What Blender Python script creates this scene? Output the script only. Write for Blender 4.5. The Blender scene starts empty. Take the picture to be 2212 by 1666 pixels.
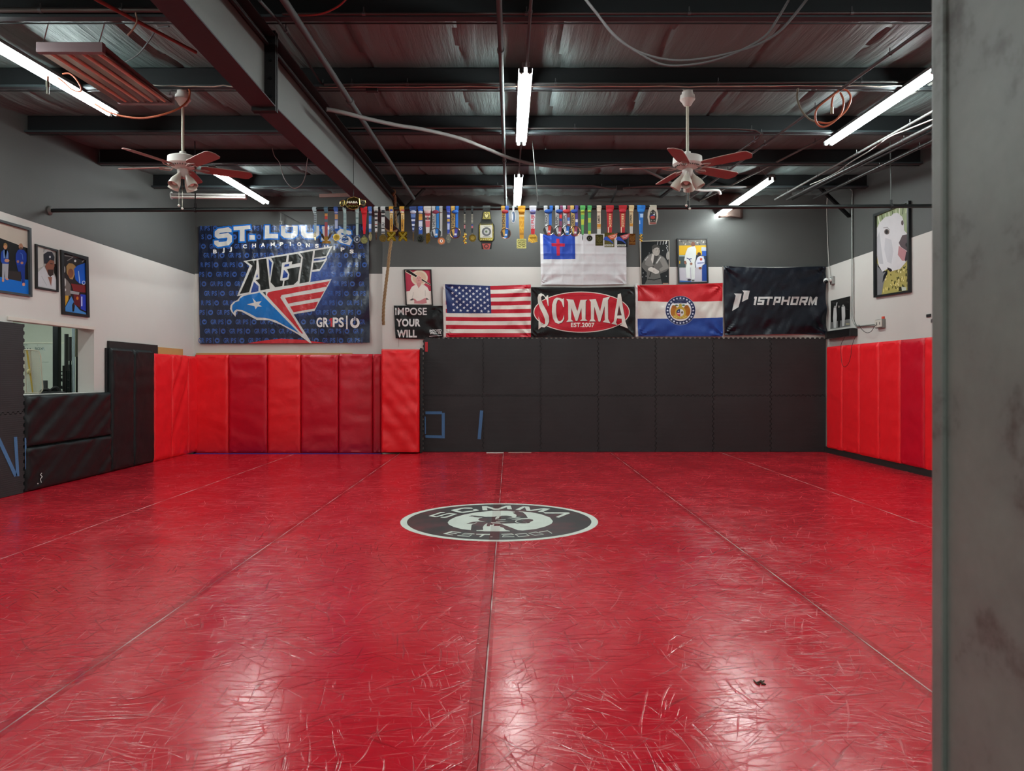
import bpy, bmesh, math, random
from mathutils import Vector, Matrix, noise
from mathutils.geometry import tessellate_polygon
S = bpy.context.scene
COL = S.collection
PI = math.pi
R = math.radians
# ---------------------------------------------------------------- camera
F = 1612.0            # focal length in pixels of the 2212 px wide frame
VX, VY, CH = 1100.0, 815.0, 1.30   # vanishing point, eye height in metres
cd = bpy.data.cameras.new('camera'); cam = bpy.data.objects.new('camera', cd); COL.objects.link(cam)
cam.location = (0, 0, CH); cam.rotation_euler = (R(90), 0, 0)
cd.sensor_width = 36; cd.lens = 36 * F / 2212
cd.shift_x = (1106 - VX) / 2212; cd.shift_y = -(833 - VY) / 2212
cd.dof.use_dof = True; cd.dof.focus_distance = 9.5; cd.dof.aperture_fstop = 7.0
cd.clip_start = 0.05
S.camera = cam
# ---------------------------------------------------------------- world, exposure
w = bpy.data.worlds.new('world'); S.world = w; w.use_nodes = True
w.node_tree.nodes['Background'].inputs[0].default_value = (0.5, 0.55, 0.6, 1)
w.node_tree.nodes['Background'].inputs[1].default_value = 0.05
S.view_settings.view_transform = 'Standard'; S.view_settings.look = 'None'
S.view_settings.exposure = 1.58; S.view_settings.gamma = 1.0
S.cycles.max_bounces = 8; S.cycles.diffuse_bounces = 4; S.cycles.glossy_bounces = 3
S.cycles.sample_clamp_indirect = 6
TUBE_STRENGTH = 30.0      # fluorescent tubes are the only light of the hall
# ---------------------------------------------------------------- materials
def lin(c):
    c /= 255.0
    return c / 12.92 if c <= 0.04045 else ((c + 0.055) / 1.055) ** 2.4
def rgb(h):
    if isinstance(h, str):
        h = h.lstrip('#'); return tuple(lin(int(h[i:i + 2], 16)) for i in (0, 2, 4))
    return tuple(h)
MC = {}
SUF = dict(plain=(0.6, 0, 0, 0), satin=(0.35, 0, 0, 0), cloth=(0.8, 0, 90, .25), nylon=(0.42, 0, 12, .25), banner=(0.27, 0, 7, .35),
           vinyl=(0.38, 0, 14, .10), bvin=(0.46, 0, 20, .06), metal=(0.28, 1, 40, .04), steel=(0.42, .7, 25, .08), paint=(0.7, 0, 35, .05), photo=(0.34, 0, 0, 0),
           wood=(0.65, 0, 30, .1), rubber=(0.75, 0, 60, .12), gold=(0.24, 1, 60, .07), plastic=(0.4, 0, 0, 0), wovn=(0.75, 0, 200, .3))
def M(h, kind='plain'):
    key = (h if isinstance(h, str) else tuple(h), kind)
    if key in MC: return MC[key]
    c = rgb(h); ro, me, ns, bs = SUF[kind]
    m = bpy.data.materials.new('%s_%s' % (kind, h if isinstance(h, str) else 'tone')); m.use_nodes = True
    nt = m.node_tree; b = nt.nodes['Principled BSDF']
    b.inputs['Specular IOR Level'].default_value = {'photo': .22, 'nylon': .28, 'cloth': .3, 'paint': .35, 'bvin': .3}.get(kind, .5); b.inputs['Roughness'].default_value = ro; b.inputs['Metallic'].default_value = me
    tc = nt.nodes.new('ShaderNodeTexCoord'); nz = nt.nodes.new('ShaderNodeTexNoise')
    nz.inputs['Scale'].default_value = 7; nz.inputs['Detail'].default_value = 3
    nt.links.new(tc.outputs['Object'], nz.inputs['Vector'])
    mx = nt.nodes.new('ShaderNodeMix'); mx.data_type = 'RGBA'
    mx.inputs[6].default_value = tuple(x * .93 for x in c) + (1,); mx.inputs[7].default_value = tuple(min(1, x * 1.07) for x in c) + (1,)
    nt.links.new(nz.outputs['Fac'], mx.inputs[0]); nt.links.new(mx.outputs[2], b.inputs['Base Color'])
    if bs:
        n2 = nt.nodes.new('ShaderNodeTexNoise'); n2.inputs['Scale'].default_value = ns; n2.inputs['Detail'].default_value = 4
        bu = nt.nodes.new('ShaderNodeBump'); bu.inputs['Strength'].default_value = bs; bu.inputs['Distance'].default_value = .02
        nt.links.new(tc.outputs['Object'], n2.inputs['Vector']); nt.links.new(n2.outputs['Fac'], bu.inputs['Height']); nt.links.new(bu.outputs[0], b.inputs['Normal'])
    MC[key] = m; return m
def node_mat(name):
    m = bpy.data.materials.new(name); m.use_nodes = True
    nt = m.node_tree; return m, nt, nt.nodes['Principled BSDF']
def N(nt, t, **kw):
    n = nt.nodes.new('ShaderNode' + t)
    for k, v in kw.items():
        if k in n.inputs: n.inputs[k].default_value = v
        else: setattr(n, k, v)
    return n
def emis(name, col, s):
    m, nt, b = node_mat(name); b.inputs['Base Color'].default_value = (.9, .9, .9, 1)
    b.inputs['Emission Color'].default_value = tuple(col) + (1,); b.inputs['Emission Strength'].default_value = s
    return m
# ---------------------------------------------------------------- objects
def tag(o, label=None, cat=None, group=None, kind=None):
    if label: o['label'] = label
    if cat: o['category'] = cat
    if group: o['group'] = group
    if kind: o['kind'] = kind
    return o
def wpos(o):
    p = Vector((0, 0, 0))
    while o: p += Vector(o.location); o = o.parent
    return p
def empty(name, loc, label, cat, group=None):
    o = bpy.data.objects.new(name, None); COL.objects.link(o); o.location = loc; o.empty_display_size = .1
    return tag(o, label, cat, group)
def copy_tree(o, parent=None):
    c = o.copy(); COL.objects.link(c); c.parent = parent
    for ch in [x for x in COL.objects if x.parent == o]: copy_tree(ch, c)
    return c
def W(px, py, Y): return Vector(((px - VX) * Y / F, Y, CH - (py - VY) * Y / F))
def WX(px, py, X):
    Y = X * F / (px - VX); return Vector((X, Y, CH - (py - VY) * Y / F))
def WF(px, py, z=0.0):
    Y = (CH - z) * F / (py - VY); return Vector(((px - VX) * Y / F, Y, z))
def roofz(Y): return CH + 3.0 - .047 * (13 - Y)      # underside of the purlins
class G:
    """collects shapes in world coordinates; build() links them as ONE mesh object"""
    def __init__(s): s.v = []; s.f = []; s.m = []; s.mats = []; s.sm = []
    def mi(s, m):
        if m not in s.mats: s.mats.append(m)
        return s.mats.index(m)
    def add(s, vs, fs, m, smooth=False):
        o = len(s.v); s.v += [tuple(p) for p in vs]; i = s.mi(m)
        for f in fs: s.f.append(tuple(o + k for k in f)); s.m.append(i); s.sm.append(smooth)
        return s
    def box(s, a, b, m, mat=None):
        x0, y0, z0 = a; x1, y1, z1 = b
        vs = [Vector(p) for p in ((x0, y0, z0), (x1, y0, z0), (x1, y1, z0), (x0, y1, z0), (x0, y0, z1), (x1, y0, z1), (x1, y1, z1), (x0, y1, z1))]
        if mat: vs = [mat @ p for p in vs]
        return s.add(vs, [(0, 3, 2, 1), (4, 5, 6, 7), (0, 1, 5, 4), (1, 2, 6, 5), (2, 3, 7, 6), (3, 0, 4, 7)], m)
    def bbox(s, a, b, m, bev=.004, mat=None):
        bm = bmesh.new(); bmesh.ops.create_cube(bm, size=1)
        a = Vector(a); b = Vector(b); c = (a + b) / 2; d = b - a
        for v in bm.verts: v.co = Vector((v.co.x * d.x, v.co.y * d.y, v.co.z * d.z)) + c
        bmesh.ops.bevel(bm, geom=bm.edges[:], offset=bev, segments=2, affect='EDGES', profile=.6)
        bm.verts.index_update(); vs = [v.co.copy() for v in bm.verts]; fs = [[v.index for v in f.verts] for f in bm.faces]; bm.free()
        if mat: vs = [mat @ p for p in vs]
        return s.add(vs, fs, m)
    def beam(s, p, q, w_, h_, m, up=(0, 0, 1)):
        p = Vector(p); q = Vector(q); d = (q - p); L = d.length; d.normalize(); u = Vector(up)
        x = d.cross(u)
        if x.length < 1e-4: x = Vector((1, 0, 0))
        x.normalize(); u = x.cross(d)
        mt = Matrix((x, d, u)).transposed().to_4x4(); mt.translation = p
        return s.box((-w_ / 2, 0, -h_ / 2), (w_ / 2, L, h_ / 2), m, mt)
    def tube(s, pts, r, m, seg=8, cap=True, closed=False):
        pts = [Vector(p) for p in pts]; n = len(pts); rs = r if isinstance(r, (list, tuple)) else [r] * n
        vs = []; fs = []; pu = None
        for i, p in enumerate(pts):
            a = pts[i - 1] if (i > 0 or closed) else p; b = pts[(i + 1) % n] if (i < n - 1 or closed) else p
            d = (b - a)
            if d.length < 1e-9: d = Vector((0, 0, 1))
            d.normalize()
            if pu is None:
                pu = d.orthogonal().normalized()
            else:
                pu = (pu - d * pu.dot(d))
                if pu.length < 1e-6: pu = d.orthogonal()
                pu.normalize()
            pv = d.cross(pu)
            for k in range(seg):
                t = 2 * PI * k / seg; vs.append(p + (pu * math.cos(t) + pv * math.sin(t)) * rs[i])
        for i in range(n if closed else n - 1):
            for k in range(seg):
                a = i * seg + k; b = i * seg + (k + 1) % seg; c = ((i + 1) % n) * seg
                fs.append((a, b, c + (k + 1) % seg, c + k))
        if cap and not closed: fs.append(tuple(range(seg))[::-1]); fs.append(tuple((n - 1) * seg + k for k in range(seg)))
        return s.add(vs, fs, m, True)
    def cyl(s, p, q, r, m, seg=16): return s.tube([p, q], r, m, seg)
    def lathe(s, prof, c, m, seg=24, mat=None, axis=None):
        """prof: (radius, height) from c along +z, or along axis"""
        rot = Matrix.Identity(4)
        if axis is not None: rot = Vector((0, 0, 1)).rotation_difference(Vector(axis)).to_matrix().to_4x4()
        c = Vector(c); vs = []; fs = []
        for r_, h_ in prof:
            for k in range(seg):
                t = 2 * PI * k / seg; vs.append(c + (rot @ Vector((r_ * math.cos(t), r_ * math.sin(t), h_))))
        for i in range(len(prof) - 1):
            for k in range(seg):
                a = i * seg + k; b = i * seg + (k + 1) % seg; fs.append((a, b, b + seg, a + seg))
        if prof[0][0] > 1e-5: fs.append(tuple(range(seg))[::-1])
        if prof[-1][0] > 1e-5: fs.append(tuple((len(prof) - 1) * seg + k for k in range(seg)))
        return s.add(vs, fs, m, True)
    def sphere(s, c, r, m, seg=12, sc=(1, 1, 1)):
        vs = []; fs = []; n = seg // 2; c = Vector(c)
        for i in range(n + 1):
            a = PI * i / n
            for k in range(seg):
                t = 2 * PI * k / seg; vs.append(c + Vector((math.sin(a) * math.cos(t) * r * sc[0], math.sin(a) * math.sin(t) * r * sc[1], math.cos(a) * r * sc[2])))
        for i in range(n):
            for k in range(seg):
                a = i * seg + k; b = i * seg + (k + 1) % seg; fs.append((a, a + seg, b + seg, b))
        return s.add(vs, fs, m, True)
    def ext(s, pts, nrm, t, m, holes=None):
        """flat polygon (world points) thickened by t along nrm"""
        nrm = Vector(nrm); loops = [[Vector(p) for p in pts]] + [[Vector(p) for p in h] for h in (holes or [])]
        flat = [p for l in loops for p in l]; n = len(flat)
        tri = tessellate_polygon(loops); vs = flat + [p + nrm * t for p in flat]
        fs = [tuple(x) for x in tri] + [tuple(k + n for k in x) for x in tri]
        o = 0
        for l in loops:
            for i in range(len(l)): a = o + i; b = o + (i + 1) % len(l); fs.append((a, b, b + n, a + n))
            o += len(l)
        return s.add(vs, fs, m)
    def build(s, name, parent=None, fix=True, bevel=0):
        me = bpy.data.meshes.new(name); me.from_pydata(s.v, [], s.f)
        for m in s.mats: me.materials.append(m)
        me.polygons.foreach_set('material_index', s.m); me.polygons.foreach_set('use_smooth', s.sm); me.update()
        if fix:
            bm = bmesh.new(); bm.from_mesh(me); bmesh.ops.recalc_face_normals(bm, faces=bm.faces[:]); bm.to_mesh(me); bm.free()
        if any(s.sm) and hasattr(me, 'set_sharp_from_angle'): me.set_sharp_from_angle(angle=R(40))
        o = bpy.data.objects.new(name, me); COL.objects.link(o)
        if parent: o.location = -wpos(parent); o.parent = parent
        if bevel:
            b = o.modifiers.new('b', 'BEVEL'); b.width = bevel; b.segments = 2; b.limit_method = 'ANGLE'
        return o
# ---- lettering from the built-in typeface
TX = {}
def glyphs(body, bold=.02, sp=1.0):
    k = (body, bold, sp)
    if k in TX: return TX[k]
    c = bpy.data.curves.new('t', 'FONT'); c.body = body; c.offset = bold; c.resolution_u = 4; c.space_character = sp
    o = bpy.data.objects.new('t', c); COL.objects.link(o); dg = bpy.context.evaluated_depsgraph_get()
    me = o.evaluated_get(dg).to_mesh(); me.calc_loop_triangles()
    vs = [(v.co.x, v.co.y) for v in me.vertices]; ts = [tuple(t.vertices) for t in me.loop_triangles]
    bpy.data.objects.remove(o); bpy.data.curves.remove(c)
    x0 = min(v[0] for v in vs); x1 = max(v[0] for v in vs)
    vs = [((x - x0), y) for x, y in vs]
    TX[k] = (vs, ts, x1 - x0); return TX[k]
CAPH = None
class Art:
    """flat print: polygons given in picture pixels, laid in thin layers on a surface"""
    def __init__(s, fn, nrm, T=(0, 0, 1), step=.0008, z0=.002):
        s.fn = fn; s.n = Vector(nrm); s.T = T; s.step = step; s.z0 = z0; s.q = []; s.kind = 'cloth'
    def P(s, p): return (s.T[0] + p[0] / s.T[2], s.T[1] + p[1] / s.T[2])
    def mat(s, c): return c if not isinstance(c, (str, tuple)) else M(c, s.kind)
    def poly(s, pts, c, L=1, holes=None):
        loops = [[Vector((*s.P(p), 0)) for p in l] for l in [pts] + (holes or [])]
        s.q.append(([(p.x, p.y) for l in loops for p in l], [tuple(t) for t in tessellate_polygon(loops)], s.mat(c), L)); return s
    def rect(s, x0, y0, x1, y1, c, L=1): return s.poly([(x0, y0), (x1, y0), (x1, y1), (x0, y1)], c, L)
    def ell(s, cx, cy, rx, ry, c, L=1, n=40, hole=None, a0=0, a1=360, rot=0):
        def E(rx, ry): 
            o = []
            for i in range(n if a1 - a0 >= 360 else n + 1):
                t = R(a0 + (a1 - a0) * i / n); x = rx * math.cos(t); y = ry * math.sin(t); r_ = R(rot)
                o.append((cx + x * math.cos(r_) - y * math.sin(r_), cy + x * math.sin(r_) + y * math.cos(r_)))
            if a1 - a0 < 360 and not hole: o.append((cx, cy))
            return o
        return s.poly(E(rx, ry), c, L, [E(rx * hole, ry * hole)] if hole else None)
    def star(s, cx, cy, r, c, L=1, rot=0, k=.4):
        return s.poly([(cx + r * (k if i % 2 else 1) * math.sin(R(rot) + i * PI / 5), cy - r * (k if i % 2 else 1) * math.cos(R(rot) + i * PI / 5)) for i in range(10)], c, L)
    def line(s, pts, w_, c, L=1, closed=False, cap=0):
        pts = [Vector(p) for p in pts]; n = len(pts)
        if cap and not closed:
            pts[0] = pts[0] - (pts[1] - pts[0]).normalized() * cap; pts[-1] = pts[-1] + (pts[-1] - pts[-2]).normalized() * cap
        l = []; r_ = []
        for i in range(n):
            a = pts[i] - pts[i - 1] if (i or closed) else pts[1] - pts[0]; b = (pts[(i + 1) % n] - pts[i]) if (i < n - 1 or closed) else a
            a = a.normalized(); b = b.normalized(); t = (a + b)
            t = t.normalized() if t.length > 1e-6 else a
            nn = Vector((-t.y, t.x)); k = 1 / max(.45, nn.dot(Vector((-a.y, a.x))))
            l.append(pts[i] + nn * w_ / 2 * k); r_.append(pts[i] - nn * w_ / 2 * k)
        o = [s.P(p) for p in l] + [s.P(p) for p in r_]; ts = []
        for i in range(n if closed else n - 1):
            j = (i + 1) % n; ts += [(i, j, n + j), (i, n + j, n + i)]
        s.q.append((o, ts, s.mat(c), L)); return s
    def text(s, body, x, y, h, c, L=1, w_=None, rot=0, shear=0, bold=.02, sp=1.0, down=False):
        global CAPH
        if CAPH is None: g = glyphs('H', 0); CAPH = max(v[1] for v in g[0])
        if 'M' in body: bold = min(bold, .017)
        vs, ts, gw = glyphs(body, bold, sp + 2.6 * max(0, bold - .01)); ky = h / CAPH; kx = (w_ / gw) if w_ else ky
        ca, sa = math.cos(R(rot)), math.sin(R(rot)); o = []
        for a, b in vs:
            u = a * kx + b * ky * shear; v = -b * ky
            o.append(s.P((x + u * ca - v * sa, y + u * sa + v * ca)))
        s.q.append((o, ts, s.mat(c), L)); return s
    def into(s, g, grid=None, disp=None):
        bm = bmesh.new()
        mats = []
        nq = len(s.q)
        for qi, (o, ts, m, L) in enumerate(s.q):
            L = L + .9 * qi / nq
            if m not in mats: mats.append(m)
            mi = mats.index(m); vs = [bm.verts.new((x, y, L * .01)) for x, y in o]
            for t in ts:
                try: f = bm.faces.new([vs[k] for k in t]); f.material_index = mi
                except ValueError: pass
        if grid:
            xs = [v.co.x for v in bm.verts]; ys = [v.co.y for v in bm.verts]
            x = math.floor(min(xs) / grid) * grid + grid
            while x < max(xs): bmesh.ops.bisect_plane(bm, geom=bm.verts[:] + bm.edges[:] + bm.faces[:], plane_co=(x, 0, 0), plane_no=(1, 0, 0)); x += grid
            y = math.floor(min(ys) / grid) * grid + grid
            while y < max(ys): bmesh.ops.bisect_plane(bm, geom=bm.verts[:] + bm.edges[:] + bm.faces[:], plane_co=(0, y, 0), plane_no=(0, 1, 0)); y += grid
            ks = [v.co.x - v.co.y for v in bm.verts]; k = math.floor(min(ks) / grid) * grid + grid
            while k < max(ks): bmesh.ops.bisect_plane(bm, geom=bm.verts[:] + bm.edges[:] + bm.faces[:], plane_co=(k, 0, 0), plane_no=(1, -1, 0)); k += grid
            cache = {}; raw = disp
            def node(i, j):
                if (i, j) not in cache: cache[(i, j)] = raw(i * grid, j * grid)
                return cache[(i, j)]
            def disp(x, y):       # exact on the triangles the cuts leave, so that no layer can cross another
                i, j = math.floor(x / grid), math.floor(y / grid); a, b = x / grid - i, y / grid - j
                if a >= b: return node(i, j) + a * (node(i + 1, j) - node(i, j)) + b * (node(i + 1, j + 1) - node(i + 1, j))
                return node(i, j) + b * (node(i, j + 1) - node(i, j)) + a * (node(i + 1, j + 1) - node(i, j + 1))
        bm.verts.index_update(); vs = []
        for v in bm.verts:
            d = disp(v.co.x, v.co.y) if disp else 0
            vs.append(Vector(s.fn(v.co.x, v.co.y)) + s.n * (d + s.z0 + v.co.z * 100 * s.step))
        for mi, m in enumerate(mats):
            g.add(vs if mi == 0 else [], [], m)
        o = len(g.v) - len(vs)
        for f in bm.faces:
            ids = [v.index for v in f.verts]
            nn = Vector((0, 0, 0))
            for i in range(1, len(ids) - 1): nn += (vs[ids[i]] - vs[ids[0]]).cross(vs[ids[i + 1]] - vs[ids[0]])
            if nn.dot(s.n) < 0: ids.reverse()
            g.f.append(tuple(o + k for k in ids)); g.m.append(g.mi(mats[f.material_index])); g.sm.append(bool(disp))
        bm.free(); return g
def frame_of(name, fn, nrm, x0, y0, x1, y1, corners, wpx, dep, col, root):
    """picture frame: corners = 4 px points TL TR BR BL; inner edge inset wpx"""
    c = [Vector(p) for p in corners]; ctr = sum(c, Vector((0, 0))) / 4
    inn = [p + Vector((wpx[0] if p.x < ctr.x else -wpx[0], wpx[1] if p.y < ctr.y else -wpx[1])) for p in c]
    g = G(); g.ext([fn(*p) for p in c], nrm, dep, M(col, 'satin'), [[fn(*p) for p in inn]])
    return g.build(name, root), inn
# ================================================================ surface materials
def mat_floor():
    m, nt, b = node_mat('red_vinyl_mat')
    tc = N(nt, 'TexCoord'); L = nt.links.new
    warp = N(nt, 'TexNoise', Scale=.9, Detail=2.0)
    L(tc.outputs['Object'], warp.inputs['Vector'])
    base = N(nt, 'TexNoise', Scale=1.3, Detail=4.0, Roughness=.6)
    L(tc.outputs['Object'], base.inputs['Vector'])
    va = N(nt, 'VectorMath', operation='MULTIPLY_ADD'); va.inputs[1].default_value = (.35, .35, 0)
    L(warp.outputs['Color'], va.inputs[0]); L(tc.outputs['Object'], va.inputs[2])
    tot_l = tot_d = None
    for i, (ang, sx, sy, th, wd, dark) in enumerate(((4, 2.2, 75, .66, .03, 0), (-12, 2.6, 60, .67, .03, 0), (24, 2.4, 55, .69, .03, 0), (70, 1.6, 48, .70, .03, 0),
                                                   (-40, 2.0, 50, .68, .035, 1), (8, 1.7, 45, .67, .03, 1), (48, 2.3, 40, .68, .03, 1), (-75, 2.2, 52, .70, .03, 0), (96, 1.9, 46, .69, .03, 1))):
        mp = N(nt, 'Mapping', vector_type='TEXTURE'); mp.inputs['Rotation'].default_value = (0, 0, R(ang)); mp.inputs['Scale'].default_value = (1 / sx, 1 / sy, 1); mp.inputs['Location'].default_value = (i * 3.1, i * 1.7, i)
        L(va.outputs[0], mp.inputs['Vector'])
        nz = N(nt, 'TexNoise', Scale=1.0, Detail=2.0, Roughness=.75); L(mp.outputs[0], nz.inputs['Vector'])
        mr = N(nt, 'MapRange'); mr.inputs[1].default_value = th - .075; mr.inputs[2].default_value = th - .02 + wd
        L(nz.outputs['Fac'], mr.inputs[0])
        o = mr.outputs[0]
        if dark:
            if tot_d is None: tot_d = o
            else:
                a = N(nt, 'Math', operation='MAXIMUM'); L(tot_d, a.inputs[0]); L(o, a.inputs[1]); tot_d = a.outputs[0]
        else:
            if tot_l is None: tot_l = o
            else:
                a = N(nt, 'Math', operation='MAXIMUM'); L(tot_l, a.inputs[0]); L(o, a.inputs[1]); tot_l = a.outputs[0]
    c0 = N(nt, 'Mix', data_type='RGBA'); c0.inputs[6].default_value = (.48, .005, .017, 1); c0.inputs[7].default_value = (.59, .010, .024, 1)
    L(base.outputs['Fac'], c0.inputs[0])
    c1 = N(nt, 'Mix', data_type='RGBA'); c1.inputs[7].default_value = (.62, .13, .13, 1); f1 = N(nt, 'Math', operation='MULTIPLY'); f1.inputs[1].default_value = .26
    L(tot_l, f1.inputs[0]); L(f1.outputs[0], c1.inputs[0]); L(c0.outputs[2], c1.inputs[6])
    c2 = N(nt, 'Mix', data_type='RGBA'); c2.inputs[7].default_value = (.17, .003, .008, 1); f2 = N(nt, 'Math', operation='MULTIPLY'); f2.inputs[1].default_value = .5
    L(tot_d, f2.inputs[0]); L(f2.outputs[0], c2.inputs[0]); L(c1.outputs[2], c2.inputs[6])
    L(c2.outputs[2], b.inputs['Base Color'])
    r1 = N(nt, 'MapRange'); r1.inputs[3].default_value = .12; r1.inputs[4].default_value = .24; r1.inputs[1].default_value = .35; r1.inputs[2].default_value = .65; L(base.outputs['Fac'], r1.inputs[0])
    r2 = N(nt, 'Math', operation='MULTIPLY_ADD'); r2.inputs[1].default_value = .14; L(tot_l, r2.inputs[0]); L(r1.outputs[0], r2.inputs[2]); L(r2.outputs[0], b.inputs['Roughness'])
    hs = N(nt, 'Math', operation='SUBTRACT'); L(tot_l, hs.inputs[0]); L(tot_d, hs.inputs[1])
    fine = N(nt, 'TexNoise', Scale=110.0, Detail=3.0); L(tc.outputs['Object'], fine.inputs['Vector'])
    ha = N(nt, 'Math', operation='MULTIPLY_ADD'); ha.inputs[1].default_value = .5; L(fine.outputs['Fac'], ha.inputs[0]); L(hs.outputs[0], ha.inputs[2])
    bu = N(nt, 'Bump'); bu.inputs['Strength'].default_value = .35; bu.inputs['Distance'].default_value = .0016
    L(ha.outputs[0], bu.inputs['Height']); L(bu.outputs[0], b.inputs['Normal'])
    b.inputs['Specular IOR Level'].default_value = .6
    return m
FLOOR = mat_floor()
def mat_worn():
    m, nt, b = node_mat('worn_seam_edge'); tc = N(nt, 'TexCoord'); n = N(nt, 'TexNoise', Scale=2.2, Detail=5.0); nt.links.new(tc.outputs['Object'], n.inputs[0])
    cr = N(nt, 'ValToRGB'); cr.color_ramp.elements[0].position = .44; cr.color_ramp.elements[0].color = (.34, .07, .07, 1)
    cr.color_ramp.elements[1].position = .56; cr.color_ramp.elements[1].color = (.72, .58, .55, 1)
    nt.links.new(n.outputs[0], cr.inputs[0]); nt.links.new(cr.outputs[0], b.inputs['Base Color']); return m
WORN = mat_worn()
def mat_emblem(): 
    m, nt, b = node_mat('worn_black_print'); tc = N(nt, 'TexCoord'); n = N(nt, 'TexNoise', Scale=2.4, Detail=6.0, Roughness=.7); nt.links.new(tc.outputs['Object'], n.inputs[0])
    cr = N(nt, 'ValToRGB'); cr.color_ramp.elements[0].position = .45; cr.color_ramp.elements[0].color = (.028, .03, .03, 1)
    cr.color_ramp.elements[1].position = .68; cr.color_ramp.elements[1].color = (.12, .03, .035, 1)
    nt.links.new(n.outputs[0], cr.inputs[0]); nt.links.new(cr.outputs[0], b.inputs['Base Color']); b.inputs['Roughness'].default_value = .42; return m
def mat_foam():
    m, nt, b = node_mat('ribbed_black_foam'); tc = N(nt, 'TexCoord'); L = nt.links.new
    sp = N(nt, 'SeparateXYZ'); L(tc.outputs['Object'], sp.inputs[0])
    k = N(nt, 'Math', operation='MULTIPLY'); k.inputs[1].default_value = 2 * PI / .023; L(sp.outputs[2], k.inputs[0])
    sn = N(nt, 'Math', operation='SINE'); L(k.outputs[0], sn.inputs[0])
    n = N(nt, 'TexNoise', Scale=1.6, Detail=6.0, Roughness=.65); L(tc.outputs['Object'], n.inputs[0])
    mx = N(nt, 'Mix', data_type='RGBA'); mx.inputs[6].default_value = (.009, .009, .0095, 1); mx.inputs[7].default_value = (.027, .027, .028, 1); L(n.outputs[0], mx.inputs[0]); L(mx.outputs[2], b.inputs['Base Color'])
    b.inputs['Roughness'].default_value = .68
    bu = N(nt, 'Bump'); bu.inputs['Strength'].default_value = .22; bu.inputs['Distance'].default_value = .0014; L(sn.outputs[0], bu.inputs['Height']); L(bu.outputs[0], b.inputs['Normal']); return m
FOAM = mat_foam()
def mat_wall(name, c, c2):
    m, nt, b = node_mat(name); tc = N(nt, 'TexCoord'); L = nt.links.new
    n = N(nt, 'TexNoise', Scale=1.1, Detail=5.0, Roughness=.6); L(tc.outputs['Object'], n.inputs[0])
    mx = N(nt, 'Mix', data_type='RGBA'); mx.inputs[6].default_value = rgb(c) + (1,); mx.inputs[7].default_value = rgb(c2) + (1,); L(n.outputs[0], mx.inputs[0]); L(mx.outputs[2], b.inputs['Base Color'])
    b.inputs['Roughness'].default_value = .62
    f = N(nt, 'TexNoise', Scale=60.0, Detail=2.0); L(tc.outputs['Object'], f.inputs[0]); bu = N(nt, 'Bump'); bu.inputs['Strength'].default_value = .08; bu.inputs['Distance'].default_value = .01
    L(f.outputs[0], bu.inputs['Height']); L(bu.outputs[0], b.inputs['Normal']); return m
WHITE = mat_wall('off_white_paint', '#bfbbb5', '#c9c6c0'); DARK = mat_wall('charcoal_paint', '#40413f', '#4b4c4a')
def mat_insul():
    m, nt, b = node_mat('painted_roof_insulation'); tc = N(nt, 'TexCoord'); L = nt.links.new
    mp = N(nt, 'Mapping'); mp.inputs['Scale'].default_value = (16, 1.1, 1); L(tc.outputs['Object'], mp.inputs['Vector'])
    n = N(nt, 'TexNoise', Scale=1.0, Detail=6.0, Roughness=.6); L(mp.outputs[0], n.inputs[0])
    n2 = N(nt, 'TexNoise', Scale=.8, Detail=3.0); L(tc.outputs['Object'], n2.inputs[0])
    mx = N(nt, 'Mix', data_type='RGBA'); mx.inputs[6].default_value = (.085, .120, .115) + (1,); mx.inputs[7].default_value = (.118, .165, .160) + (1,); L(n2.outputs[0], mx.inputs[0]); L(mx.outputs[2], b.inputs['Base Color'])
    b.inputs['Roughness'].default_value = .55
    bu = N(nt, 'Bump'); bu.inputs['Strength'].default_value = .6; bu.inputs['Distance'].default_value = .03; L(n.outputs[0], bu.inputs['Height']); L(bu.outputs[0], b.inputs['Normal']); return m
INSUL = mat_insul()
BLK = M('#24282a', 'paint'); BLK2 = M('#3a3b3c', 'steel')
# ================================================================ room shell
def struct(name, g): return tag(g.build(name), kind='structure')
XL, XR, YB, YF, ZC = -5.52, 5.54, 13.0, 1.0, 4.65
def quad(g, a, b, c, d, m): g.add([a, b, c, d], [(0, 1, 2, 3)], m)
# floor slab under the mats
g = G(); g.box((-9.2, -4.5, -.25), (6.2, 13.4, -.046), M('#6b6864', 'paint')); struct('floor', g)
# right wall, two paints
g = G(); g.box((XR, YF, -.05), (XR + .2, 13.2, 3.22), WHITE); g.box((XR, YF, 3.22), (XR + .2, 13.2, ZC), DARK); struct('wall_right', g)
# back wall: main stretch, and the stretch behind the banner, a little lower paint line
g = G(); g.box((-2.21, 13.0, -.05), (XR, 13.3, 3.22), WHITE); g.box((-2.21, 13.0, 3.22), (XR, 13.3, ZC), DARK)
g.box((XL, 13.1, -.05), (-2.21, 13.3, 3.115), WHITE); g.box((XL, 13.1, 3.115), (-2.21, 13.3, ZC), DARK)
g.box((-1.93, 12.992, 1.83), (-1.925, 13.0, 2.02), M('#a59d95')); struct('wall_back', g)
# left wall with an opening to the weights room
OY0, OY1, OZ0, OZ1, WT = 8.30, 9.92, 1.097, 1.94, .215
g = G(); x0, x1 = XL - WT, XL
g.box((x0, YF, -.05), (x1, OY0, 3.10), WHITE); g.box((x0, OY1, -.05), (x1, 13.3, 3.10), WHITE)
g.box((x0, OY0, -.05), (x1, OY1, OZ0), WHITE); g.box((x0, OY0, OZ1), (x1, OY1, 3.10), WHITE); g.box((x0, YF, 3.10), (x1, 13.3, ZC), DARK)
struct('wall_left', g)
g = G(); g.bbox((XL - .02, OY0 - .1, OZ1 - .012), (XL + .018, OY1, OZ1 + .03), M('#c9c1b7', 'paint')); struct('trim_1', g)
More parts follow.
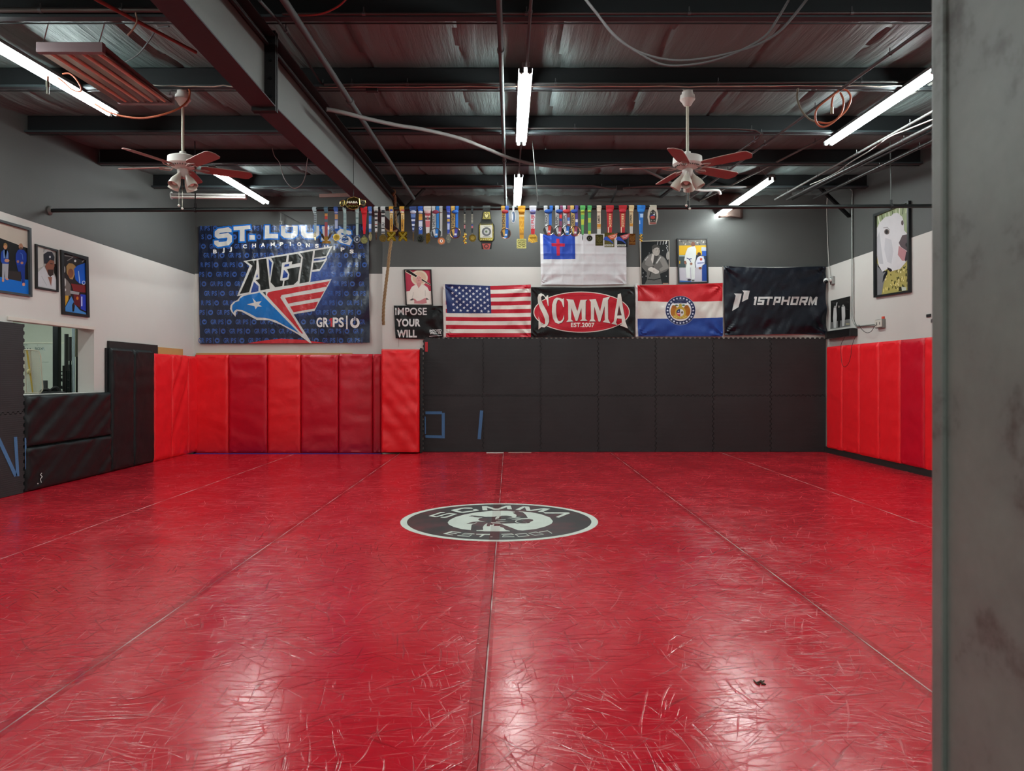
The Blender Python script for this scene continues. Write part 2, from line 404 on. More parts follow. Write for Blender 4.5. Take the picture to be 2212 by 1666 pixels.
# wall with the doorway the picture is taken from, and the lobby behind
g = G()
g.box((XL, YF - .1, -.05), (-.95, YF + .08, ZC), WHITE); g.box((.86, YF - .1, -.05), (XR, YF + .08, ZC), WHITE); g.box((-.95, YF - .1, 2.9), (.86, YF + .08, ZC), WHITE)
struct('wall_front', g)
g = G(); g.box((-3.2, -4.2, -.05), (3.2, -4.0, 3.0), WHITE); g.box((-3.2, -4.0, -.05), (-3.0, .9, 3.0), WHITE); g.box((3.0, -4.0, -.05), (3.2, .9, 3.0), WHITE); struct('wall_lobby', g)
g = G(); g.box((-3.2, -4.2, 3.0), (3.2, .9, 3.1), WHITE); struct('ceiling_lobby', g)
# grey steel door frame at the right edge of the picture
def mat_jamb():
    m, nt, b = node_mat('grey_enamel_steel'); tc = N(nt, 'TexCoord'); L = nt.links.new
    n = N(nt, 'TexNoise', Scale=6.0, Detail=5.0, Roughness=.7); L(tc.outputs['Object'], n.inputs[0])
    cr = N(nt, 'ValToRGB'); e = cr.color_ramp.elements; e[0].position = .30; e[0].color = rgb('#4a443e') + (1,); e[1].position = .42; e[1].color = rgb('#6f716c') + (1,)
    e = cr.color_ramp.elements.new(.66); e.color = rgb('#7a7d77') + (1,); e = cr.color_ramp.elements.new(.74); e.color = rgb('#8f928b') + (1,)
    L(n.outputs[0], cr.inputs[0]); L(cr.outputs[0], b.inputs['Base Color']); b.inputs['Roughness'].default_value = .38; return m
JAMB = mat_jamb()
g = G(); g.bbox((.641, .72, -.045), (.86, 1.118, 2.9), JAMB, .003); g.bbox((.634, 1.092, -.045), (.645, 1.122, 2.9), JAMB, .005)
g.bbox((-.95, .72, -.045), (-.88, 1.12, 2.9), JAMB, .004); g.bbox((-.88, .72, 2.82), (.641, 1.12, 2.9), JAMB, .004); struct('door_1', g)
# weights room beyond the opening
PALE = mat_wall('pale_green_paint', '#b4bbab', '#bcc2b4')
g = G(); g.box((-9.2, 12.4, -.05), (XL - WT, 12.5, 3.0), PALE); g.box((-9.3, 5.5, -.05), (-9.2, 12.5, 3.0), PALE); g.box((-9.2, 5.4, -.05), (XL - WT, 5.5, 3.0), PALE); struct('wall_weights_room', g)
g = G(); g.box((-9.2, 5.5, 2.95), (XL - WT, 12.5, 3.05), M('#c8c6c0', 'cloth')); 
struct('ceiling_weights_room', g)
# roof insulation, sagging between the purlins, with lapped seams
PUR = [2.55, 4.05, 5.55, 7.05, 8.55, 10.05, 11.56, 12.93]
g = G(); nx = 260; ys = []
bounds = [.9] + PUR + [13.15]
for a, b_ in zip(bounds[:-1], bounds[1:]):
    for i in range(8): ys.append((a + (b_ - a) * i / 8, i / 8))
ys.append((13.15, 0))
vs = []; fs = []
for j, (y, t) in enumerate(ys):
    for i in range(nx + 1):
        x = -5.6 + 11.3 * i / nx
        bow = math.sin(PI * t); d = .045 * bow
        u = (x + .40 + .06 * bow * bow) / .89; fr = u - math.floor(u)
        k = min(fr, 1 - fr) * .89
        if k < .035: d -= .05 * (1 - k / .035) * (.35 + .65 * bow)         # lapped seam
        d += .018 * noise.noise(Vector((x * 5.5 + y * .3, y * .55, 3))) * (.3 + bow) + .010 * noise.noise(Vector((x * 14, y * .8, 9))) * bow
        vs.append((x, y, roofz(y) + .205 - d))
for j in range(len(ys) - 1):
    for i in range(nx):
        a = j * (nx + 1) + i; fs.append((a, a + 1, a + nx + 2, a + nx + 1))
g.add(vs, fs, INSUL, True); tag(g.build('ceiling'), kind='structure')
g = G(); g.box((-5.8, .8, 4.72), (5.8, 13.4, 4.8), M('#302e2d')); struct('ceiling_deck', g)
# ================================================================ floor mats
XS = [-5.47, -3.64, -1.87, -.105, 1.74, 3.64, 5.50]
LB = ['along the left wall pads', 'second from the left wall', 'left of the centre seam', 'right of the centre seam', 'second from the right wall', 'along the right wall pads']
for i in range(6):
    g = G(); y1 = 12.60 if i < 2 else 12.97
    g.bbox((XS[i] + .0015, YF + .09, -.045), (XS[i + 1] - .0015, y1, 0), FLOOR, .0015)
    for e, wd in ((XS[i] + .0015, .0065),):
        if i: g.box((e, YF + .1, -.001), (e + wd, y1, .0006), WORN)
    tag(g.build('wrestling_mat'), 'long red vinyl floor mat strip, ' + LB[i], 'mat', 'red mat strips covering the floor')
def mat_tape():
    m, nt, b = node_mat('clear_mat_tape'); b.inputs['Base Color'].default_value = (.40, .008, .02, 1); b.inputs['Roughness'].default_value = .12; b.inputs['Alpha'].default_value = .11; 
    n = N(nt, 'TexNoise', Scale=5.0); nt.links.new(n.outputs[0], b.inputs['Coat Weight']); return m
TAPE = mat_tape()
for x, a, b_, dl, lab in ((-1.87, -.04, .04, 0, 'seam left of the black emblem'), (-.105, -.055, .025, 0, 'centre seam through the black emblem'), (1.74, -.04, .04, 0, 'seam right of the black emblem')):
    g = G(); g.box((x + a, YF + .12, .0008), (x + b_, 12.55 if x < -1.8 else 12.9, .0022), TAPE)
    tag(g.build('seam_tape'), 'strip of clear shiny tape over the floor mat ' + lab, 'tape', 'tape strips over the mat seams')
g = G(); g.bbox((-5.45, 12.612, -.045), (-2.22, 12.99, -.022), M('#1c2f8f', 'vinyl'), .003); tag(g.build('blue_floor_mat'), 'strip of blue mat at the foot of the red back wall pads', 'mat')
# round emblem printed across the two middle mats
EMB = mat_emblem(); EW = M('#c9cfc4', 'rubber')
A = Art(lambda x, y: WF(x, y), (0, 0, 1), (0, 0, 1), .0004, .0006); A.kind = 'rubber'
cx, cy, r = -.09, 6.79, .893
def circ(r, n=72, cx=cx, cy=cy, a0=0, a1=360): return [(VX + (cx + r * math.cos(t)) * F / (cy + r * math.sin(t)), VY + CH * F / (cy + r * math.sin(t))) for t in [R(a0 + (a1 - a0) * i / n) for i in range(n)]]
A.poly(circ(r), EW, 1, [circ(r * .933)]); A.poly(circ(r * .935), EMB, 0)
# letters and head, coordinates taken in enlargements of the print
A.T = (860, 1080, 10.055)
EL = 2
A.poly([(655, 355), (925, 268), (1020, 272), (1005, 285), (935, 290), (760, 345), (830, 362), (1050, 300), (1110, 290), (1290, 308), (1060, 388), (1000, 396), (915, 388), (940, 374), (1010, 374), (1190, 318), (1110, 310), (1060, 318), (850, 376), (790, 378)], EW, EL)
A.poly([(1148, 225), (1360, 180), (1450, 172), (1590, 172), (1630, 188), (1600, 196), (1430, 192), (1280, 232), (1390, 264), (1640, 232), (1620, 215), (1690, 206), (1760, 228), (1735, 238), (1420, 288), (1340, 284), (1160, 240)], EW, EL)
A.poly([(1820, 142), (1925, 138), (2110, 192), (2212, 190), (2212, 215), (2070, 215), (1925, 172), (1940, 228), (1835, 228)], EW, EL)
# white disc of the inner picture with the dark figure
A.poly([(2212, 238), (1980, 248), (1700, 275), (1450, 320), (1240, 380), (1120, 440), (1078, 495), (1100, 540), (1200, 590), (1380, 640), (1580, 662), (1597, 545), (1720, 500), (1690, 498), (1640, 520), (1500, 522), (1480, 518), (1640, 480), (1760, 472), (1900, 480), (1780, 460), (1735, 435), (1760, 410), (1840, 385), (1740, 385), (1650, 378), (1620, 365), (1530, 368), (1600, 342), (1700, 350), (1830, 362), (1880, 372), (2100, 370), (2170, 350), (2212, 330)], EW, EL)
A.poly([(2120, 435), (2110, 410), (2160, 362), (2212, 348), (2212, 366), (2190, 380), (2200, 400), (2150, 415)], EW, EL)
A.poly([(1850, 660), (1840, 600), (1870, 550), (1940, 505), (1920, 580), (1985, 582), (2000, 545), (2040, 550), (2070, 530), (2090, 545), (2060, 575), (2110, 580), (2212, 572), (2212, 690), (1860, 688), (1845, 682), (1700, 680), (1700, 666)], EW, EL)
A.poly([(2010, 495), (2212, 498), (2212, 516), (2040, 514)], EW, EL)
A.poly([(970, 740), (1160, 684), (1380, 712), (1350, 722), (1190, 702), (1140, 716), (1290, 734), (1260, 746), (1110, 728), (1060, 740), (1200, 764), (1180, 774)], EW, EL)
A.line([(1658, 746), (1455, 730), (1388, 755), (1602, 764), (1540, 797), (1288, 782)], 13, EW, EL)
A.poly([(1690, 744), (2000, 746), (1990, 764), (1880, 764), (1790, 816), (1755, 812), (1825, 762), (1700, 758)], EW, EL); A.rect(2003, 803, 2048, 816, EW, EL)
A.T = (1060, 1080, 9.217)
A.poly([(0, 150), (110, 188), (300, 120), (395, 118), (425, 192), (335, 192), (318, 150), (160, 205), (60, 204), (0, 180)], EW, EL)
A.poly([(490, 200), (640, 130), (765, 138), (790, 205), (1060, 168), (1185, 180), (1040, 245), (935, 240), (1040, 190), (800, 228), (715, 222), (680, 150), (580, 208)], EW, EL)
A.poly([(1040, 250), (1545, 254), (1580, 270), (1355, 358), (1295, 345), (1460, 275), (1080, 275)], EW, EL)
A.poly([(0, 222), (340, 222), (485, 240), (480, 250), (435, 262), (510, 300), (515, 330), (490, 352), (440, 350), (400, 330), (320, 318), (220, 320), (150, 350), (90, 395), (95, 360), (130, 325), (0, 335)], EW, EL)
A.poly([(540, 235), (640, 236), (800, 250), (1000, 290), (1180, 355), (1240, 430), (1210, 480), (1090, 535), (900, 585), (640, 615), (540, 608), (200, 478), (480, 470), (580, 480), (700, 480), (780, 460), (790, 440), (850, 420), (840, 395), (760, 385), (400, 398), (520, 378), (740, 365), (700, 300), (640, 250)], EW, EL)
A.poly([(330, 368), (430, 355), (610, 345), (560, 355), (400, 372)], EW, EL); A.poly([(120, 400), (300, 392), (290, 405), (160, 408)], EW, EL); A.poly([(100, 430), (340, 435), (250, 442), (110, 440)], EW, EL)
A.poly([(0, 455), (190, 460), (200, 478), (60, 470)], EW, EL)
A.ell(650, 435, 165, 42, EW, 3, 40, .85, 60, 250)
A.poly([(0, 520), (40, 500), (70, 490), (60, 530), (130, 525), (250, 560), (300, 605), (380, 620), (380, 632), (0, 632)], EW, EL)
A.line([(215, 690), (420, 683), (455, 695), (250, 715), (235, 742), (470, 738)], 11, EW, EL)
A.line([(490, 690), (700, 674), (765, 718), (560, 738)], 11, EW, EL, True); A.line([(755, 668), (900, 646), (1050, 690), (880, 712)], 11, EW, EL, True); A.line([(960, 650), (1130, 620), (1220, 672)], 12, EW, EL)
g = G(); A.into(g); tag(g.build('mat_emblem', fix=False), 'round black and white emblem painted in the middle of the red mats', 'floor emblem')
# debris on the mat
g = G(); p = WF(1641, 1477); rnd = random.Random(4)
for k in range(7): g.tube([p + Vector((rnd.uniform(-.02, .02), rnd.uniform(-.02, .02), .003)), p + Vector((rnd.uniform(-.03, .03), rnd.uniform(-.03, .03), .004))], .003, M('#4c3a2e', 'cloth'), 5)
tag(g.build('lint_clump'), 'small brown clump of lint on the mat near the camera', 'lint')
# ================================================================ wall pads
RED = M('#e81c25', 'vinyl'); RED2 = M('#c40523', 'vinyl'); RED3 = M('#c4162c', 'vinyl'); BPAD = M('#131a1b', 'bvin')
def pad(o, u, v, n, w_, h_, t, m, seed, label, wr=1.0, nu=22, nv=36, diag=0, name='wall_pad', cat='wall pad', group=None, back=.03):
    """cushion: o = lower left front corner, u along the wall, v up, n toward the room"""
    o, u, v, n = Vector(o), Vector(u), Vector(v), Vector(n); g = G(); vs = []; fs = []
    for j in range(nv + 1):
        for i in range(nu + 1):
            a, b = i / nu, j / nv; a = a * a * (3 - 2 * a) * .5 + a * .5; b = b * b * (3 - 2 * b) * .35 + b * .65
            ea = min(a, 1 - a) * w_; eb = min(b, 1 - b) * h_; e = min(ea, eb)
            k = min(1, e / .045); bul = -t * .5 * (1 - math.sqrt(max(0, 1 - (1 - k) ** 2)))
            x, y = a * w_, b * h_
            q = Vector((x * 2.3 + seed, y * 6.5, seed * 1.7)); q2 = Vector((x * 7 + y * 4, y * 14 + seed, seed))
            d = wr * (.010 * noise.noise(q) + .0045 * noise.noise(q2)) * min(1, e / .05)
            if diag: 
                s_ = (x * .75 - (h_ - y) * diag) ; d += .03 * noise.noise(Vector((s_ * 7 + seed, (x + y) * .8, seed))) * min(1, e / .03)
            # puckers radiating from the corners
            for cx_, cy_ in ((0, h_), (w_, h_), (0, 0), (w_, 0)):
                dx, dy = abs(x - cx_), abs(y - cy_); rr = math.hypot(dx, dy)
                if rr < .35: d += wr * .005 * math.sin(math.atan2(dy, dx) * 11 + seed) * (1 - rr / .35) * min(1, rr / .05)
            vs.append(o + u * x + v * y + n * (bul + d))
    W1 = nu + 1
    for j in range(nv):
        for i in range(nu): a = j * W1 + i; fs.append((a, a + 1, a + W1 + 1, a + W1))
    ring = [i for i in range(W1)] + [j * W1 + nu for j in range(1, nv + 1)] + [nv * W1 + i for i in range(nu - 1, -1, -1)] + [j * W1 for j in range(nv - 1, 0, -1)]
    k0 = len(vs)
    for r_ in ring: 
        p = Vector(vs[r_]); p -= n * ((p - o).dot(n) + t); vs.append(p)
    for i in range(len(ring)):
        j = (i + 1) % len(ring); fs.append((ring[i], k0 + i, k0 + j, ring[j]))
    fs.append(tuple(k0 + i for i in range(len(ring)))[::-1])
    g.add(vs, fs, m, True); ob = g.build(name); return tag(ob, label, cat, group)
# --- back wall stretch under the banner (front face at Y = 12.99)
yb = 12.99; s_ = F / yb
xs = [420, 493, 577, 649, 731, 805, 824]; cols = [RED, RED2, RED, RED2, RED3, RED3]
labs = ['bright red padded panel in the left corner of the back wall, below the banner', 'crimson padded panel on the back wall, second from the left corner', 'bright red padded panel in the middle of the back pads, creased at its foot',
        'crimson padded panel on the back wall, right of the middle bright red one', 'dark rose red padded panel, the last full one left of the protruding red pad', 'narrow red padded sliver squeezed beside the protruding red pad']
for i in range(6):
    xa, xb = (xs[i] - VX) / s_, (xs[i + 1] - VX) / s_; top = 1.69 if i < 4 else 1.705
    pad((xa + .004, yb, -.035), (1, 0, 0), (0, 0, 1), (0, -1, 0), xb - xa - .008, top + .035, .055, cols[i], i * 3.3 + 1, labs[i], 1.5 if i in (1, 3, 4) else 1.1, group='red pads on the back wall')
# protruding column pad
pad((-2.185, 12.63, .003), (1, 0, 0), (0, 0, 1), (0, -1, 0), .66, 1.775, .30, RED, 31, 'wide bright red pad standing forward beside the black puzzle tiles', 1.4, diag=.6, nu=28, nv=44)
g = G(); g.bbox((-1.522, 12.72, .004), (-1.500, 12.965, 1.80), M('#1d1f1e', 'rubber'), .01); tag(g.build('foam_pad'), 'narrow upright black foam edge pad beside the protruding red pad', 'foam pad')
# --- left wall pads (front face at X = -5.42), u runs away from the camera
XP = -5.43
def yl(px): return XP * F / (px - VX)
L_ = [(335, 373, RED, 1.665, .002, 'bright red padded panel next to the tall black pads on the left wall'), (373, 408, RED, 1.665, .002, 'creased bright red padded panel, second from the back corner on the left wall'), (408, 424, RED, 1.66, .002, 'narrow bright red padded panel on the left wall at the back corner')]
for i, (a, b_, m, top, z0, lb) in enumerate(L_):
    ya, yb2 = yl(a), min(yl(b_) if i < 2 else 13.04, 13.04); pad((XP, yb2 - .003, z0), (0, -1, 0), (0, 0, 1), (1, 0, 0), yb2 - ya - .006, top - z0, .055, m, 60 + i * 5, lb, 1.2, diag=.5 if i == 1 else 0, group='red pads on the left wall')
for i, (a, b_, lb) in enumerate(((243, 291, 'tall black vinyl wall pad beside the low black pads'), (291, 335, 'tall black vinyl wall pad touching the first red pad'))):
    ya, yb2 = yl(a), yl(b_); pad((XP, yb2 - .003, .002), (0, -1, 0), (0, 0, 1), (1, 0, 0), yb2 - ya - .006, 1.70, .07, BPAD, 80 + i * 7, lb, 1.3, group='tall black pads on the left wall')
ya, yb2 = yl(57), yl(243)
pad((XP, yb2 - .004, .51), (0, -1, 0), (0, 0, 1), (1, 0, 0), yb2 - ya - .01, .585, .07, BPAD, 91, 'upper of the two low wide black vinyl pads under the wall opening', .9, 44, 24, diag=1.1, group='low black pads under the opening')
pad((XP, yb2 - .004, .002), (0, -1, 0), (0, 0, 1), (1, 0, 0), yb2 - ya - .01, .50, .07, BPAD, 95, 'lower of the two low wide black vinyl pads, touching the floor mats', .9, 44, 24, diag=1.1, group='low black pads under the opening')
A = Art(lambda x, y: WX(x, y, XP), (1, 0, 0), (0, 0, 1), .001, .006)
A.line([(88, 1043), (86, 1035), (90, 1030), (86, 1026), (89, 1022)], 1.6, '#c9c9c5', 1); A.ell(80.5, 1045, 1.2, 1.4, '#c9c9c5', 1, 10)
g = G(); A.into(g); tag(g.build('paint_mark', fix=False), 'small white scribble at the foot of the low black pad', 'scribble')
# --- right wall pads (front at X = 5.45)
XQ = 5.45
def yr(px): return XQ * F / (px - VX)
e = [1784, 1818, 1855, 1897, 1943, 1995, 2052, 2120]; cm = [RED, RED, RED, RED, RED2, RED, RED]
lr = ['bright red padded panel nearest the back corner on the right wall', 'bright red padded panel with the loop of black cable hanging over it', 'bright red padded panel on the right wall with a small white scuff near its foot', 'bright red padded panel left of the crimson one on the right wall',
      'crimson padded panel, the only dark one on the right wall', 'bright red padded panel on the right wall cut by the grey door frame', 'bright red padded panel on the right wall behind the grey door frame']
for i in range(7):
    y1, y0 = yr(e[i]), yr(e[i + 1]); pad((XQ, y0 + .003, .085), (0, 1, 0), (0, 0, 1), (-1, 0, 0), y1 - y0 - .006, 1.735, .055, cm[i], 120 + i * 4, lr[i], 1.2, group='red pads on the right wall')
g = G(); g.box((5.47, YF + .1, -.045), (XR, 12.99, .095), M('#15120f', 'rubber')); tag(g.build('pad_gap_shade_right'), kind='structure')  # added black strip, paints the shaded gap under the right wall pads
# timber behind and above the pads
WOOD = M('#b98f55', 'wood'); BW = M('#1b1a18', 'wood')
def wd(a, b_, m, lab, name='timber_board', cat='board'):
    g = G(); g.bbox(a, b_, m, .003); tag(g.build(name), lab, cat)
wd((XL + .001, 10.24, 1.55), (XL + .035, 11.65, 1.80), BW, 'black painted board fixed to the wall above the tall black pads')
wd((XL + .001, 11.66, 1.60), (XL + .035, 12.55, 1.772), WOOD, 'bare timber board above the red pads on the left wall')
wd((XL + .04, 13.052, 1.5), (-2.75, 13.098, 1.722), WOOD, 'thin timber batten peeping above the back wall pads')
wd((XL + .001, yl(243) - .035, .9), (XL + .03, yl(243) - .005, 1.70), M('#16181a', 'vinyl'), 'black side flap of the first tall black pad against the wall', 'pad_flap', 'flap')
# ================================================================ interlocking foam tiles
def tooth(t, per=.0835, a=.011):
    k = (t / per) % 1.0
    return a if k < .5 else -a
def edge(p0, p1, nn, gap, teeth):
    p0 = Vector(p0); p1 = Vector(p1); d = p1 - p0; L = d.length; d.normalize(); nn = Vector(nn)
    if not teeth: return [p0 + nn * gap]
    # position along the shared edge measured from its lower end so that neighbours match
    base = p0.x + p0.y; sg = 1 if (d.x + d.y) > 0 else -1; pts = []; per = .0835; a = .011
    n = max(2, int(round(L / (per / 2)))); 
    for i in range(n):
        for e_ in (0.12, .88):
            t = (i + e_) / n * L; c = i if sg > 0 else n - 1 - i; amp = a if c % 2 else -a
            w_ = abs(nn.x) > .5; out = Vector((1, 0)) if w_ else Vector((0, 1))
            pts.append(p0 + d * t + out * amp + nn * gap)
    return [p0 + nn * gap] + pts
def tile(x0, y0, x1, y1, teeth, fn, nrm, label, group, th=.022):
    gp = -.0042
    pts = edge((x0, y0), (x1, y0), (0, -1), gp, teeth[0]) + edge((x1, y0), (x1, y1), (1, 0), gp, teeth[1]) + edge((x1, y1), (x0, y1), (0, 1), gp, teeth[2]) + edge((x0, y1), (x0, y0), (-1, 0), gp, teeth[3])
    g = G(); g.ext([fn(*p) for p in pts], nrm, th, FOAM); return tag(g.build('puzzle_tile'), label, 'foam tile', group)
order = ['leftmost', 'second from the left', 'third from the left', 'fourth from the left', 'fifth from the left', 'second from the right', 'rightmost']
txs = [-1.495, -.455, .545, 1.545, 2.545, 3.545, 4.545, 5.505]
for r_ in range(2):
    for i in range(7):
        z0, z1 = (.003, .98) if r_ == 0 else (.98, 1.985)
        tile(txs[i], z0, txs[i + 1], z1, (r_ == 1, i < 6, True, True), lambda a, b: Vector((a, 12.97, b)), (0, .022 / .022, 0), 'black ribbed foam tile, %s in the %s row on the back wall' % (order[i], 'bottom' if r_ == 0 else 'top'), 'foam tiles on the back wall')
# wall panel edge that shows pale along the torn top of the tiles
g = G(); g.box((-1.0, 12.994, 1.956), (5.5, 12.9995, 2.015), M('#b9b2a8', 'paint')); tag(g.build('trim_2'), kind='structure')
g = G(); g.box((-1.49, 12.993, .0), (5.5, 12.9985, 1.955), M('#060606')); tag(g.build('tile_gap_shade'), kind='structure')  # black sheet added behind the tiles, paints the shade in their gaps
XT = -5.45
for z0, z1, lb in ((.003, .905, 'bottom black ribbed foam tile by the left picture edge, with blue tape'), (.905, 1.90, 'top black ribbed foam tile beside the opening to the weights room')):
    tile(7.385, z0, 8.385, z1, (z0 > .1, True, z0 < .1, True), lambda a, b: Vector((XT, a, b)), (-1, 0, 0), lb, 'foam tiles on the left wall', .03)
# blue painter tape
BT = M('#46719c', 'wovn')
def strip(fn, nrm, pts, w_, lab, col=BT, gr='blue tape on the tiles'):
    A = Art(fn, nrm, (0, 0, 1), .0008, .0015); A.line(pts, w_, col, 1); g = G(); A.into(g); tag(g.build('tape_strip', fix=False), lab, 'tape', gr)
fb = lambda x, y: W(x, y, 12.968)
for pts, w_, lb in (([(919, 892), (955, 892)], 6, 'blue tape strip, top side of the taped square on the black tiles'), ([(957.5, 892), (957.5, 947)], 6.5, 'blue tape strip, right side of the taped square on the black tiles'),
                    ([(919, 943), (955, 944)], 6, 'blue tape strip, bottom side of the taped square on the black tiles'), ([(918.5, 900), (919, 938)], 2.6, 'torn blue tape strip, left side of the taped square on the black tiles'),
                    ([(1040.5, 887), (1035, 949)], 7, 'slanting blue tape stroke right of the taped square')):
    strip(fb, (0, -1, 0), pts, w_, lb)
strip(fb, (0, -1, 0), [(921, 739), (921, 760)], 6, 'short red tape strip at the top left corner of the back wall tiles', M('#b3242c', 'wovn'), 'x')
fl = lambda x, y: WX(x, y, XT + .001)
for pts, w_, lb in (([(-14, 925), (34, 1029)], 8, 'blue tape strip slanting down on the left wall tile'), ([(33, 944), (38, 1029)], 7, 'upright blue tape strip at the right of the slanting one on the left tile'), ([(54.5, 946), (56, 1014)], 3.5, 'narrow upright blue tape strip along the right edge of the left wall tile')):
    strip(fl, (1, 0, 0), pts, w_, lb)
# scraps on the mat by the back wall
g = G(); g.bbox((WF(1051, 978).x, 12.75, .0005), (WF(1088, 978).x, 12.87, .004), M('#d8d5cc'), .001); tag(g.build('tape_scrap'), 'wide white tape scrap on the mat at the foot of the black tiles', 'tape')
g = G(); g.bbox((WF(1098, 978).x, 12.83, .0005), (WF(1148, 978).x, 12.88, .004), M('#c9bdb2'), .001); tag(g.build('tape_scrap'), 'thin torn white tape scrap on the mat right of the wide one', 'tape')
# ================================================================ roof steel
PB = M('#1d2224', 'steel'); PBP = M('#171b1d', 'paint'); MAR = M('#302a2e', 'paint'); WEB = mat_wall('smoky_grey_paint', '#4e504d', '#5f615d')
pl = {5.55: 'nearest visible black roof purlin, along the top edge of the picture', 7.05: 'black roof purlin carrying the two ceiling fans', 8.55: 'third black roof purlin from the front, above the far ends of the lit tubes', 10.05: 'fourth black roof purlin, behind the ceiling fan rods',
      11.56: 'last black roof purlin before the back wall'}
def purlin(y, name='roof_purlin'):
    z = roofz(y); g = G(); xa, xb = XL + .003, XR - .003
    sh = .047 * 0
    g.box((xa, y, z + .004), (xb, y + .006, z + .205), PBP)                        # web
    g.box((xa, y - .062, z), (xb, y + .006, z + .005), M('#303a3d', 'paint'))       # bottom flange toward the viewer
    g.box((xa, y - .064, z), (xb, y - .060, z + .02), M('#303a3d', 'paint'))
    g.box((xa, y, z + .20), (xb, y + .06, z + .205), PBP)
    g.tube([(xa, y + .03, z - .004), (xb, y + .03, z - .004)], .006, M('#2a2c2d', 'steel'), 6)
    return g.build('roof_purlin')
for y in PUR[:-1]:
    o = purlin(y)
    if y in pl: tag(o, pl[y], 'beam', 'roof purlins')
    else: tag(o, 'black roof purlin above the near floor', 'beam', 'roof purlins over the near floor')
# tapered girder
gx = -1.90; root = empty('steel_girder', (gx, 13, 3.7), 'deep tapered grey steel girder with maroon underside running to the back wall', 'girder')
def gb(Y): return (CH + 2.10) if Y <= 5.86 else CH + 2.10 + (2.46 - 2.10) * (Y - 5.86) / (13 - 5.86)
for nm, a, b_ in (('web', YF + .1, 5.80), ('web', 5.86, 12.98)):
    g = G(); pts = [(gx, a, gb(a) + .01), (gx, b_, gb(b_) + .01), (gx, b_, roofz(b_) - .012), (gx, a, roofz(a) - .012)]; g.ext(pts, (-1, 0, 0), .008, WEB); g.build('web', root)
    g = G(); q = [(gx + .085, a, gb(a)), (gx + .085, b_, gb(b_)), (gx - .10, b_, gb(b_)), (gx - .10, a, gb(a))]; g.ext(q, (0, 0, 1), .010, MAR); g.build('bottom_flange', root)
    g = G(); q = [(gx + .085, a, roofz(a) - .012), (gx + .085, b_, roofz(b_) - .012), (gx - .10, b_, roofz(b_) - .012), (gx - .10, a, roofz(a) - .012)]; g.ext(q, (0, 0, 1), .010, M('#141414', 'paint')); g.build('top_flange', root)
for yy in (5.79, 5.83):
    g = G(); g.box((gx - .10, yy, gb(5.8) - .03), (gx + .085, yy + .03, roofz(5.8) + .03), M('#0d0e0f', 'paint'))
    for k in range(4):
        for xx in (-.06, .05): g.cyl((gx + xx, yy - .012, gb(5.8) + .08 + k * .14), (gx + xx, yy + .045, gb(5.8) + .08 + k * .14), .012, PB, 6)
    g.build('splice_plate', root)
g = G(); g.ext([(gx + .006, 12.9, gb(12.9) + .05), (gx + .085, 12.9, gb(12.9) + .05), (gx + .085, 12.9, roofz(12.9) - .02), (gx + .006, 12.9, roofz(12.9) - .02)], (0, 1, 0), .01, M('#30302f', 'paint')); g.build('stiffener', root)
g = G(); g.tube([(gx + .02, 1.6, roofz(1.6) - .07), (gx + .02, 12.85, roofz(12.85) - .07)], .018, M('#161616', 'paint'), 8); tag(g.build('conduit'), 'black conduit strapped along the top of the grey girder', 'conduit')
# purlin struts down to the back wall
for i, (a, b_, lb) in enumerate((((1296, 402), (1276, 429), 'short dark strut from the last purlin to the back wall, left of the thin one'), ((1334, 408), (1320, 437), 'thin dark strut to the back wall, left of the right ceiling fan'), ((1452, 407), (1427, 426), 'dark strut to the back wall behind the fan light shades'),
                                 ((1545, 405), (1514, 434), 'dark strut to the back wall right of the fan pull chains'), ((916, 408), (880, 446), 'long dark strut crossing the end of the grey pipe above the rope'))):
    g = G(); g.beam(W(*a, 11.60), W(*b_, 12.995 if i < 4 else 12.4), .045 if i != 1 else .022, .03, M('#2d2e2f', 'steel')); tag(g.build('roof_strut'), lb, 'strut', 'struts under the last purlin')
g = G(); g.beam(WX(1835, 468, XR - .01), W(1770, 404, 12.1), .06, .04, M('#191a1b', 'steel')); tag(g.build('roof_strut'), 'heavy dark diagonal strut rising from the right wall to the roof', 'strut')
# ================================================================ fluorescent fixtures
TUBE = emis('glowing_tube', (.90, 1.0, .985), TUBE_STRENGTH)
LF = 2.44
def make_fixture(loc, label, group):
    root = empty('fluorescent_fixture', loc, label, 'light fixture', group); lx, ly, lz = loc
    g = G(); h = M('#5d5f5e', 'paint'); g.bbox((lx - .035, ly, lz + .028), (lx + .035, ly + LF, lz + .070), h, .006)
    g.ext([(lx - .035, ly + .02, lz + .030), (lx - .062, ly + .02, lz + .022), (lx - .062, ly + .02, lz + .026), (lx - .035, ly + .02, lz + .036)], (0, 1, 0), LF - .04, h)
    g.ext([(lx + .035, ly + .02, lz + .030), (lx + .062, ly + .02, lz + .022), (lx + .062, ly + .02, lz + .026), (lx + .035, ly + .02, lz + .036)], (0, 1, 0), LF - .04, h)
    g.build('housing', root)
    for sx in (-.034, .034):
        g = G(); g.tube([(lx + sx, ly + .05, lz), (lx + sx, ly + LF - .05, lz)], .0165, TUBE, 10, cap=False); t = g.build('tube', root)
        for yy in (ly + .025, ly + LF - .05): g = G(); g.cyl((lx + sx, yy, lz), (lx + sx, yy + .028, lz), .0175, M('#c9c9c4', 'metal'), 10); g.build('end_cap', t)
    for yy in (ly + .012, ly + LF - .028):
        for s_ in (-1, 1): g = G(); g.bbox((lx + s_ * .035 - .02, yy, lz - .016), (lx + s_ * .035 + .02, yy + .016, lz + .03), M('#1c1d1e', 'plastic'), .003); g.build('lamp_holder', root)
    return root
def lampz(Y, H=0): return CH + 2.34 + .047 * Y
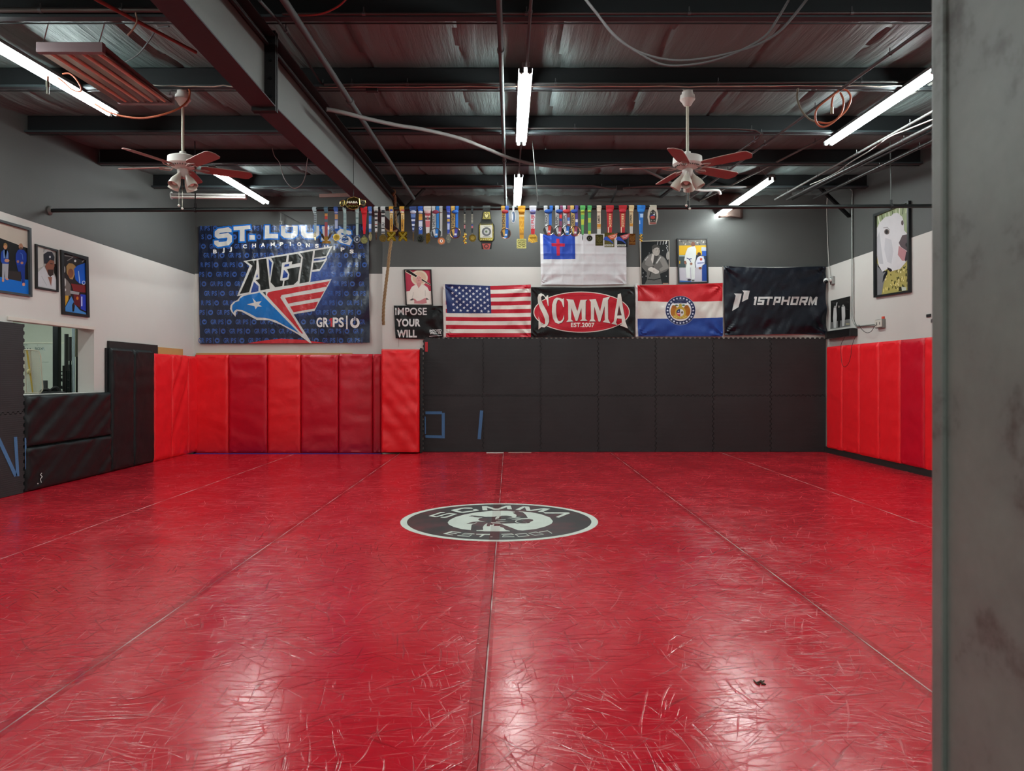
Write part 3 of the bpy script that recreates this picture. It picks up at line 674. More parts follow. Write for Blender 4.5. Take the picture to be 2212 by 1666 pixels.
FX = [(.142, 6.42, 0, 'lit twin-tube fixture hanging in the middle of the ceiling, the nearer of two in line'), (.135, 10.50, 0, 'lit twin-tube fixture in the middle just above the medals, end on to the back wall'),
      (3.70, 6.42, -1.8, 'lit twin-tube fixture beside the grey door frame, upper right of the picture'), (3.78, 10.70, 3.2, 'lit twin-tube fixture at the right, beyond the longer-looking one, near the back wall'),
      (-4.06, 5.27, .4, 'lit twin-tube fixture at the left picture edge, below the unlit lamp panel'), (-4.06, 10.16, .9, 'lit twin-tube fixture behind the left ceiling fan'),
      (.142, 2.34, 0, 0), (3.70, 2.34, 0, 0), (-4.06, 1.5, 0, 0)]
f0 = make_fixture((0, 0, 0), 'x', 'lit tube fixtures')
for i, (x, y, rz, lb) in enumerate(FX):
    f = f0 if i == 0 else copy_tree(f0); f.location = (x, y, lampz(y)); f.rotation_euler = (math.atan(.047) if i != 3 else -.012, 0, R(rz)); f['label'] = lb or 'lit twin-tube fixture over the near floor, above and behind the picture frame'
    if not lb: f['group'] = 'lit tube fixtures over the near floor'
f = copy_tree(f0); f.rotation_euler = (0, 0, 0); f.location = (-.6, -3.2, 2.86); f['label'] = 'lit twin-tube fixture in the lobby behind the camera'; f['group'] = 'lobby lights'
f = copy_tree(f0); f.rotation_euler = (0, 0, 0); f.location = (-7.9, 8.6, 2.84); f['label'] = 'lit twin-tube fixture in the weights room beyond the opening'; f['group'] = 'weights room lights'
# unlit fixture across the back left
g0 = empty('fluorescent_fixture', W(372, 422, 11.3), 'unlit white fixture lying across the roof behind the left ceiling fan', 'light fixture')
p, q = W(372, 421, 11.3), W(532, 423, 11.3)
g = G(); g.beam(p, q, .10, .03, M('#8d8a86', 'paint')); g.build('housing', g0)
for k in (-.026, .026):
    g = G(); g.tube([p + Vector((0, k, -.035)), q + Vector((0, k, -.035))], .017, M('#c9c2bb', 'plastic'), 10); g.build('tube', g0)
g = G(); g.sphere(p + Vector((-.01, 0, -.01)), .06, M('#a7a49f', 'plastic'), 12, (.35, .9, 1)); g.build('end_cap', g0)
# unlit high-bay panel with mirror reflectors
COP = M('#c08472', 'satin'); MIR = M('#b9aaa0', 'metal')
x0, x1, y0, y1 = -3.70, -3.20, 5.85, 7.12; zA = CH + 2.555; zB = CH + 2.60
root = empty('high_bay_lamp', ((x0 + x1) / 2, y0, zA), 'unlit lamp panel with copper toned tubes and mirror reflectors, hanging above the left tubes', 'light fixture')
def zz(y): return zA + (zB - zA) * (y - y0) / (y1 - y0)
for y, d in ((y0, .0), (y1 - .05, .0)):
    g = G(); g.bbox((x0 - .01, y, zz(y) - .005), (x1 + .01, y + .05, zz(y) + .075), M('#7b6a6c', 'paint'), .004); g.build('end_housing', root)
pw = (x1 - x0) / 4
for k in range(4):
    xa = x0 + k * pw; pts = []
    for i in range(9): t = i / 8; pts.append((xa + pw * t, .055 * math.sin(PI * t)))
    g = G()
    vs = [(x, y, zz(y) + h) for y in (y0 + .05, y1 - .05) for x, h in pts]; g.add(vs, [(i, i + 1, i + 10, i + 9) for i in range(8)], MIR, True); g.build('reflector', root, fix=False)
    g = G(); g.tube([(xa + pw / 2, y0 + .05, zz(y0) + .018), (xa + pw / 2, y1 - .05, zz(y1) + .018)], .0145, COP, 12); g.build('tube', root)
g = G(); g.box((x0, y0 + .05, zz(y0) + .058), (x1, y1 - .05, zz(y0) + .07), M('#6b5a5a', 'paint')); g.build('back_plate', root)
for a, b_ in (((x0 + .03, y0 + .02), (97, 88)), ((x1 - .03, y0 + .02), None), ((x0 + .03, y1 - .03), None), ((x1 - .03, y1 - .03), None)):
    p = Vector((a[0], a[1], zz(a[1]) + .07)); g = G(); g.tube([p, p + Vector((.0, .02, .04)), Vector((a[0] + .06, a[1] - .02, roofz(a[1]) + .12))], .004, M('#9b9b9a', 'metal'), 6); g.build('hanging_wire', root)
# ================================================================ ceiling fans
WM = M('#c9c6c0', 'paint'); RW = M('#8a5a54', 'wood'); GL = M('#c4bfb2', 'satin')
def make_fan(label):
    root = empty('ceiling_fan', (0, 0, 0), label, 'ceiling fan', 'ceiling fans'); zt = .635   # z=0 at blade level
    g = G(); g.lathe([(.0, zt + .10), (.05, zt + .10), (.055, zt + .055), (.068, zt + .05), (.072, zt + .01), (.055, zt - .01), (.035, zt - .045), (.015, zt - .055), (0, zt - .055)], (0, 0, 0), WM); g.build('canopy', root)
    g = G(); g.cyl((0, 0, .13), (0, 0, zt - .03), .0135, M('#bdb9a8', 'paint'), 12); g.lathe([(.0, .15), (.03, .15), (.034, .10), (.0, .10)], (0, 0, 0), WM); g.build('downrod', root)
    g = G(); g.lathe([(0, .115), (.10, .11), (.135, .095), (.14, .03), (.125, .015), (.10, .0), (.07, -.012), (0, -.012)], (0, 0, 0), WM, 32)
    for k in range(32):
        t = 2 * PI * k / 32; g.box((.098, -.004, .002), (.122, .004, .012), M('#57534e'), Matrix.Rotation(t, 4, 'Z'))
    g.build('motor_housing', root)
    for k in range(5):
        a = R(30 + 72 * k); mt = Matrix.Rotation(a, 4, 'Z') @ Matrix.Rotation(R(-13), 4, 'X')
        g = G(); pts = [(.16, -.045), (.20, -.062), (.40, -.070), (.585, -.072), (.615, -.060), (.628, -.030), (.640, 0), (.628, .030), (.615, .060), (.585, .072), (.40, .070), (.20, .062), (.16, .045)]
        g.ext([mt @ Vector((x, y, .0)) for x, y in pts], mt.to_3x3() @ Vector((0, 0, 1)), .006, RW)
        g.ext([mt @ Vector((x, y, .006)) for x, y in pts], mt.to_3x3() @ Vector((0, 0, 1)), .002, M('#b7a99c', 'wood')); b = g.build('fan_blade', root)
        g = G(); mt2 = Matrix.Rotation(a, 4, 'Z')
        for s_ in (-1, 1): g.tube([mt2 @ Vector((.10, 0, -.008)), mt2 @ Vector((.14, s_ * .03, -.014)), mt2 @ Vector((.19, s_ * .035, -.008)), mt2 @ Vector((.235, 0, -.006))], .006, M('#a5918b', 'paint'), 6)
        g.build('blade_arm', b)
    g = G(); g.lathe([(0, -.012), (.045, -.012), (.05, -.03), (.048, -.085), (.035, -.10), (.0, -.105)], (0, 0, 0), WM, 24); g.build('light_hub', root)
    for k in range(4):
        a = R(250 + 90 * k); d = Vector((math.cos(a), math.sin(a), 0)); p = d * .045 + Vector((0, 0, -.075)); ax = (d * .62 + Vector((0, 0, -1))).normalized()
        g = G(); g.lathe([(.020, 0), (.024, .02), (.034, .045), (.046, .08), (.050, .115), (.0515, .14), (.047, .14), (.044, .08), (.018, .03)], p, GL, 20, axis=ax)
        sh = g.build('lamp_shade', root); g = G(); g.sphere(p + ax * .10, .028, M('#d8d2c4', 'satin'), 12); g.build('bulb', sh)
        g = G(); g.cyl(p - ax * .02, p + ax * .02, .021, WM, 12); g.build('lamp_socket', sh)
    for dx, L_c in ((.012, .30), (-.02, .27)):
        g = G(); g.tube([(dx, -.04, -.09), (dx, -.04, -.09 - L_c)], .0022, M('#8a857a', 'metal'), 5); g.sphere((dx, -.04, -.10 - L_c), .012, M('#d8d5cc', 'plastic'), 10); g.build('pull_chain', root)
    return root
f1 = make_fan('white ceiling fan with reddish blades at the left, in front of the lit tube'); f2 = copy_tree(f1); f2['label'] = 'white ceiling fan with reddish blades at the right, above the row of medals'
Yf = 7.10; zf = CH + 453 * Yf / F; f1.location = ((395 - VX) * Yf / F, Yf, zf); f2.location = ((1485 - VX) * Yf / F, Yf, zf)
# ================================================================ pipes and cables
GP = M('#454d4d', 'paint'); DP = M('#242526', 'paint'); EMT = M('#858783', 'steel')
def pipe(pts, r, m, label, name='pipe', cat='pipe', fit=(), seg=10, group=None, straps=0):
    g = G(); P_ = [Vector(p) for p in pts]; g.tube(P_, r, m, seg)
    if fit:
        a, b_ = P_[0], P_[-1]; d = (b_ - a).normalized()
        for t in fit: c = a.lerp(b_, t); g.tube([c - d * r * 1.4, c - d * r * 1.1, c + d * r * 1.1, c + d * r * 1.4], [r * 1.05, r * 1.4, r * 1.4, r * 1.05], m, seg)
    o = g.build(name); tag(o, label, cat, group)
    if straps:
        for k in range(straps):
            t = (k + .5) / straps * (len(P_) - 1); i = int(t); c = P_[i].lerp(P_[i + 1], t - i); d = (P_[i + 1] - P_[i]).normalized(); g = G()
            g.tube([c - d * .012, c + d * .012], r + .004, M('#58595a', 'steel'), seg); g.tube([c, c + Vector((0, 0, .05))], .005, M('#58595a', 'steel'), 5); g.build('strap', o)
    return o
pipe([(-.075, 1.2, roofz(1.2) - .03), (-.06, 12.99, roofz(12.99) - .03)], .021, GP, 'grey gas pipe running straight to the back wall in the middle of the ceiling', fit=(.25, .41, .72, .93))
pipe([(-1.50, 1.2, roofz(1.2) - .10), (-1.52, 11.9, roofz(11.9) - .10)], .026, GP, 'thick grey pipe right of the girder, running towards the rope', fit=(.33, .55, .86))
pipe([W(560, 0, 4.6), W(605, 50, 5.5), W(650, 112, 6.2), W(692, 178, 6.98), W(700, 185, 7.02), W(800, 187, 7.02)], .010, DP, 'thin dark conduit bending onto the fan purlin right of the girder', 'conduit', 'conduit', straps=2)
pipe([(.155, 1.2, roofz(1.2) - .02), (.150, 6.38, roofz(6.38) - .02)], .012, GP, 'thin conduit feeding the nearer middle tube fixture', 'conduit', 'conduit', fit=(.8,))
pipe([(.14, 8.90, roofz(8.9) - .02), (.135, 10.46, roofz(10.46) - .02)], .011, GP, 'short conduit joining the two middle tube fixtures', 'conduit', 'conduit')
g = G(); g.bbox(W(790, 196, 6.98) + Vector((0, 0, 0)), W(815, 176, 6.98) + Vector((0, .05, 0)), DP, .004); tag(g.build('junction_box'), 'small black junction box under the fan purlin right of the girder', 'junction box')
pipe([W(0, 22, 5.47), W(350, 22, 5.47)], .018, M('#544f4c', 'steel'), 'pair of dusty grey pipes under the nearest purlin at the top left', straps=2)
pipe([W(610, 30, 5.47), W(2016, 28, 5.47)], .010, M('#4a4443', 'steel'), 'thin dark conduit along the nearest purlin at the top of the picture', 'conduit', 'conduit', straps=4)
pipe([W(700, 182, 6.96), W(900, 181, 6.96), W(1500, 180, 6.96), W(2016, 176, 6.96)], .012, M('#50504f', 'steel'), 'dark conduit under the fan purlin running to the door frame', 'conduit', 'conduit', straps=5)
def wob(a, b_, n, amp, seed, sag=0):
    a, b_ = Vector(a), Vector(b_); o = []
    for i in range(n + 1):
        t = i / n; o.append(a.lerp(b_, t) + Vector((0, amp * noise.noise(Vector((t * n * .5, seed, 1))), amp * noise.noise(Vector((t * n * .5, seed, 7))) - sag * math.sin(PI * t))))
    return o
pipe(wob(W(690, 188, 6.93), W(1990, 185, 6.93), 44, .012, 3), .0065, M('#a8a194', 'metal'), 'pale armoured cable looping along under the fan purlin', 'cable', 'cable')
pipe(wob(W(330, 184, 6.93), W(505, 188, 6.93), 8, .02, 5), .006, M('#a8a194', 'metal'), 'pale armoured cable from the left ceiling fan to the girder', 'cable', 'cable')
pipe([W(720, 276, 8.47), W(1590, 278, 8.47), W(1632, 281, 8.47), W(1645, 289, 8.46), W(1640, 297, 8.5), W(1592, 330, 9.35), W(1500, 398, 11.6)], .012, M('#555453', 'steel'), 'dark conduit along the third purlin that bends down towards the back right', 'conduit', 'conduit', straps=5)
pipe([W(870, 402, 11.45), W(1280, 401, 11.45), W(1320, 408, 11.45), W(1400, 402, 11.45), W(1640, 403, 11.45)], .014, M('#5d5b59', 'steel'), 'grey conduit along the last purlin before the back wall', 'conduit', 'conduit', straps=4)
g = G(); g.bbox(W(1332, 410, 11.4), W(1346, 400, 11.4) + Vector((0, .04, 0)), DP, .004); tag(g.build('junction_box'), 'small dark junction box on the last purlin left of the right fan', 'junction box')
# fat pale hose crossing the roof
HO = M('#686664', 'paint')
hp = [(705, 236, 7.0), (740, 243, 7.1), (800, 258, 7.4), (860, 271, 7.7), (905, 278, 7.9), (960, 290, 8.2), (1005, 303, 8.45), (1060, 325, 8.9), (1100, 341, 9.3), (1150, 354, 9.7), (1200, 360, 9.9), (1260, 363, 10.0), (1300, 359, 10.05), (1335, 353, 10.05), (1370, 358, 10.2), (1410, 375, 10.6), (1450, 396, 11.0)]
def smooth(ps, n=5):
    ps = [Vector(p) for p in ps]; o = []
    for i in range(len(ps) - 1):
        a = ps[max(0, i - 1)]; b = ps[i]; c = ps[i + 1]; d = ps[min(len(ps) - 1, i + 2)]
        for k in range(n):
            t = k / n; o.append(.5 * ((2 * b) + (c - a) * t + (2 * a - 5 * b + 4 * c - d) * t * t + (3 * b - a - 3 * c + d) * t ** 3))
    return o + [ps[-1]]
pipe(smooth([W(*p) for p in hp]), .020, HO, 'fat pinkish grey flexible hose snaking across the roof towards the right fan', 'hose', 'hose')
pipe(smooth([W(1450, 396, 11.0), W(1480, 404, 11.2), W(1515, 411, 11.4), W(1550, 411, 11.5), W(1556, 420, 11.55)]), .020, M('#cfd0cc', 'plastic'), 'white end of the flexible hose beside the right fan', 'hose', 'hose')
pipe(smooth([W(150, 353, 0) if 0 else W(1155, 352, 9.6), W(1250, 362, 9.8), W(1330, 358, 10.0), W(1400, 362, 10.1), W(1460, 365, 10.2)]), .004, DP, 'thin dark wire hanging along the fat hose', 'wire', 'wire')
CB = M('#4c4949', 'rubber')
for k, (pp, lb) in enumerate(([[(1262, -6), (1290, 30), (1325, 75), (1365, 105), (1410, 123), (1460, 131), (1520, 127), (1590, 112), (1640, 95), (1690, 62), (1745, -4)], 'upper of the two grey cables swooping down at the top right'],
                              [[(1262, -4), (1296, 38), (1330, 78), (1375, 112), (1425, 138), (1470, 142), (1530, 134), (1590, 114), (1650, 80), (1680, 40), (1706, -4)], 'lower of the two grey cables swooping down at the top right'])):
    pipe(smooth([W(x, y, 4.9) for x, y in pp]), .009 if k == 0 else .008, CB, lb, 'cable', 'cable', group='swooping cables')
pipe(smooth([W(203, -4, 5.10), W(300, 48, 5.5), W(423, 113, 6.1)]), .014, M('#7d3c36', 'paint'), 'reddish pipe from the top edge to the girder above the lamp panel', fit=())
pipe(smooth([W(293, 28, 5.45), W(296, 45, 5.4), W(288, 62, 5.38), (W(276, 76, 5.36))]), .006, M('#b79a86', 'plastic'), 'short tan tie hanging from the reddish pipe', 'cable_tie', 'cable tie')
pipe(smooth([W(365, 57, 5.85), W(340, 62, 5.95), W(322, 88, 6.1), W(295, 120, 6.4), W(258, 139, 6.6)]), .006, M('#2a2b2c', 'rubber'), 'black wire drooping beside the lamp panel at the top left', 'wire', 'wire')
pipe(smooth([W(705, 6, 4.9), W(745, 0, 4.9)]) if 0 else smooth([W(635, 33, 5.40), W(668, 33, 5.38), W(700, 28, 5.35), W(730, 14, 5.3), W(750, -4, 5.25)]), .007, M('#8a2f2b', 'plastic'), 'thin red hose hanging from the nearest purlin right of the girder', 'hose', 'hose')
pipe([(x, y, z) for x, y, z in (W(590, 265, 9.9), W(583, 280, 9.9))] + smooth([W(584, 300, 9.9), W(592, 335, 9.9), W(604, 352, 9.9), W(614, 385, 9.9), W(632, 406, 9.9), W(650, 400, 9.9), W(660, 378, 9.9), W(664, 345, 9.9), W(668, 340, 9.9)]), .005, M('#a7a29f', 'plastic'), 'thin white wire drooping in a loop below the girder', 'wire', 'wire')
OR = M('#a8583a', 'plastic')
ho = pipe(smooth([W(104, 165, 5.6), W(103, 178, 5.6)]), .008, OR, 'orange hose end hanging below the left tubes', 'hose', 'hose')
g = G(); g.tube([W(103, 176, 5.6), W(103, 188, 5.6)], .014, M('#b9b6a6', 'metal'), 10); g.tube([W(103, 188, 5.6), W(103, 203, 5.6)], .010, M('#b9b6a6', 'metal'), 10); g.build('air_coupler', ho)['label'] = 'pale brass coupler'
pipe(smooth([W(135, 160, 6.3), W(150, 159, 6.3), W(165, 172, 6.3), W(175, 190, 6.3), W(172, 198, 6.3), W(155, 193, 6.3), W(140, 180, 6.3), W(125, 168, 6.3)] ), .007, OR, 'small loop of orange hose beside the left tubes', 'hose', 'hose')
pipe(smooth([W(205, 225, 6.9), W(235, 242, 6.9), W(270, 252, 6.9), (W(310, 255, 6.9)), W(350, 248, 6.9), W(385, 235, 6.95), W(405, 218, 7.0), W(410, 200, 7.02), W(407, 190, 7.05)]), .009, OR, 'orange air hose sagging from the tubes to the left ceiling fan', 'hose', 'hose')
# coil of orange hose by the right conduits
cp = [(1724, 190), (1722, 215), (1730, 240), (1745, 258), (1768, 266), (1795, 262), (1815, 245), (1824, 220), (1820, 203), (1808, 203), (1800, 214), (1795, 232)]
pipe(smooth([W(x, y, 7.0) for x, y in [(1724, 190), (1722, 212), (1731, 238), (1747, 256), (1762, 263)]]), .009, M('#6f6a5c', 'rubber'), 'grey hose end hanging beside the orange coil', 'hose', 'hose')
pipe(smooth([W(x, y, 6.95 - k * .01) for k, (x, y) in enumerate([(1762, 263), (1790, 266), (1812, 254), (1830, 235), (1838, 212), (1830, 196), (1815, 194), (1802, 206), (1797, 222), (1797, 240)])]), .009, OR, 'orange air hose loop hanging from the conduit at the right', 'hose', 'hose')
ho = pipe(smooth([W(x, y, 6.85 - k * .01) for k, (x, y) in enumerate([(1815, 200), (1822, 218), (1818, 244), (1800, 264), (1780, 274), (1766, 268), (1761, 252), (1765, 235), (1778, 222), (1800, 205), (1812, 196)])]), .009, OR, 'second orange loop of the hose coil with the tight ring', 'hose', 'hose')
g = G(); g.tube([W(1797, 232, 6.84), W(1797, 246, 6.84)], .014, M('#b5a287', 'metal'), 10); g.build('air_coupler', ho)['label'] = 'brass coupler'
# conduits along the right side
def run(pa, Ya, pb, Yb, r, m, lab, straps=4, gr='conduits along the right side of the roof'):
    a, b_ = W(*pa, Ya), W(*pb, Yb); e_ = a + (a - b_) * ((Ya - 1.2) / (Yb - Ya)); e_.z = roofz(e_.y) - (roofz(a.y) - a.z)
    pipe([e_, a, b_], r, m, lab, 'conduit', 'conduit', straps=straps * 2, group=gr)
run((2035, 35), 5.3, (1488, 430), 12.4, .014, M('#4a4a4a', 'paint'), 'conduit passing through the orange hose coil at the right', 5)
run((2040, 166), 6.78, (1513, 434), 12.75, .013, M('#5e5f5c', 'paint'), 'conduit running just right of the right tube fixtures')
run((2040, 227), 6.9, (1674, 431), 12.3, .014, M('#5a5a58', 'paint'), 'uppermost conduit of the bundle nearest the right wall')
run((2040, 259), 7.1, (1700, 431), 12.3, .020, M('#4f4d4c', 'steel'), 'thickest pipe of the bundle nearest the right wall', 3)
run((2040, 270), 7.2, (1712, 431), 12.3, .012, M('#3c3b3b', 'steel'), 'thin dark pipe under the thickest pipe of the right bundle', 0)
run((2040, 292), 7.4, (1758, 429), 12.2, .020, M('#454443', 'steel'), 'lowest pipe close under the roof at the right wall', 4)
pipe(smooth([W(2030, 252, 7.0), W(1960, 280, 7.6), W(1920, 297, 8.0), W(1880, 325, 8.8), W(1835, 352, 9.7), (W(1800, 377, 10.6)), W(1750, 399, 11.4)]), .007, M('#b3b1ab', 'plastic'), 'white cable winding between the pipes at the upper right', 'cable', 'cable')
pipe(smooth([W(1620, 352, 11.0), W(1640, 362, 11.0), W(1655, 380, 11.0), W(1660, 392, 10.9)]), .005, EMT, 'thin wire curving to the far right tube fixture', 'wire', 'wire')
# wall conduits on the right wall
xw = XR - .02
pipe([WX(1826, 404, xw) + Vector((-.35, 0, -.03))] + smooth([WX(1836, 402, xw) + Vector((-.08, 0, 0)), WX(1841, 412, xw), WX(1841, 440, xw), WX(1841, 680, xw)] , 3) + smooth([WX(1842, 690, xw), WX(1847, 701, xw), WX(1856, 705, xw), WX(1898, 701, xw)], 3), .012, EMT, 'shiny conduit dropping down the right wall to the outlet box', 'conduit', 'conduit')
pipe([WX(1842.6, 560, xw), WX(1843, 690, xw), WX(1849, 706, xw), WX(1898, 703, xw)], .009, M('#a9a8a3', 'paint'), 'second painted conduit beside the shiny one on the right wall', 'conduit', 'conduit')
pipe(smooth([WX(1787, 428, xw + .005), WX(1786, 450, xw + .005), WX(1787, 500, xw + .005), WX(1790, 560, xw + .005), WX(1792, 585, xw), WX(1794, 600, xw)]), .006, M('#b9b5ad', 'plastic'), 'white camera cable running down the back right corner', 'cable', 'cable')
ro = empty('outlet_box', WX(1905, 700, XR), 'grey double outlet box with a red switch on the right wall', 'outlet')
y1, y0 = 5.54 * F / (1897 - VX), 5.54 * F / (1913 - VX)
def zr(px, py): return CH - (py - VY) * XR / (px - VX)
g = G(); g.bbox((XR - .045, y0, zr(1905, 709)), (XR, y1, zr(1905, 690)), M('#8c8d89', 'steel'), .004); g.build('box', ro)
g = G(); g.bbox((XR - .055, y0 + .01, zr(1905, 707)), (XR - .045, y1 - .01, zr(1905, 691)), M('#c5c1b6', 'plastic'), .002)
for k in (.3, .7): g.box((XR - .058, y0 + (y1 - y0) * k - .008, zr(1905, 702)), (XR - .054, y0 + (y1 - y0) * k + .008, zr(1905, 696)), M('#55524e'))
g.build('cover_plate', ro)
g = G(); g.bbox((XR - .02, y0 + .02, zr(1908, 691)), (XR - .001, y0 + .08, zr(1908, 684)), M('#d8472f', 'plastic'), .002); g.build('red_sticker', ro)
pipe(smooth([WX(1896, 702, xw - .03), WX(1890, 704, xw - .05), WX(1882, 716, xw - .05), WX(1872, 719, xw - .05), WX(1862, 712, xw - .05), WX(1855, 702, xw - .03)]), .004, M('#2b2a29', 'rubber'), 'black power cord drooping below the outlet box', 'cord', 'cord')
pipe(smooth([WX(1826, 726, 5.40), WX(1822, 734, 5.40), WX(1817, 745, 5.38), WX(1817, 770, 5.36), WX(1819, 786, 5.36), WX(1825, 793, 5.36), WX(1833, 785, 5.36), WX(1838, 768, 5.36), WX(1840, 748, 5.38), WX(1849, 724, 5.42)]), .0035, M('#241a1a', 'rubber'), 'thin black cable hanging in a loop in front of the red pads', 'cord', 'cord')
# sound bar shaped box, security camera, wall bits
ys_, ye = XR * F / (1853 - VX), 12.93
ro = empty('soundbar', (XR - .06, (ys_ + ye) / 2, 2.0), 'long black speaker bar on the right wall below the black and white print', 'speaker')
g = G(); pts = [(XR - .001, ys_), (XR - .12, ys_ + .02), (XR - .13, ye - .22), (XR - .09, ye - .05), (XR - .001, ye)]
g.ext([(x, y, 1.955) for x, y in pts], (0, 0, 1), .12, M('#0f0f10', 'plastic')); g.build('body', ro, bevel=.008)
g = G(); g.ext([(x + .02, y, 2.078) for x, y in pts[1:4]] + [(XR - .02, ye - .05, 2.078), (XR - .02, ys_, 2.078)], (0, 0, 1), .005, M('#2a2a2b', 'metal')); g.build('top_panel', ro)
ro = empty('security_camera', (5.48, 12.85, 2.98), 'small white dome security camera on the right wall by the dark flag', 'camera')
c = WX(1797, 606, XR - .03); g = G(); g.bbox(c + Vector((-.01, -.06, -.065)), c + Vector((.03, .06, .065)), M('#8f908c', 'paint'), .004); g.build('mounting_box', ro)
g = G(); g.cyl(c + Vector((-.01, 0, .01)), c + Vector((-.06, .01, 0)), .032, M('#c9c9c6', 'plastic'), 14); c2 = c + Vector((-.095, 0, -.005)); g.sphere(c2, .048, M('#cfcfcc', 'plastic'), 18); h = g.build('housing', ro)
g = G(); g.sphere(c2 + Vector((-.012, -.022, -.018)), .034, M('#0c0c0e', 'photo'), 16); g.build('lens', h)
g = G(); p = WX(2007, 682, XR); g.bbox(p + Vector((-.012, -.05, -.02)), p + Vector((-.001, .05, .02)), M('#1d1c1b', 'plastic'), .003); tag(g.build('wall_clip'), 'tiny black clip on the right wall near the door frame', 'clip')
g = G(); p = WX(2013, 693, XR); g.bbox(p + Vector((-.004, -.11, -.025)), p + Vector((-.001, .02, .02)), M('#8c8a86', 'metal'), .001); tag(g.build('duct_tape'), 'grey tape patch on the right wall at the door frame', 'tape')
# ================================================================ medal pipe with hangers
def ppy(x): return 455 - 10 * (x - 55) / 1961.0
YP = 8.95
a = W(55, 455, YP); a.x = XL + .01; b_ = W(2092, 444.8, YP); b_.x = XR - .01
pr = pipe([a, b_], .024, M('#2c2f2f', 'steel'), 'long black horizontal pipe across the hall carrying the medals', 'hanging_pipe', 'pipe')
g = G(); g.lathe([(0, 0), (.055, 0), (.055, .012), (.03, .03), (0, .03)], a - Vector((.005, 0, 0)), M('#6a6a66', 'steel'), 16, axis=(1, 0, 0)); g.build('end_flange', pr)
for x, x2, y2, lb in ((88, 86, 295, 'thin rod at the left end of the medal pipe'), (422, 421, 350, 'rod right of the left ceiling fan'), (764, 763, 290, 'wire dropping to the championship belt'), (1163, 1150, 322, 'thin rod right of the bright middle tube'), (1487, 1487, 300, 'rod behind the right ceiling fan'), (1925, 1923, 278, 'rod in front of the right wall')):
    zt = roofz(YP - .4); p = W(x, ppy(x), YP); q = W(x2, y2, YP); q.z = roofz(YP) + .02
    g = G(); g.tube([p, q], .0075 if x != 764 else .004, DP if x < 1100 else M('#555654', 'steel'), 6); r_ = g.build('hanger_rod'); tag(r_, 'pipe hanger, ' + lb, 'hanger rod', 'rods holding the medal pipe')
    g = G(); g.tube([p + Vector((-.012, 0, 0)), p + Vector((.012, 0, 0))], .032, DP, 12); g.tube([p + Vector((0, 0, .03)), p + Vector((0, 0, .075))], .014, DP, 8); g.build('hanger_clamp', r_)
# climbing rope
RP = M('#866a48', 'wovn')
def rope(pts, r, name, lab):
    ps = smooth(pts, 12); g = G(); L_ = 0
    acc = [0]
    for i in range(1, len(ps)): acc.append(acc[-1] + (ps[i] - ps[i - 1]).length)
    n = int(acc[-1] / .012); dense = []
    for k in range(n + 1):
        s_ = acc[-1] * k / n; i = max(j for j in range(len(acc)) if acc[j] <= s_ + 1e-9); i = min(i, len(ps) - 2); t = (s_ - acc[i]) / max(1e-6, acc[i + 1] - acc[i]); dense.append(ps[i].lerp(ps[i + 1], t))
    for st in range(3):
        q = []
        for k, p in enumerate(dense):
            th = k * .012 / (r * 5.5) * 2 * PI / 1.2 + st * 2 * PI / 3; d = (dense[min(k + 1, n)] - dense[max(k - 1, 0)]).normalized(); u = d.orthogonal().normalized(); u = (Vector((1, 0, 0)) - d * d.x).normalized() if abs(d.x) < .9 else (Vector((0, 0, 1)) - d * d.z).normalized(); v = d.cross(u); q.append(p + (u * math.cos(th) + v * math.sin(th)) * r * .5)
        g.tube(q, r * .56, RP, 6)
    return tag(g.build(name), lab, 'rope')
yr_ = 12.3
rp = rope([W(849, 405, 12.0), W(853, 430, 12.1), W(853, 448, yr_), W(855, 480, yr_), W(854, 492, yr_), W(846, 500, yr_), W(845, 520, yr_), W(841, 550, yr_), W(838, 580, yr_), W(833, 620, yr_), W(829, 660, yr_), W(828, 690, yr_ + .02), W(829, 702, yr_ + .04)], .026, 'climbing_rope', 'long tan climbing rope hanging beside the left corner of the back wall')
g = G()
ps = smooth([W(838, 496, yr_ - .03), W(846, 503, yr_ - .05), W(856, 495, yr_ - .05), W(857, 483, yr_ - .03)], 8); g.tube(ps, .03, RP, 8); ps = smooth([W(833, 491, yr_), W(840, 498, yr_ + .03), W(852, 500, yr_ + .04)], 8); g.tube(ps, .026, RP, 8); g.build('knot', rp)
rope([W(845, 400, 11.9), W(852, 412, 11.85), W(849, 420, 11.9), W(842, 410, 11.95)], .022, 'rope_lashing', 'tan rope lashing tied round the girder end above the climbing rope')
# pale board fixed beside the girder end, wood piece, insulation patch
g = G(); g.ext([W(857, 431, 12.93), W(862, 431, 12.93), W(866, 503, 12.93), W(857, 492, 12.93)], (0, 1, 0), .02, M('#aaa193', 'wood')); tag(g.build('pale_board'), 'narrow pale board standing beside the girder end behind the gold medals', 'board')
g = G(); g.beam(W(876, 446, 12.6), W(846, 478, 12.6), .05, .02, M('#161616', 'paint')); tag(g.build('roof_strut'), 'short black brace behind the two gold square medals', 'strut')
g = G(); g.beam(W(690, 423, 12.4), W(762, 421, 12.4), .03, .055, M('#8d7068', 'wood')); tag(g.build('timber_board'), 'short reddish board under the roof left of the championship belt', 'board')
g = G(); vs = []; 
for j in range(9):
    for i in range(7):
        p = W(1551 + i * 8, 422 + j * 6.3, 12.99); vs.append(p + Vector((0, -.05 - .06 * math.sin(PI * i / 6) - .03 * noise.noise(Vector((i * .8, j * .7, 2))), 0)))
g.add(vs, [(j * 7 + i, j * 7 + i + 1, j * 7 + i + 8, j * 7 + i + 7) for j in range(8) for i in range(6)], M('#5a4a44', 'cloth'), True)
o = g.build('insulation_wrap'); s_ = o.modifiers.new('s', 'SOLIDIFY'); s_.thickness = .04; tag(o, 'brown insulation wrap on the back wall behind the far right tubes', 'insulation')
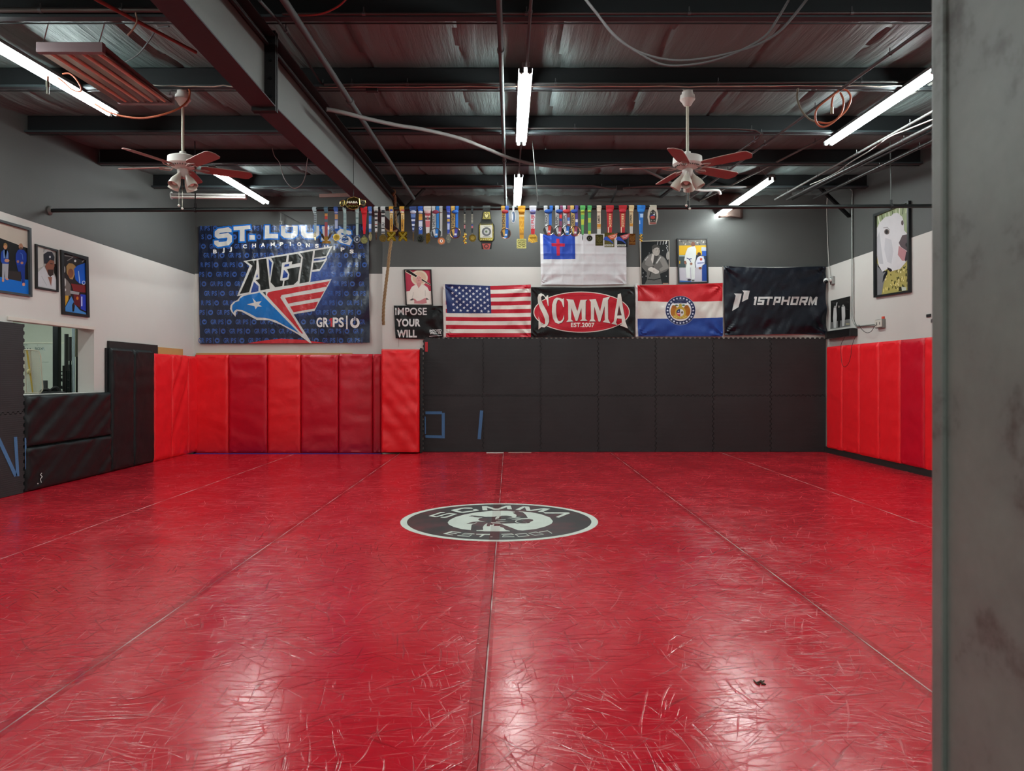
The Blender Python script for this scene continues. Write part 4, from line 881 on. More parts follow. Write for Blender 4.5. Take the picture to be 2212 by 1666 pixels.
g = G(); g.tube(smooth([W(607, 458, 12.95), W(606, 480, 12.95)]), .008, EMT, 6); g.tube(smooth([W(606, 459, 12.95), W(620, 466, 12.9), (W(635, 474, 12.9))]), .006, DP, 6); g.tube([W(604, 478, 12.95), W(609, 478, 12.95), W(608, 484, 12.95), W(604, 484, 12.95)], .008, M('#8d8d8b'), 6); tag(g.build('wall_hook'), 'small grey hook and wire on the wall above the banner lettering', 'hook')
# ================================================================ flags and banners
def nz3(x, y, s=0): return noise.noise(Vector((x, y, s)))
def cloth(A, name, label, cat, grid=5, disp=None, group=None, grom=()):
    g = G(); A.into(g, grid, disp); o = g.build(name, fix=False); s_ = o.modifiers.new('s', 'SOLIDIFY'); s_.thickness = .0006; o.modifiers.remove(s_)
    tag(o, label, cat, group)
    for p in grom:
        gg = G(); c = Vector(A.fn(*p)) + A.n * (A.z0 + .012); q = [c + Vector((.014 * math.cos(t), 0, .014 * math.sin(t))) for t in [2 * PI * i / 10 for i in range(10)]]; gg.tube(q, .005, M('#b9b6ad', 'metal'), 6, closed=True); gg.build('grommet', o)
    return o
def pinned(x0, y0, x1, y1, amp, seed, pins=None, sag=0):
    """folds running out of the pinned corners plus a loose ripple, in metres"""
    pins = pins or [(x0, y0), (x1, y0), (x0, y1), (x1, y1)]
    def d(x, y):
        v = .35 * amp * nz3(x * .035, y * .05, seed) + .25 * amp * nz3(x * .09 + y * .05, y * .03, seed + 3)
        for i, (a, b_) in enumerate(pins):
            dx, dy = x - a, y - b_; r_ = math.hypot(dx, dy); t = math.atan2(abs(dy), abs(dx))
            v += amp * .55 * math.sin(t * 9 + i * 2 + seed + r_ * .02) * math.exp(-r_ / 45) * min(1, r_ / 8)
        return v + amp * .9
    return d
YW = 12.99
fnw = lambda x, y: W(x, y, YW)
NW = (0, -1, 0)
# ---- big tournament banner
def mat_banner():
    m, nt, b = node_mat('blue_banner_print'); tc = N(nt, 'TexCoord'); L = nt.links.new
    mp = N(nt, 'Mapping'); mp.inputs['Location'].default_value = (3.55, 0, -3.05); L(tc.outputs['Object'], mp.inputs[0])
    sx = N(nt, 'SeparateXYZ'); L(mp.outputs[0], sx.inputs[0])
    a = N(nt, 'Math', operation='MULTIPLY'); a.inputs[1].default_value = .9; L(sx.outputs[0], a.inputs[0])
    cb = N(nt, 'CombineXYZ'); L(a.outputs[0], cb.inputs[0]); L(sx.outputs[2], cb.inputs[2])
    ln = N(nt, 'VectorMath', operation='LENGTH'); L(cb.outputs[0], ln.inputs[0])
    n = N(nt, 'TexNoise', Scale=3.0); L(tc.outputs['Object'], n.inputs[0])
    ad = N(nt, 'Math', operation='MULTIPLY_ADD'); ad.inputs[1].default_value = .5; L(n.outputs[0], ad.inputs[0]); L(ln.outputs[1], ad.inputs[2])
    cr = N(nt, 'ValToRGB'); e = cr.color_ramp.elements; e[0].position = .2; e[0].color = rgb('#284a9c') + (1,); e[1].position = 1.0; e[1].color = rgb('#141c33') + (1,)
    L(ad.outputs[0], cr.inputs[0]); L(cr.outputs[0], b.inputs['Base Color']); b.inputs['Roughness'].default_value = .34
    f = N(nt, 'TexNoise', Scale=7.0, Detail=5.0, Roughness=.65); L(tc.outputs['Object'], f.inputs[0]); bu = N(nt, 'Bump'); bu.inputs['Strength'].default_value = .5; bu.inputs['Distance'].default_value = .02; L(f.outputs[0], bu.inputs['Height']); L(bu.outputs[0], b.inputs['Normal'])
    return m
BAN = mat_banner()
A = Art(lambda x, y: W(x, y, 13.09), NW, (0, 0, 1), .0009, .004); A.kind = 'banner'
A.poly([(430, 489.5), (560, 487), (700, 486), (797, 484.5), (797.5, 600), (799.5, 740.5), (640, 742.5), (434, 743.5), (430, 600)], BAN, 0)
A.T = (400, 420, 4.627); PT = '#3a5796'; 
rows = [340, 425, 520, 610, 705, 800, 895, 990, 1085, 1180, 1275, 1367, 1460]
for i, ry in enumerate(rows):
    st = (190 - 60.3 * (i - 3)) % 247 - 247
    while st < 1840:
        for ch, dx, wd_ in (('G', 0, 27), ('R', 31, 26), ('1', 63, 8), ('P', 76, 24), ('S', 103, 25), ('|', 146, 0), ('o', 160, 0)):
            xx = st + dx
            if xx < 140 or xx + 50 > 1835: continue
            if 330 < 0: pass
            if ch == '|': A.rect(xx, ry - 30, xx + 4, ry + 34, PT, 1)
            elif ch == 'o':
                if xx + 62 > 1835: continue
                A.ell(xx + 24, ry + 2, 24, 26, PT, 1, 20, .5); A.rect(xx + 20, ry - 22, xx + 28, ry - 2, PT, 1)
            elif ch == '1': A.rect(xx, ry - 21, xx + 6, ry + 23, '#2b3a66', 1)
            else: A.text(ch, xx, ry + 23, 44, PT if ch != '1' else '#2b3a66', 1, wd_, bold=.025 if ch != '1' else 0)
        st += 247
WH = '#c8c6c1'; BO = '#1a63b4'
def blk(pts, w_, closed=False):
    A.line(pts, w_ * 1.0 + 26, BO, 2, closed, 0 if closed else 10); A.line(pts, w_, WH, 3, closed)
A.T = (420, 480, 10.41)
def blk2(pts, w_, w2): A.line(pts, w_ + w2, BO, 2, cap=w2 / 2); A.line(pts, w_, WH, 3)
blk2([(795, 232), (795, 195), (765, 172), (565, 205), (520, 245), (520, 300), (560, 328), (755, 298), (803, 335), (803, 430), (755, 480), (555, 512), (515, 480), (512, 425)], 100, 70)
blk2([(890, 148), (1272, 122)], 84, 60); blk2([(1083, 130), (1087, 437)], 112, 70); blk2([(1250, 352), (1365, 350)], 105, 70)
blk2([(1645, 82), (1645, 320), (1892, 320)], 104, 60)
A.T = (400, 420, 4.627)
blk([(985, 318), (985, 398), (1006, 416), (1084, 416), (1106, 395), (1106, 318)], 48); blk([(1186, 318), (1188, 396), (1212, 418), (1296, 420), (1322, 398), (1318, 318)], 48)
A.rect(962, 316, 1130, 328, WH, 3); blk([(1400, 322), (1405, 440)], 52); blk([(1365, 450), (1445, 452)], 30); A.line([(1370, 335), (1440, 338)], 30, WH, 3)
blk([(1650, 408), (1646, 388), (1560, 366), (1542, 382), (1545, 418), (1635, 446), (1652, 466), (1640, 490), (1560, 468), (1548, 455)], 38)
for ch, x, y in zip('BJJCHAMPIONSHIPS', (306, 388, 460, 602, 694, 783, 880, 968, 1057, 1145, 1233, 1322, 1413, 1493, 1578, 1667), (575, 557, 547, 523, 514, 507, 502, 500, 500, 501, 512, 520, 531, 541, 554, 573)):
    wd_ = {'I': 11, 'J': 24}.get(ch, 38); A.text(ch, x - wd_ / 2, y + 17, 34, '#e6e4e0', 3, wd_, bold=.05)
A.T = (490, 530, 7.572)
A.poly([(280, 262), (1740, 15), (1640, 200), (1645, 238), (1525, 425), (1395, 440), (1370, 605), (1725, 553), (1440, 1075), (1100, 1132), (1395, 1600), (1370, 1602), (1200, 1475), (900, 1305), (700, 1228), (500, 1225), (250, 1088), (185, 1078), (158, 1100), (150, 1168), (90, 1100), (60, 1040), (70, 985), (120, 928), (190, 900), (230, 845), (262, 820), (180, 838), (385, 345)], WH, 3)
KK = '#1b1d1b'; DB = '#1d3a80'; RR = '#b52a30'; BL = '#0a67b0'
for pts, c in (([(335, 270), (495, 250), (492, 395), (380, 772), (225, 800), (430, 340)], KK), ([(525, 240), (655, 222), (705, 715), (555, 740), (550, 650), (480, 575), (540, 550), (540, 400)], KK), ([(505, 462), (515, 525), (485, 530)], DB),
               ([(455, 600), (525, 672), (522, 755), (405, 783)], DB), ([(692, 222), (748, 290), (712, 545)], DB), ([(735, 212), (990, 170), (975, 278), (915, 290), (880, 578), (930, 582), (918, 670), (800, 690), (720, 605), (775, 285)], KK),
               ([(1025, 163), (1170, 142), (1225, 205), (1213, 292), (1068, 318), (1078, 268), (1012, 275)], KK), ([(955, 320), (1030, 305), (1020, 345), (945, 358)], DB), ([(990, 392), (1205, 355), (1168, 590), (1100, 650), (945, 670), (952, 585), (1018, 560), (1032, 480)], KK),
               ([(940, 402), (1008, 475), (998, 530), (915, 545)], DB), ([(1207, 133), (1420, 98), (1350, 600), (1195, 630), (1252, 200)], KK), ([(1450, 92), (1690, 50), (1628, 180), (1435, 210)], '#2c2e2c'), ([(1420, 290), (1600, 265), (1525, 390), (1405, 405)], KK),
               ([(1432, 228), (1635, 206), (1605, 236), (1427, 262)], '#233a72'), ([(590, 770), (640, 762), (648, 830)], '#16202c'), ([(665, 800), (685, 768), (1690, 590), (1635, 682), (905, 820), (885, 862), (1258, 1446), (1232, 1446), (668, 830)], RR),
               ([(958, 862), (1600, 755), (1540, 862), (1010, 957)], RR), ([(1040, 1005), (1500, 925), (1450, 1035), (1100, 1100)], RR),
               ([(225, 880), (290, 832), (545, 775), (1190, 1440), (1000, 1338), (800, 1228), (640, 1190), (500, 1185), (400, 1128), (260, 1063), (170, 1050), (132, 1078), (120, 1108), (95, 1050), (100, 985), (150, 935), (215, 915)], BL)):
    A.poly(pts, c, 4)
A.poly([(430, 868), (490, 930), (580, 915), (535, 970), (585, 1005), (515, 1005), (480, 1050), (462, 1000), (340, 970), (455, 940)], WH, 5)
A.poly([(330, 1608), (600, 1562), (900, 1528), (1200, 1545), (1450, 1577), (1640, 1602)], '#c02c34', 2)
A.T = (400, 420, 4.627)
A.text('GR', 1315, 1325, 88, '#e0deda', 4, 122, bold=.03); A.poly([(1446, 1250), (1461, 1237), (1475, 1237), (1475, 1325), (1458, 1325), (1458, 1262), (1446, 1268)], '#c03038', 4); A.text('PS', 1480, 1325, 88, '#e0deda', 4, 112, bold=.03); A.rect(1615, 1215, 1628, 1350, '#e0deda', 4)
A.ell(1700, 1285, 46, 52, '#e0deda', 4, 30, .5); A.rect(1686, 1225, 1714, 1262, '#22304f', 5); A.rect(1695, 1225, 1705, 1262, '#e0deda', 6)
def dban(x, y):
    v = .019 * nz3(x * .055, y * .009, 2) + .011 * nz3(x * .11 + y * .03, y * .02, 5) + .010 * nz3((x + y * .6) * .09, (x - y) * .012, 8)
    v += .016 * math.sin((x * .55 + y * .85) * .09) * max(0, min(1, (x - 690) / 80)); return v + .022
cloth(A, 'tournament_banner', 'large glossy blue tournament banner with an eagle emblem on the back wall', 'banner', 6, dban)
# ---- IMPOSE YOUR WILL
A = Art(fnw, NW, (820, 420, 4.9), .0008, .002); A.kind = 'nylon'
A.poly([(152, 1178), (420, 1184), (668, 1182), (674, 1350), (672, 1512), (470, 1532), (172, 1526), (160, 1350)], '#141415', 0)
for t, x, y, h_, w_ in (('IMPOSE', 168, 1277, 72, 334), ('YOUR', 178, 1396, 72, 256), ('WILL', 186, 1512, 72, 210)): A.text(t, x, y, h_, '#cfccca', 1, w_, bold=.04)
A.text('IMPOSED', 531, 1457, 24, '#cfccca', 1, 126, bold=.05, rot=-2); A.text('WILL', 533, 1482, 22, '#cfccca', 1, 76, bold=.05, rot=-2); A.text('XX', 616, 1479, 20, '#cfccca', 1, 38, bold=.05, rot=-2); A.line([(528, 1504), (662, 1494)], 7, '#bdbab8', 1)
cloth(A, 'slogan_flag', 'small black flag reading IMPOSE YOUR WILL', 'flag', 5, pinned(851, 660, 957, 731, .03, 4))
# ---- stars and stripes
A = Art(fnw, NW, (0, 0, 1), .0008, .002); A.kind = 'nylon'
def ust(x): return 615 + 3.2 * math.sin(PI * min(1, max(0, (x - 960) / 186)))
h_ = 8.55
def band(x0, x1, k0, k1, c, L, bot=lambda x: 0):
    n = 10; up = [(x0 + (x1 - x0) * i / n, ust(x0 + (x1 - x0) * i / n) + k0 * (728.5 - ust(x0 + (x1 - x0) * i / n)) / 13) for i in range(n + 1)]
    dn = [(x0 + (x1 - x0) * i / n, ust(x0 + (x1 - x0) * i / n) + k1 * (728.5 - ust(x0 + (x1 - x0) * i / n)) / 13) for i in range(n, -1, -1)]; A.poly(up + dn, c, L)
A.poly([(957, 614), (964, 615), (966, 730), (958.5, 729)], '#c9c5bf', 0)
for k in range(13): band(963.5, 1146.5, k, k + 1, '#b0182c' if k % 2 == 0 else '#d8d2c8', 0)
A.poly([(961.5, 614.5), (1059, ust(1059)), (1061.5, ust(1061) + 7 * 8.5), (966, 677)], '#22305f', 1)
A.T = (820, 420, 4.9)
for r_ in range(9):
    n = 6 if r_ % 2 == 0 else 5
    for i in range(n): A.star((770 if n == 6 else 808) + 73.5 * i + r_ * 2, 987 + 30.2 * r_ + i * 2.6, 18, '#cfd0d4', 2, 8)
def dus(x, y): return pinned(960, 615, 1146, 729, .034, 1)(x, y) + .016 * math.sin((y - 615) * .03 + (x - 1060) * .045) * max(0, (x - 1050) / 96)
cloth(A, 'national_flag', 'stars and stripes flag between the slogan flag and the black oval banner', 'flag', 4, dus, grom=[(960.5, 617), (962, 727)])
# ---- christian flag
A = Art(fnw, NW, (0, 0, 1), .0008, .002); A.kind = 'nylon'
A.poly([(1173, 507), (1242, 506), (1300, 505.5), (1352, 506), (1352.5, 560), (1353, 614), (1260, 616), (1171, 615)], '#c4c2c4', 0); A.poly([(1166.5, 505), (1173.5, 506), (1173, 616), (1168.5, 616)], '#d0ced0', 1)
A.poly([(1172.5, 507), (1241.5, 506.5), (1242.5, 560.5), (1174, 561)], '#23409a', 1); A.poly([(1201.5, 516.5), (1208, 516.5), (1209.5, 552.5), (1202.5, 553)], '#b02540', 2); A.poly([(1191, 526), (1220, 527), (1219.5, 533.5), (1191.5, 532.5)], '#b02540', 2)
def dch(x, y):
    v = pinned(1168, 505, 1353, 615, .026, 9)(x, y)
    for q in (.125, .25, .375, .5, .625, .75, .875): v += .008 * math.exp(-((x - 1168 - 185 * q) / 2.2) ** 2)
    for q in (.2, .4, .6, .8): v += .008 * math.exp(-((y - 505 - 110 * q) / 2.2) ** 2)
    return v
cloth(A, 'church_flag', 'white flag with red cross on a blue corner hanging behind the medals', 'flag', 3, dch)
# ---- black banner with red oval
A = Art(fnw, NW, (1140, 620, 9.217), .0008, .002); A.kind = 'nylon'
A.poly([(65, 8), (1100, 16), (2122, 2), (2128, 500), (2120, 1000), (1000, 1004), (62, 1004), (72, 500)], '#121313', 0)
A.ell(1070, 505, 958, 408, '#d8cfc4', 1, 72); A.ell(1070, 505, 940, 392, '#b51a2b', 2, 72); A.ell(1098, 508, 876, 335, '#7c1220', 3, 72, .99)
SL = '#d3d0c6'
for pts in ([(412, 385), (405, 168), (375, 175), (362, 212), (310, 150), (262, 128), (215, 152), (195, 215), (203, 310), (240, 420), (300, 540), (345, 660), (345, 730), (318, 762), (280, 745), (240, 680), (214, 592), (212, 848), (265, 800), (330, 808), (390, 765), (425, 690), (420, 590), (370, 470), (300, 345), (270, 275), (262, 210), (285, 172), (325, 190), (375, 270), (400, 385)],
            [(715, 225), (722, 405), (702, 402), (670, 300), (620, 258), (590, 270), (565, 350), (560, 480), (575, 600), (600, 670), (640, 690), (690, 650), (722, 555), (722, 640), (680, 710), (610, 738), (545, 710), (500, 630), (478, 500), (485, 350), (520, 250), (575, 215), (630, 222), (690, 245)],
            [(765, 245), (905, 258), (985, 490), (1045, 262), (1185, 258), (1150, 290), (1145, 640), (1190, 680), (1035, 680), (1075, 645), (1065, 420), (985, 680), (950, 680), (865, 420), (860, 650), (905, 690), (765, 700), (805, 650), (800, 300)],
            [(1215, 255), (1350, 245), (1435, 490), (1495, 230), (1635, 195), (1590, 270), (1595, 640), (1640, 728), (1490, 700), (1530, 660), (1525, 380), (1440, 695), (1405, 690), (1320, 390), (1315, 640), (1350, 690), (1220, 690), (1255, 640), (1250, 300)]):
    A.poly([(x + 8, y + 8) for x, y in pts], '#4a0c14', 4); A.poly(pts, SL, 5)
oa = [(1790, 152), (1845, 130), (1940, 700), (1988, 828), (1830, 768), (1870, 740), (1862, 640), (1770, 630), (1750, 715), (1785, 765), (1660, 735), (1705, 690)]; A.poly([(x + 8, y + 8) for x, y in oa], '#4a0c14', 4); A.poly(oa, SL, 5, [[(1815, 370), (1772, 575), (1865, 570)]])
A.text('EST.2007', 855, 800, 80, '#e0d6cc', 5, 470, bold=.03)
cloth(A, 'club_banner', 'black banner with big white serif letters on a red oval', 'banner', 5, pinned(1147, 620, 1370, 728, .03, 6))
# ---- state flag
A = Art(fnw, NW, (0, 0, 1), .0008, .002); A.kind = 'nylon'
A.poly([(1371.5, 613), (1377.5, 613), (1378, 727.5), (1372.5, 727.5)], '#c9c6c4', 0)
A.poly([(1376, 617), (1460, 616), (1559.5, 612), (1559.5, 651), (1460, 653), (1376.5, 651)], '#b9222a', 0); A.poly([(1376.5, 651), (1460, 653), (1559.5, 651), (1559.5, 686.5), (1460, 689), (1376.5, 689)], '#cfcac2', 0); A.poly([(1376.5, 689), (1460, 689), (1559.5, 686.5), (1560, 724), (1559, 727), (1460, 727), (1378, 727)], '#24438e', 0)
A.T = (1420, 630, 20.82); A.ell(1010, 862, 675, 655, '#aeb4c4', 1, 60); A.ell(1010, 862, 662, 642, '#1b2750', 2, 60); A.ell(1010, 862, 492, 478, '#d8d8d8', 3, 48)
for k in range(24): t = R(k * 15 - 90); A.star(1010 + 575 * math.cos(t), 866 + 560 * math.sin(t), 58, '#d0d6e4', 3, 0, .42)
A.ell(1000, 490, 300, 95, '#2a3054', 4, 24, None, 180, 360); A.rect(700, 488, 1300, 540, '#2a3054', 4)
for k in range(9): A.star(760 + 60 * k, 500 + 12 * abs(k - 4), 16, '#c5c9d8', 5)
A.ell(720, 880, 150, 255, '#a5661c', 4, 30, rot=6); A.ell(1300, 880, 145, 255, '#a5661c', 4, 30, rot=-6); A.ell(715, 690, 90, 75, '#96591a', 5, 20); A.ell(1290, 690, 90, 75, '#96591a', 5, 20)
A.ell(1010, 950, 245, 270, '#b99a3a', 5, 36); A.ell(1005, 1140, 340, 110, '#b58f3c', 4, 30); A.ell(1005, 650, 75, 90, '#b0a040', 6, 20); A.ell(835, 630, 70, 34, '#365e38', 6, 16); A.ell(1150, 625, 70, 34, '#365e38', 6, 16)
A.ell(1000, 960, 170, 170, '#d4d4d0', 6, 32); A.ell(998, 960, 168, 168, '#24305c', 7, 20, None, 180, 270); A.ell(998, 962, 168, 165, '#b23a40', 7, 20, None, 90, 180); A.rect(870, 990, 990, 1025, '#ddb8b4', 8); A.ell(925, 900, 34, 22, '#c5cbe0', 8, 14); A.ell(1085, 950, 50, 55, '#6a5c48', 7, 16)
for k in range(7): A.ell(760 + 82 * k, 1165 + 18 * ((k % 2) * 2 - 1), 34, 26, '#d0bc5e', 6, 10)
def dmo(x, y): return pinned(1376, 614, 1560, 727, .042, 12)(x, y) + .010 * math.sin((x - 1468) * .05) * math.sin((y - 614) * .05)
cloth(A, 'state_flag', 'red white and blue striped flag with a round seal ringed by stars', 'flag', 4, dmo, grom=[(1374, 616), (1375, 724)])
# ---- dark navy flag
A = Art(fnw, NW, (1560, 570, 9.617), .0008, .003); A.kind = 'nylon'
A.poly([(12, 48), (350, 72), (700, 82), (1070, 92), (1600, 75), (2140, 58), (2125, 400), (2130, 900), (2165, 1480), (1600, 1462), (1090, 1468), (500, 1482), (35, 1490), (25, 800)], '#151922', 0)
for pts in ([(225, 625), (385, 628), (325, 905), (190, 985), (258, 670)], [(392, 560), (555, 568), (515, 740), (388, 800), (428, 608)]): A.poly(pts, '#c6c5c2', 1)
def its(paths, w_=41):
    for p in paths: A.line(p, w_, '#c6c5c2', 1)
def sl(x, y): return (x + (862 - y) * .22, y)
def ital(ch, x, wd_):
    t, b_, m_ = 690 + 22, 862 - 22, 776
    P_ = {'1': [[(x + .25 * wd_, t), (x + .62 * wd_, t)], [(x + .62 * wd_, t - 22), (x + .62 * wd_, 862)]],
          'S': [[(x + wd_, t), (x + 22, t), (x + 22, m_), (x + wd_ - 22, m_), (x + wd_ - 22, b_), (x, b_)]],
          'T': [[(x, t), (x + wd_, t)], [(x + wd_ / 2, t), (x + wd_ / 2, 862)]],
          'P': [[(x + 22, 862), (x + 22, t), (x + wd_ - 22, t), (x + wd_ - 22, 798), (x + 22, 798)]],
          'H': [[(x + 22, 690), (x + 22, 862)], [(x + wd_ - 22, 690), (x + wd_ - 22, 862)], [(x + 22, m_), (x + wd_ - 22, m_)]],
          'O': [[(x + 22, t), (x + wd_ - 22, t), (x + wd_ - 22, b_), (x + 22, b_), (x + 22, t), (x + wd_ * .5, t)]],
          'R': [[(x + 22, 862), (x + 22, t), (x + wd_ - 22, t), (x + wd_ - 22, 790), (x + 22, 790)], [(x + wd_ * .6, 790), (x + wd_ - 18, 862)]],
          'M': [[(x + 22, 862), (x + 22, 690)], [(x + 30, 705), (x + wd_ / 2, 830), (x + wd_ - 30, 705)], [(x + wd_ - 22, 690), (x + wd_ - 22, 862)]]}[ch]
    its([[sl(*p) for p in q] for q in P_])
for ch, x, wd_ in (('1', 588, 100), ('S', 700, 135), ('T', 838, 155), ('P', 1026, 138), ('H', 1188, 172), ('O', 1388, 155), ('R', 1572, 160), ('M', 1758, 180)): ital(ch, x, wd_)
def dph(x, y):
    v = pinned(1562, 576, 1783, 724, .055, 3)(x, y); u = (x - 1560) / 223; t = (y - 576) / 150
    v += .020 * math.sin(math.atan2(727 - y, 1790 - x + 1e-3) * 0 + (math.hypot(x - 1575, (y - 700) * 1.2)) * 0 + (t * 1.1 + u * .9) * 13) * max(0, min(1, (t + u - .9) * 1.2)) * 1.5
    return v
cloth(A, 'brand_flag', 'dark navy flag with white italic lettering beside the right wall', 'flag', 4, dph, grom=[(1562, 577), (1671, 580), (1781, 577), (1564, 724), (1673, 721), (1782.5, 722)])
# ================================================================ pictures
def framed(label, name, fn, nrm, T, corners, inset, col, draw, dep=.022, bg='#888888', cat='picture'):
    c3 = [fn(*((T[0] + p[0] / T[2]), (T[1] + p[1] / T[2]))) for p in corners]; ctr = sum(c3, Vector()) / 4
    root = empty(name, c3[3], label, cat); fz = lambda x, y: fn(T[0] + x / T[2], T[1] + y / T[2])
    if inset:
        cx_ = sum(p[0] for p in corners) / 4; cy_ = sum(p[1] for p in corners) / 4
        inn = [(p[0] + (inset[0] if p[0] < cx_ else -inset[0]), p[1] + (inset[1] if p[1] < cy_ else -inset[1])) for p in corners]
        g = G(); g.ext([fz(*p) for p in corners], nrm, dep, M(col, 'satin'), [[fz(*p) for p in inn]]); g.build('frame', root)
    else: inn = corners
    A = Art(fn, nrm, T, .0006, .006 if inset else .003); A.kind = 'photo'; A.poly(inn, bg, 0); A.inn = inn; draw(A); g = G(); A.into(g); g.build('print', root, fix=False)
    return root
def d_kano(A):
    A.poly([(152, 140), (690, 140), (708, 580), (160, 590)], '#b03c50', 1); A.ell(450, 300, 178, 165, '#d8cbb4', 2, 40); A.ell(450, 300, 140, 128, '#cfae96', 3, 40)
    A.poly([(150, 150), (170, 140), (250, 140), (700, 440), (705, 475), (150, 175)], '#d8cbb4', 4); A.poly([(180, 142), (238, 142), (700, 450), (702, 464), (165, 165)], '#1d1c1c', 5)
    A.poly([(160, 590), (245, 580), (290, 490), (350, 455), (400, 440), (435, 520), (490, 440), (560, 455), (620, 500), (660, 580), (708, 580), (715, 865), (175, 868)], '#ddd5cb', 6)
    A.ell(440, 350, 62, 95, '#cf9a92', 7, 30); A.ell(437, 300, 58, 50, '#d8c8bb', 6, 24); A.poly([(400, 400), (480, 400), (488, 445), (435, 515), (395, 440)], '#c48a86', 7)
    A.line([(398, 305), (425, 305)], 8, '#7a3a3a', 8); A.line([(448, 303), (480, 303)], 8, '#7a3a3a', 8); A.line([(418, 362), (460, 362)], 8, '#7a3a3a', 8); A.line([(440, 310), (436, 340), (445, 345)], 5, '#a5605c', 8)
    A.poly([(240, 775), (300, 735), (340, 745), (300, 780)], '#4b4340', 8); A.poly([(600, 720), (660, 762), (590, 760)], '#4b4340', 8); A.poly([(305, 735), (360, 745), (400, 790), (470, 780), (540, 740), (590, 722), (600, 780), (610, 830), (520, 850), (340, 840), (345, 790)], '#bf7d80', 7)
    A.line([(325, 600), (318, 660), (300, 720)], 8, '#a7a09a', 7); A.line([(575, 560), (575, 690)], 8, '#a7a09a', 7)
framed('framed red picture of a white haired person in a white gi, above the slogan flag', 'framed_picture', fnw, NW, (860, 570, 9.8), [(120, 120), (706, 120), (742, 885), (160, 880)], (28, 18), '#1c1716', d_kano)
def d_bw(A):
    A.poly([(195, 160), (975, 135), (985, 1350), (200, 1365)], '#0d0d0f', 1)
    for x, y, a in ((650, 160, 10), (730, 160, 8), (810, 150, 16), (890, 140, 30)): A.line([(x + 20, y - 20), (x - 5, y + 90)], a, '#c9c9c9', 2)
    A.ell(940, 560, 45, 110, '#8f8d88', 2, 20); A.line([(900, 260), (940, 300), (900, 330), (935, 390), (955, 480)], 14, '#b5b5b5', 3)
    A.poly([(210, 780), (300, 620), (400, 520), (520, 480), (700, 520), (830, 590), (900, 680), (960, 820), (980, 900), (900, 990), (720, 1060), (740, 1180), (780, 1350), (290, 1362), (360, 1220), (350, 1020), (300, 980), (215, 880)], '#5c5a56', 3)
    A.poly([(330, 640), (420, 540), (520, 480), (490, 640), (540, 820), (440, 860), (380, 850), (300, 800)], '#777470', 4); A.poly([(720, 560), (840, 620), (940, 820), (960, 900), (740, 1010), (700, 930), (800, 860), (720, 700)], '#7d7a75', 4)
    A.poly([(500, 500), (640, 560), (560, 700), (510, 780), (470, 660)], '#c0bbb4', 5); A.poly([(560, 540), (690, 560), (560, 820), (520, 800)], '#3a3836', 6); A.text('KING', 640, 760, 50, '#c9c9c6', 7, 170, rot=-58) if 0 else A.line([(620, 770), (740, 590)], 34, '#b9b7b2', 7)
    A.ell(610, 420, 105, 140, '#a39c94', 6, 30, rot=-8); A.poly([(495, 400), (490, 300), (560, 240), (650, 245), (715, 310), (718, 360), (640, 320), (560, 350), (540, 420)], '#3d3a37', 7); A.ell(530, 410, 22, 38, '#948d85', 8, 14)
    A.line([(600, 395), (640, 390)], 12, '#37322e', 8); A.line([(680, 385), (705, 385)], 12, '#37322e', 8); A.line([(650, 480), (690, 478)], 12, '#4a423d', 8); A.line([(675, 390), (690, 440), (668, 448)], 8, '#6a625b', 8)
    A.poly([(400, 900), (470, 870), (560, 900), (640, 950), (700, 990), (680, 1050), (600, 1070), (520, 1030), (440, 990), (380, 960)], '#c2bdb6', 7)
    for k in range(4): A.line([(540 + k * 35, 960), (530 + k * 38, 1030)], 5, '#6b655e', 8)
    A.line([(370, 1215), (560, 1235), (740, 1190)], 26, '#141414', 8); A.line([(540, 860), (470, 1000), (430, 1150)], 30, '#232221', 6); A.line([(230, 780), (330, 650), (400, 560)], 24, '#b9b7b2', 6) if 0 else A.line([(300, 690), (390, 580)], 26, '#a9a7a3', 6)
    A.rect(800, 1325, 960, 1345, '#b98c78', 3)
    for x, y in ((230, 1150), (330, 1130), (250, 1040), (900, 1130), (420, 480), (800, 410)): A.ell(x, y, 14, 10, '#a9a9a9', 3, 10)
framed('black and white poster of a person in a patched gi tying their belt', 'poster', fnw, NW, (1370, 510, 13.01), [(150, 140), (985, 120), (992, 1372), (188, 1388)], (16, 16), '#b9b0a0', d_bw, .008)
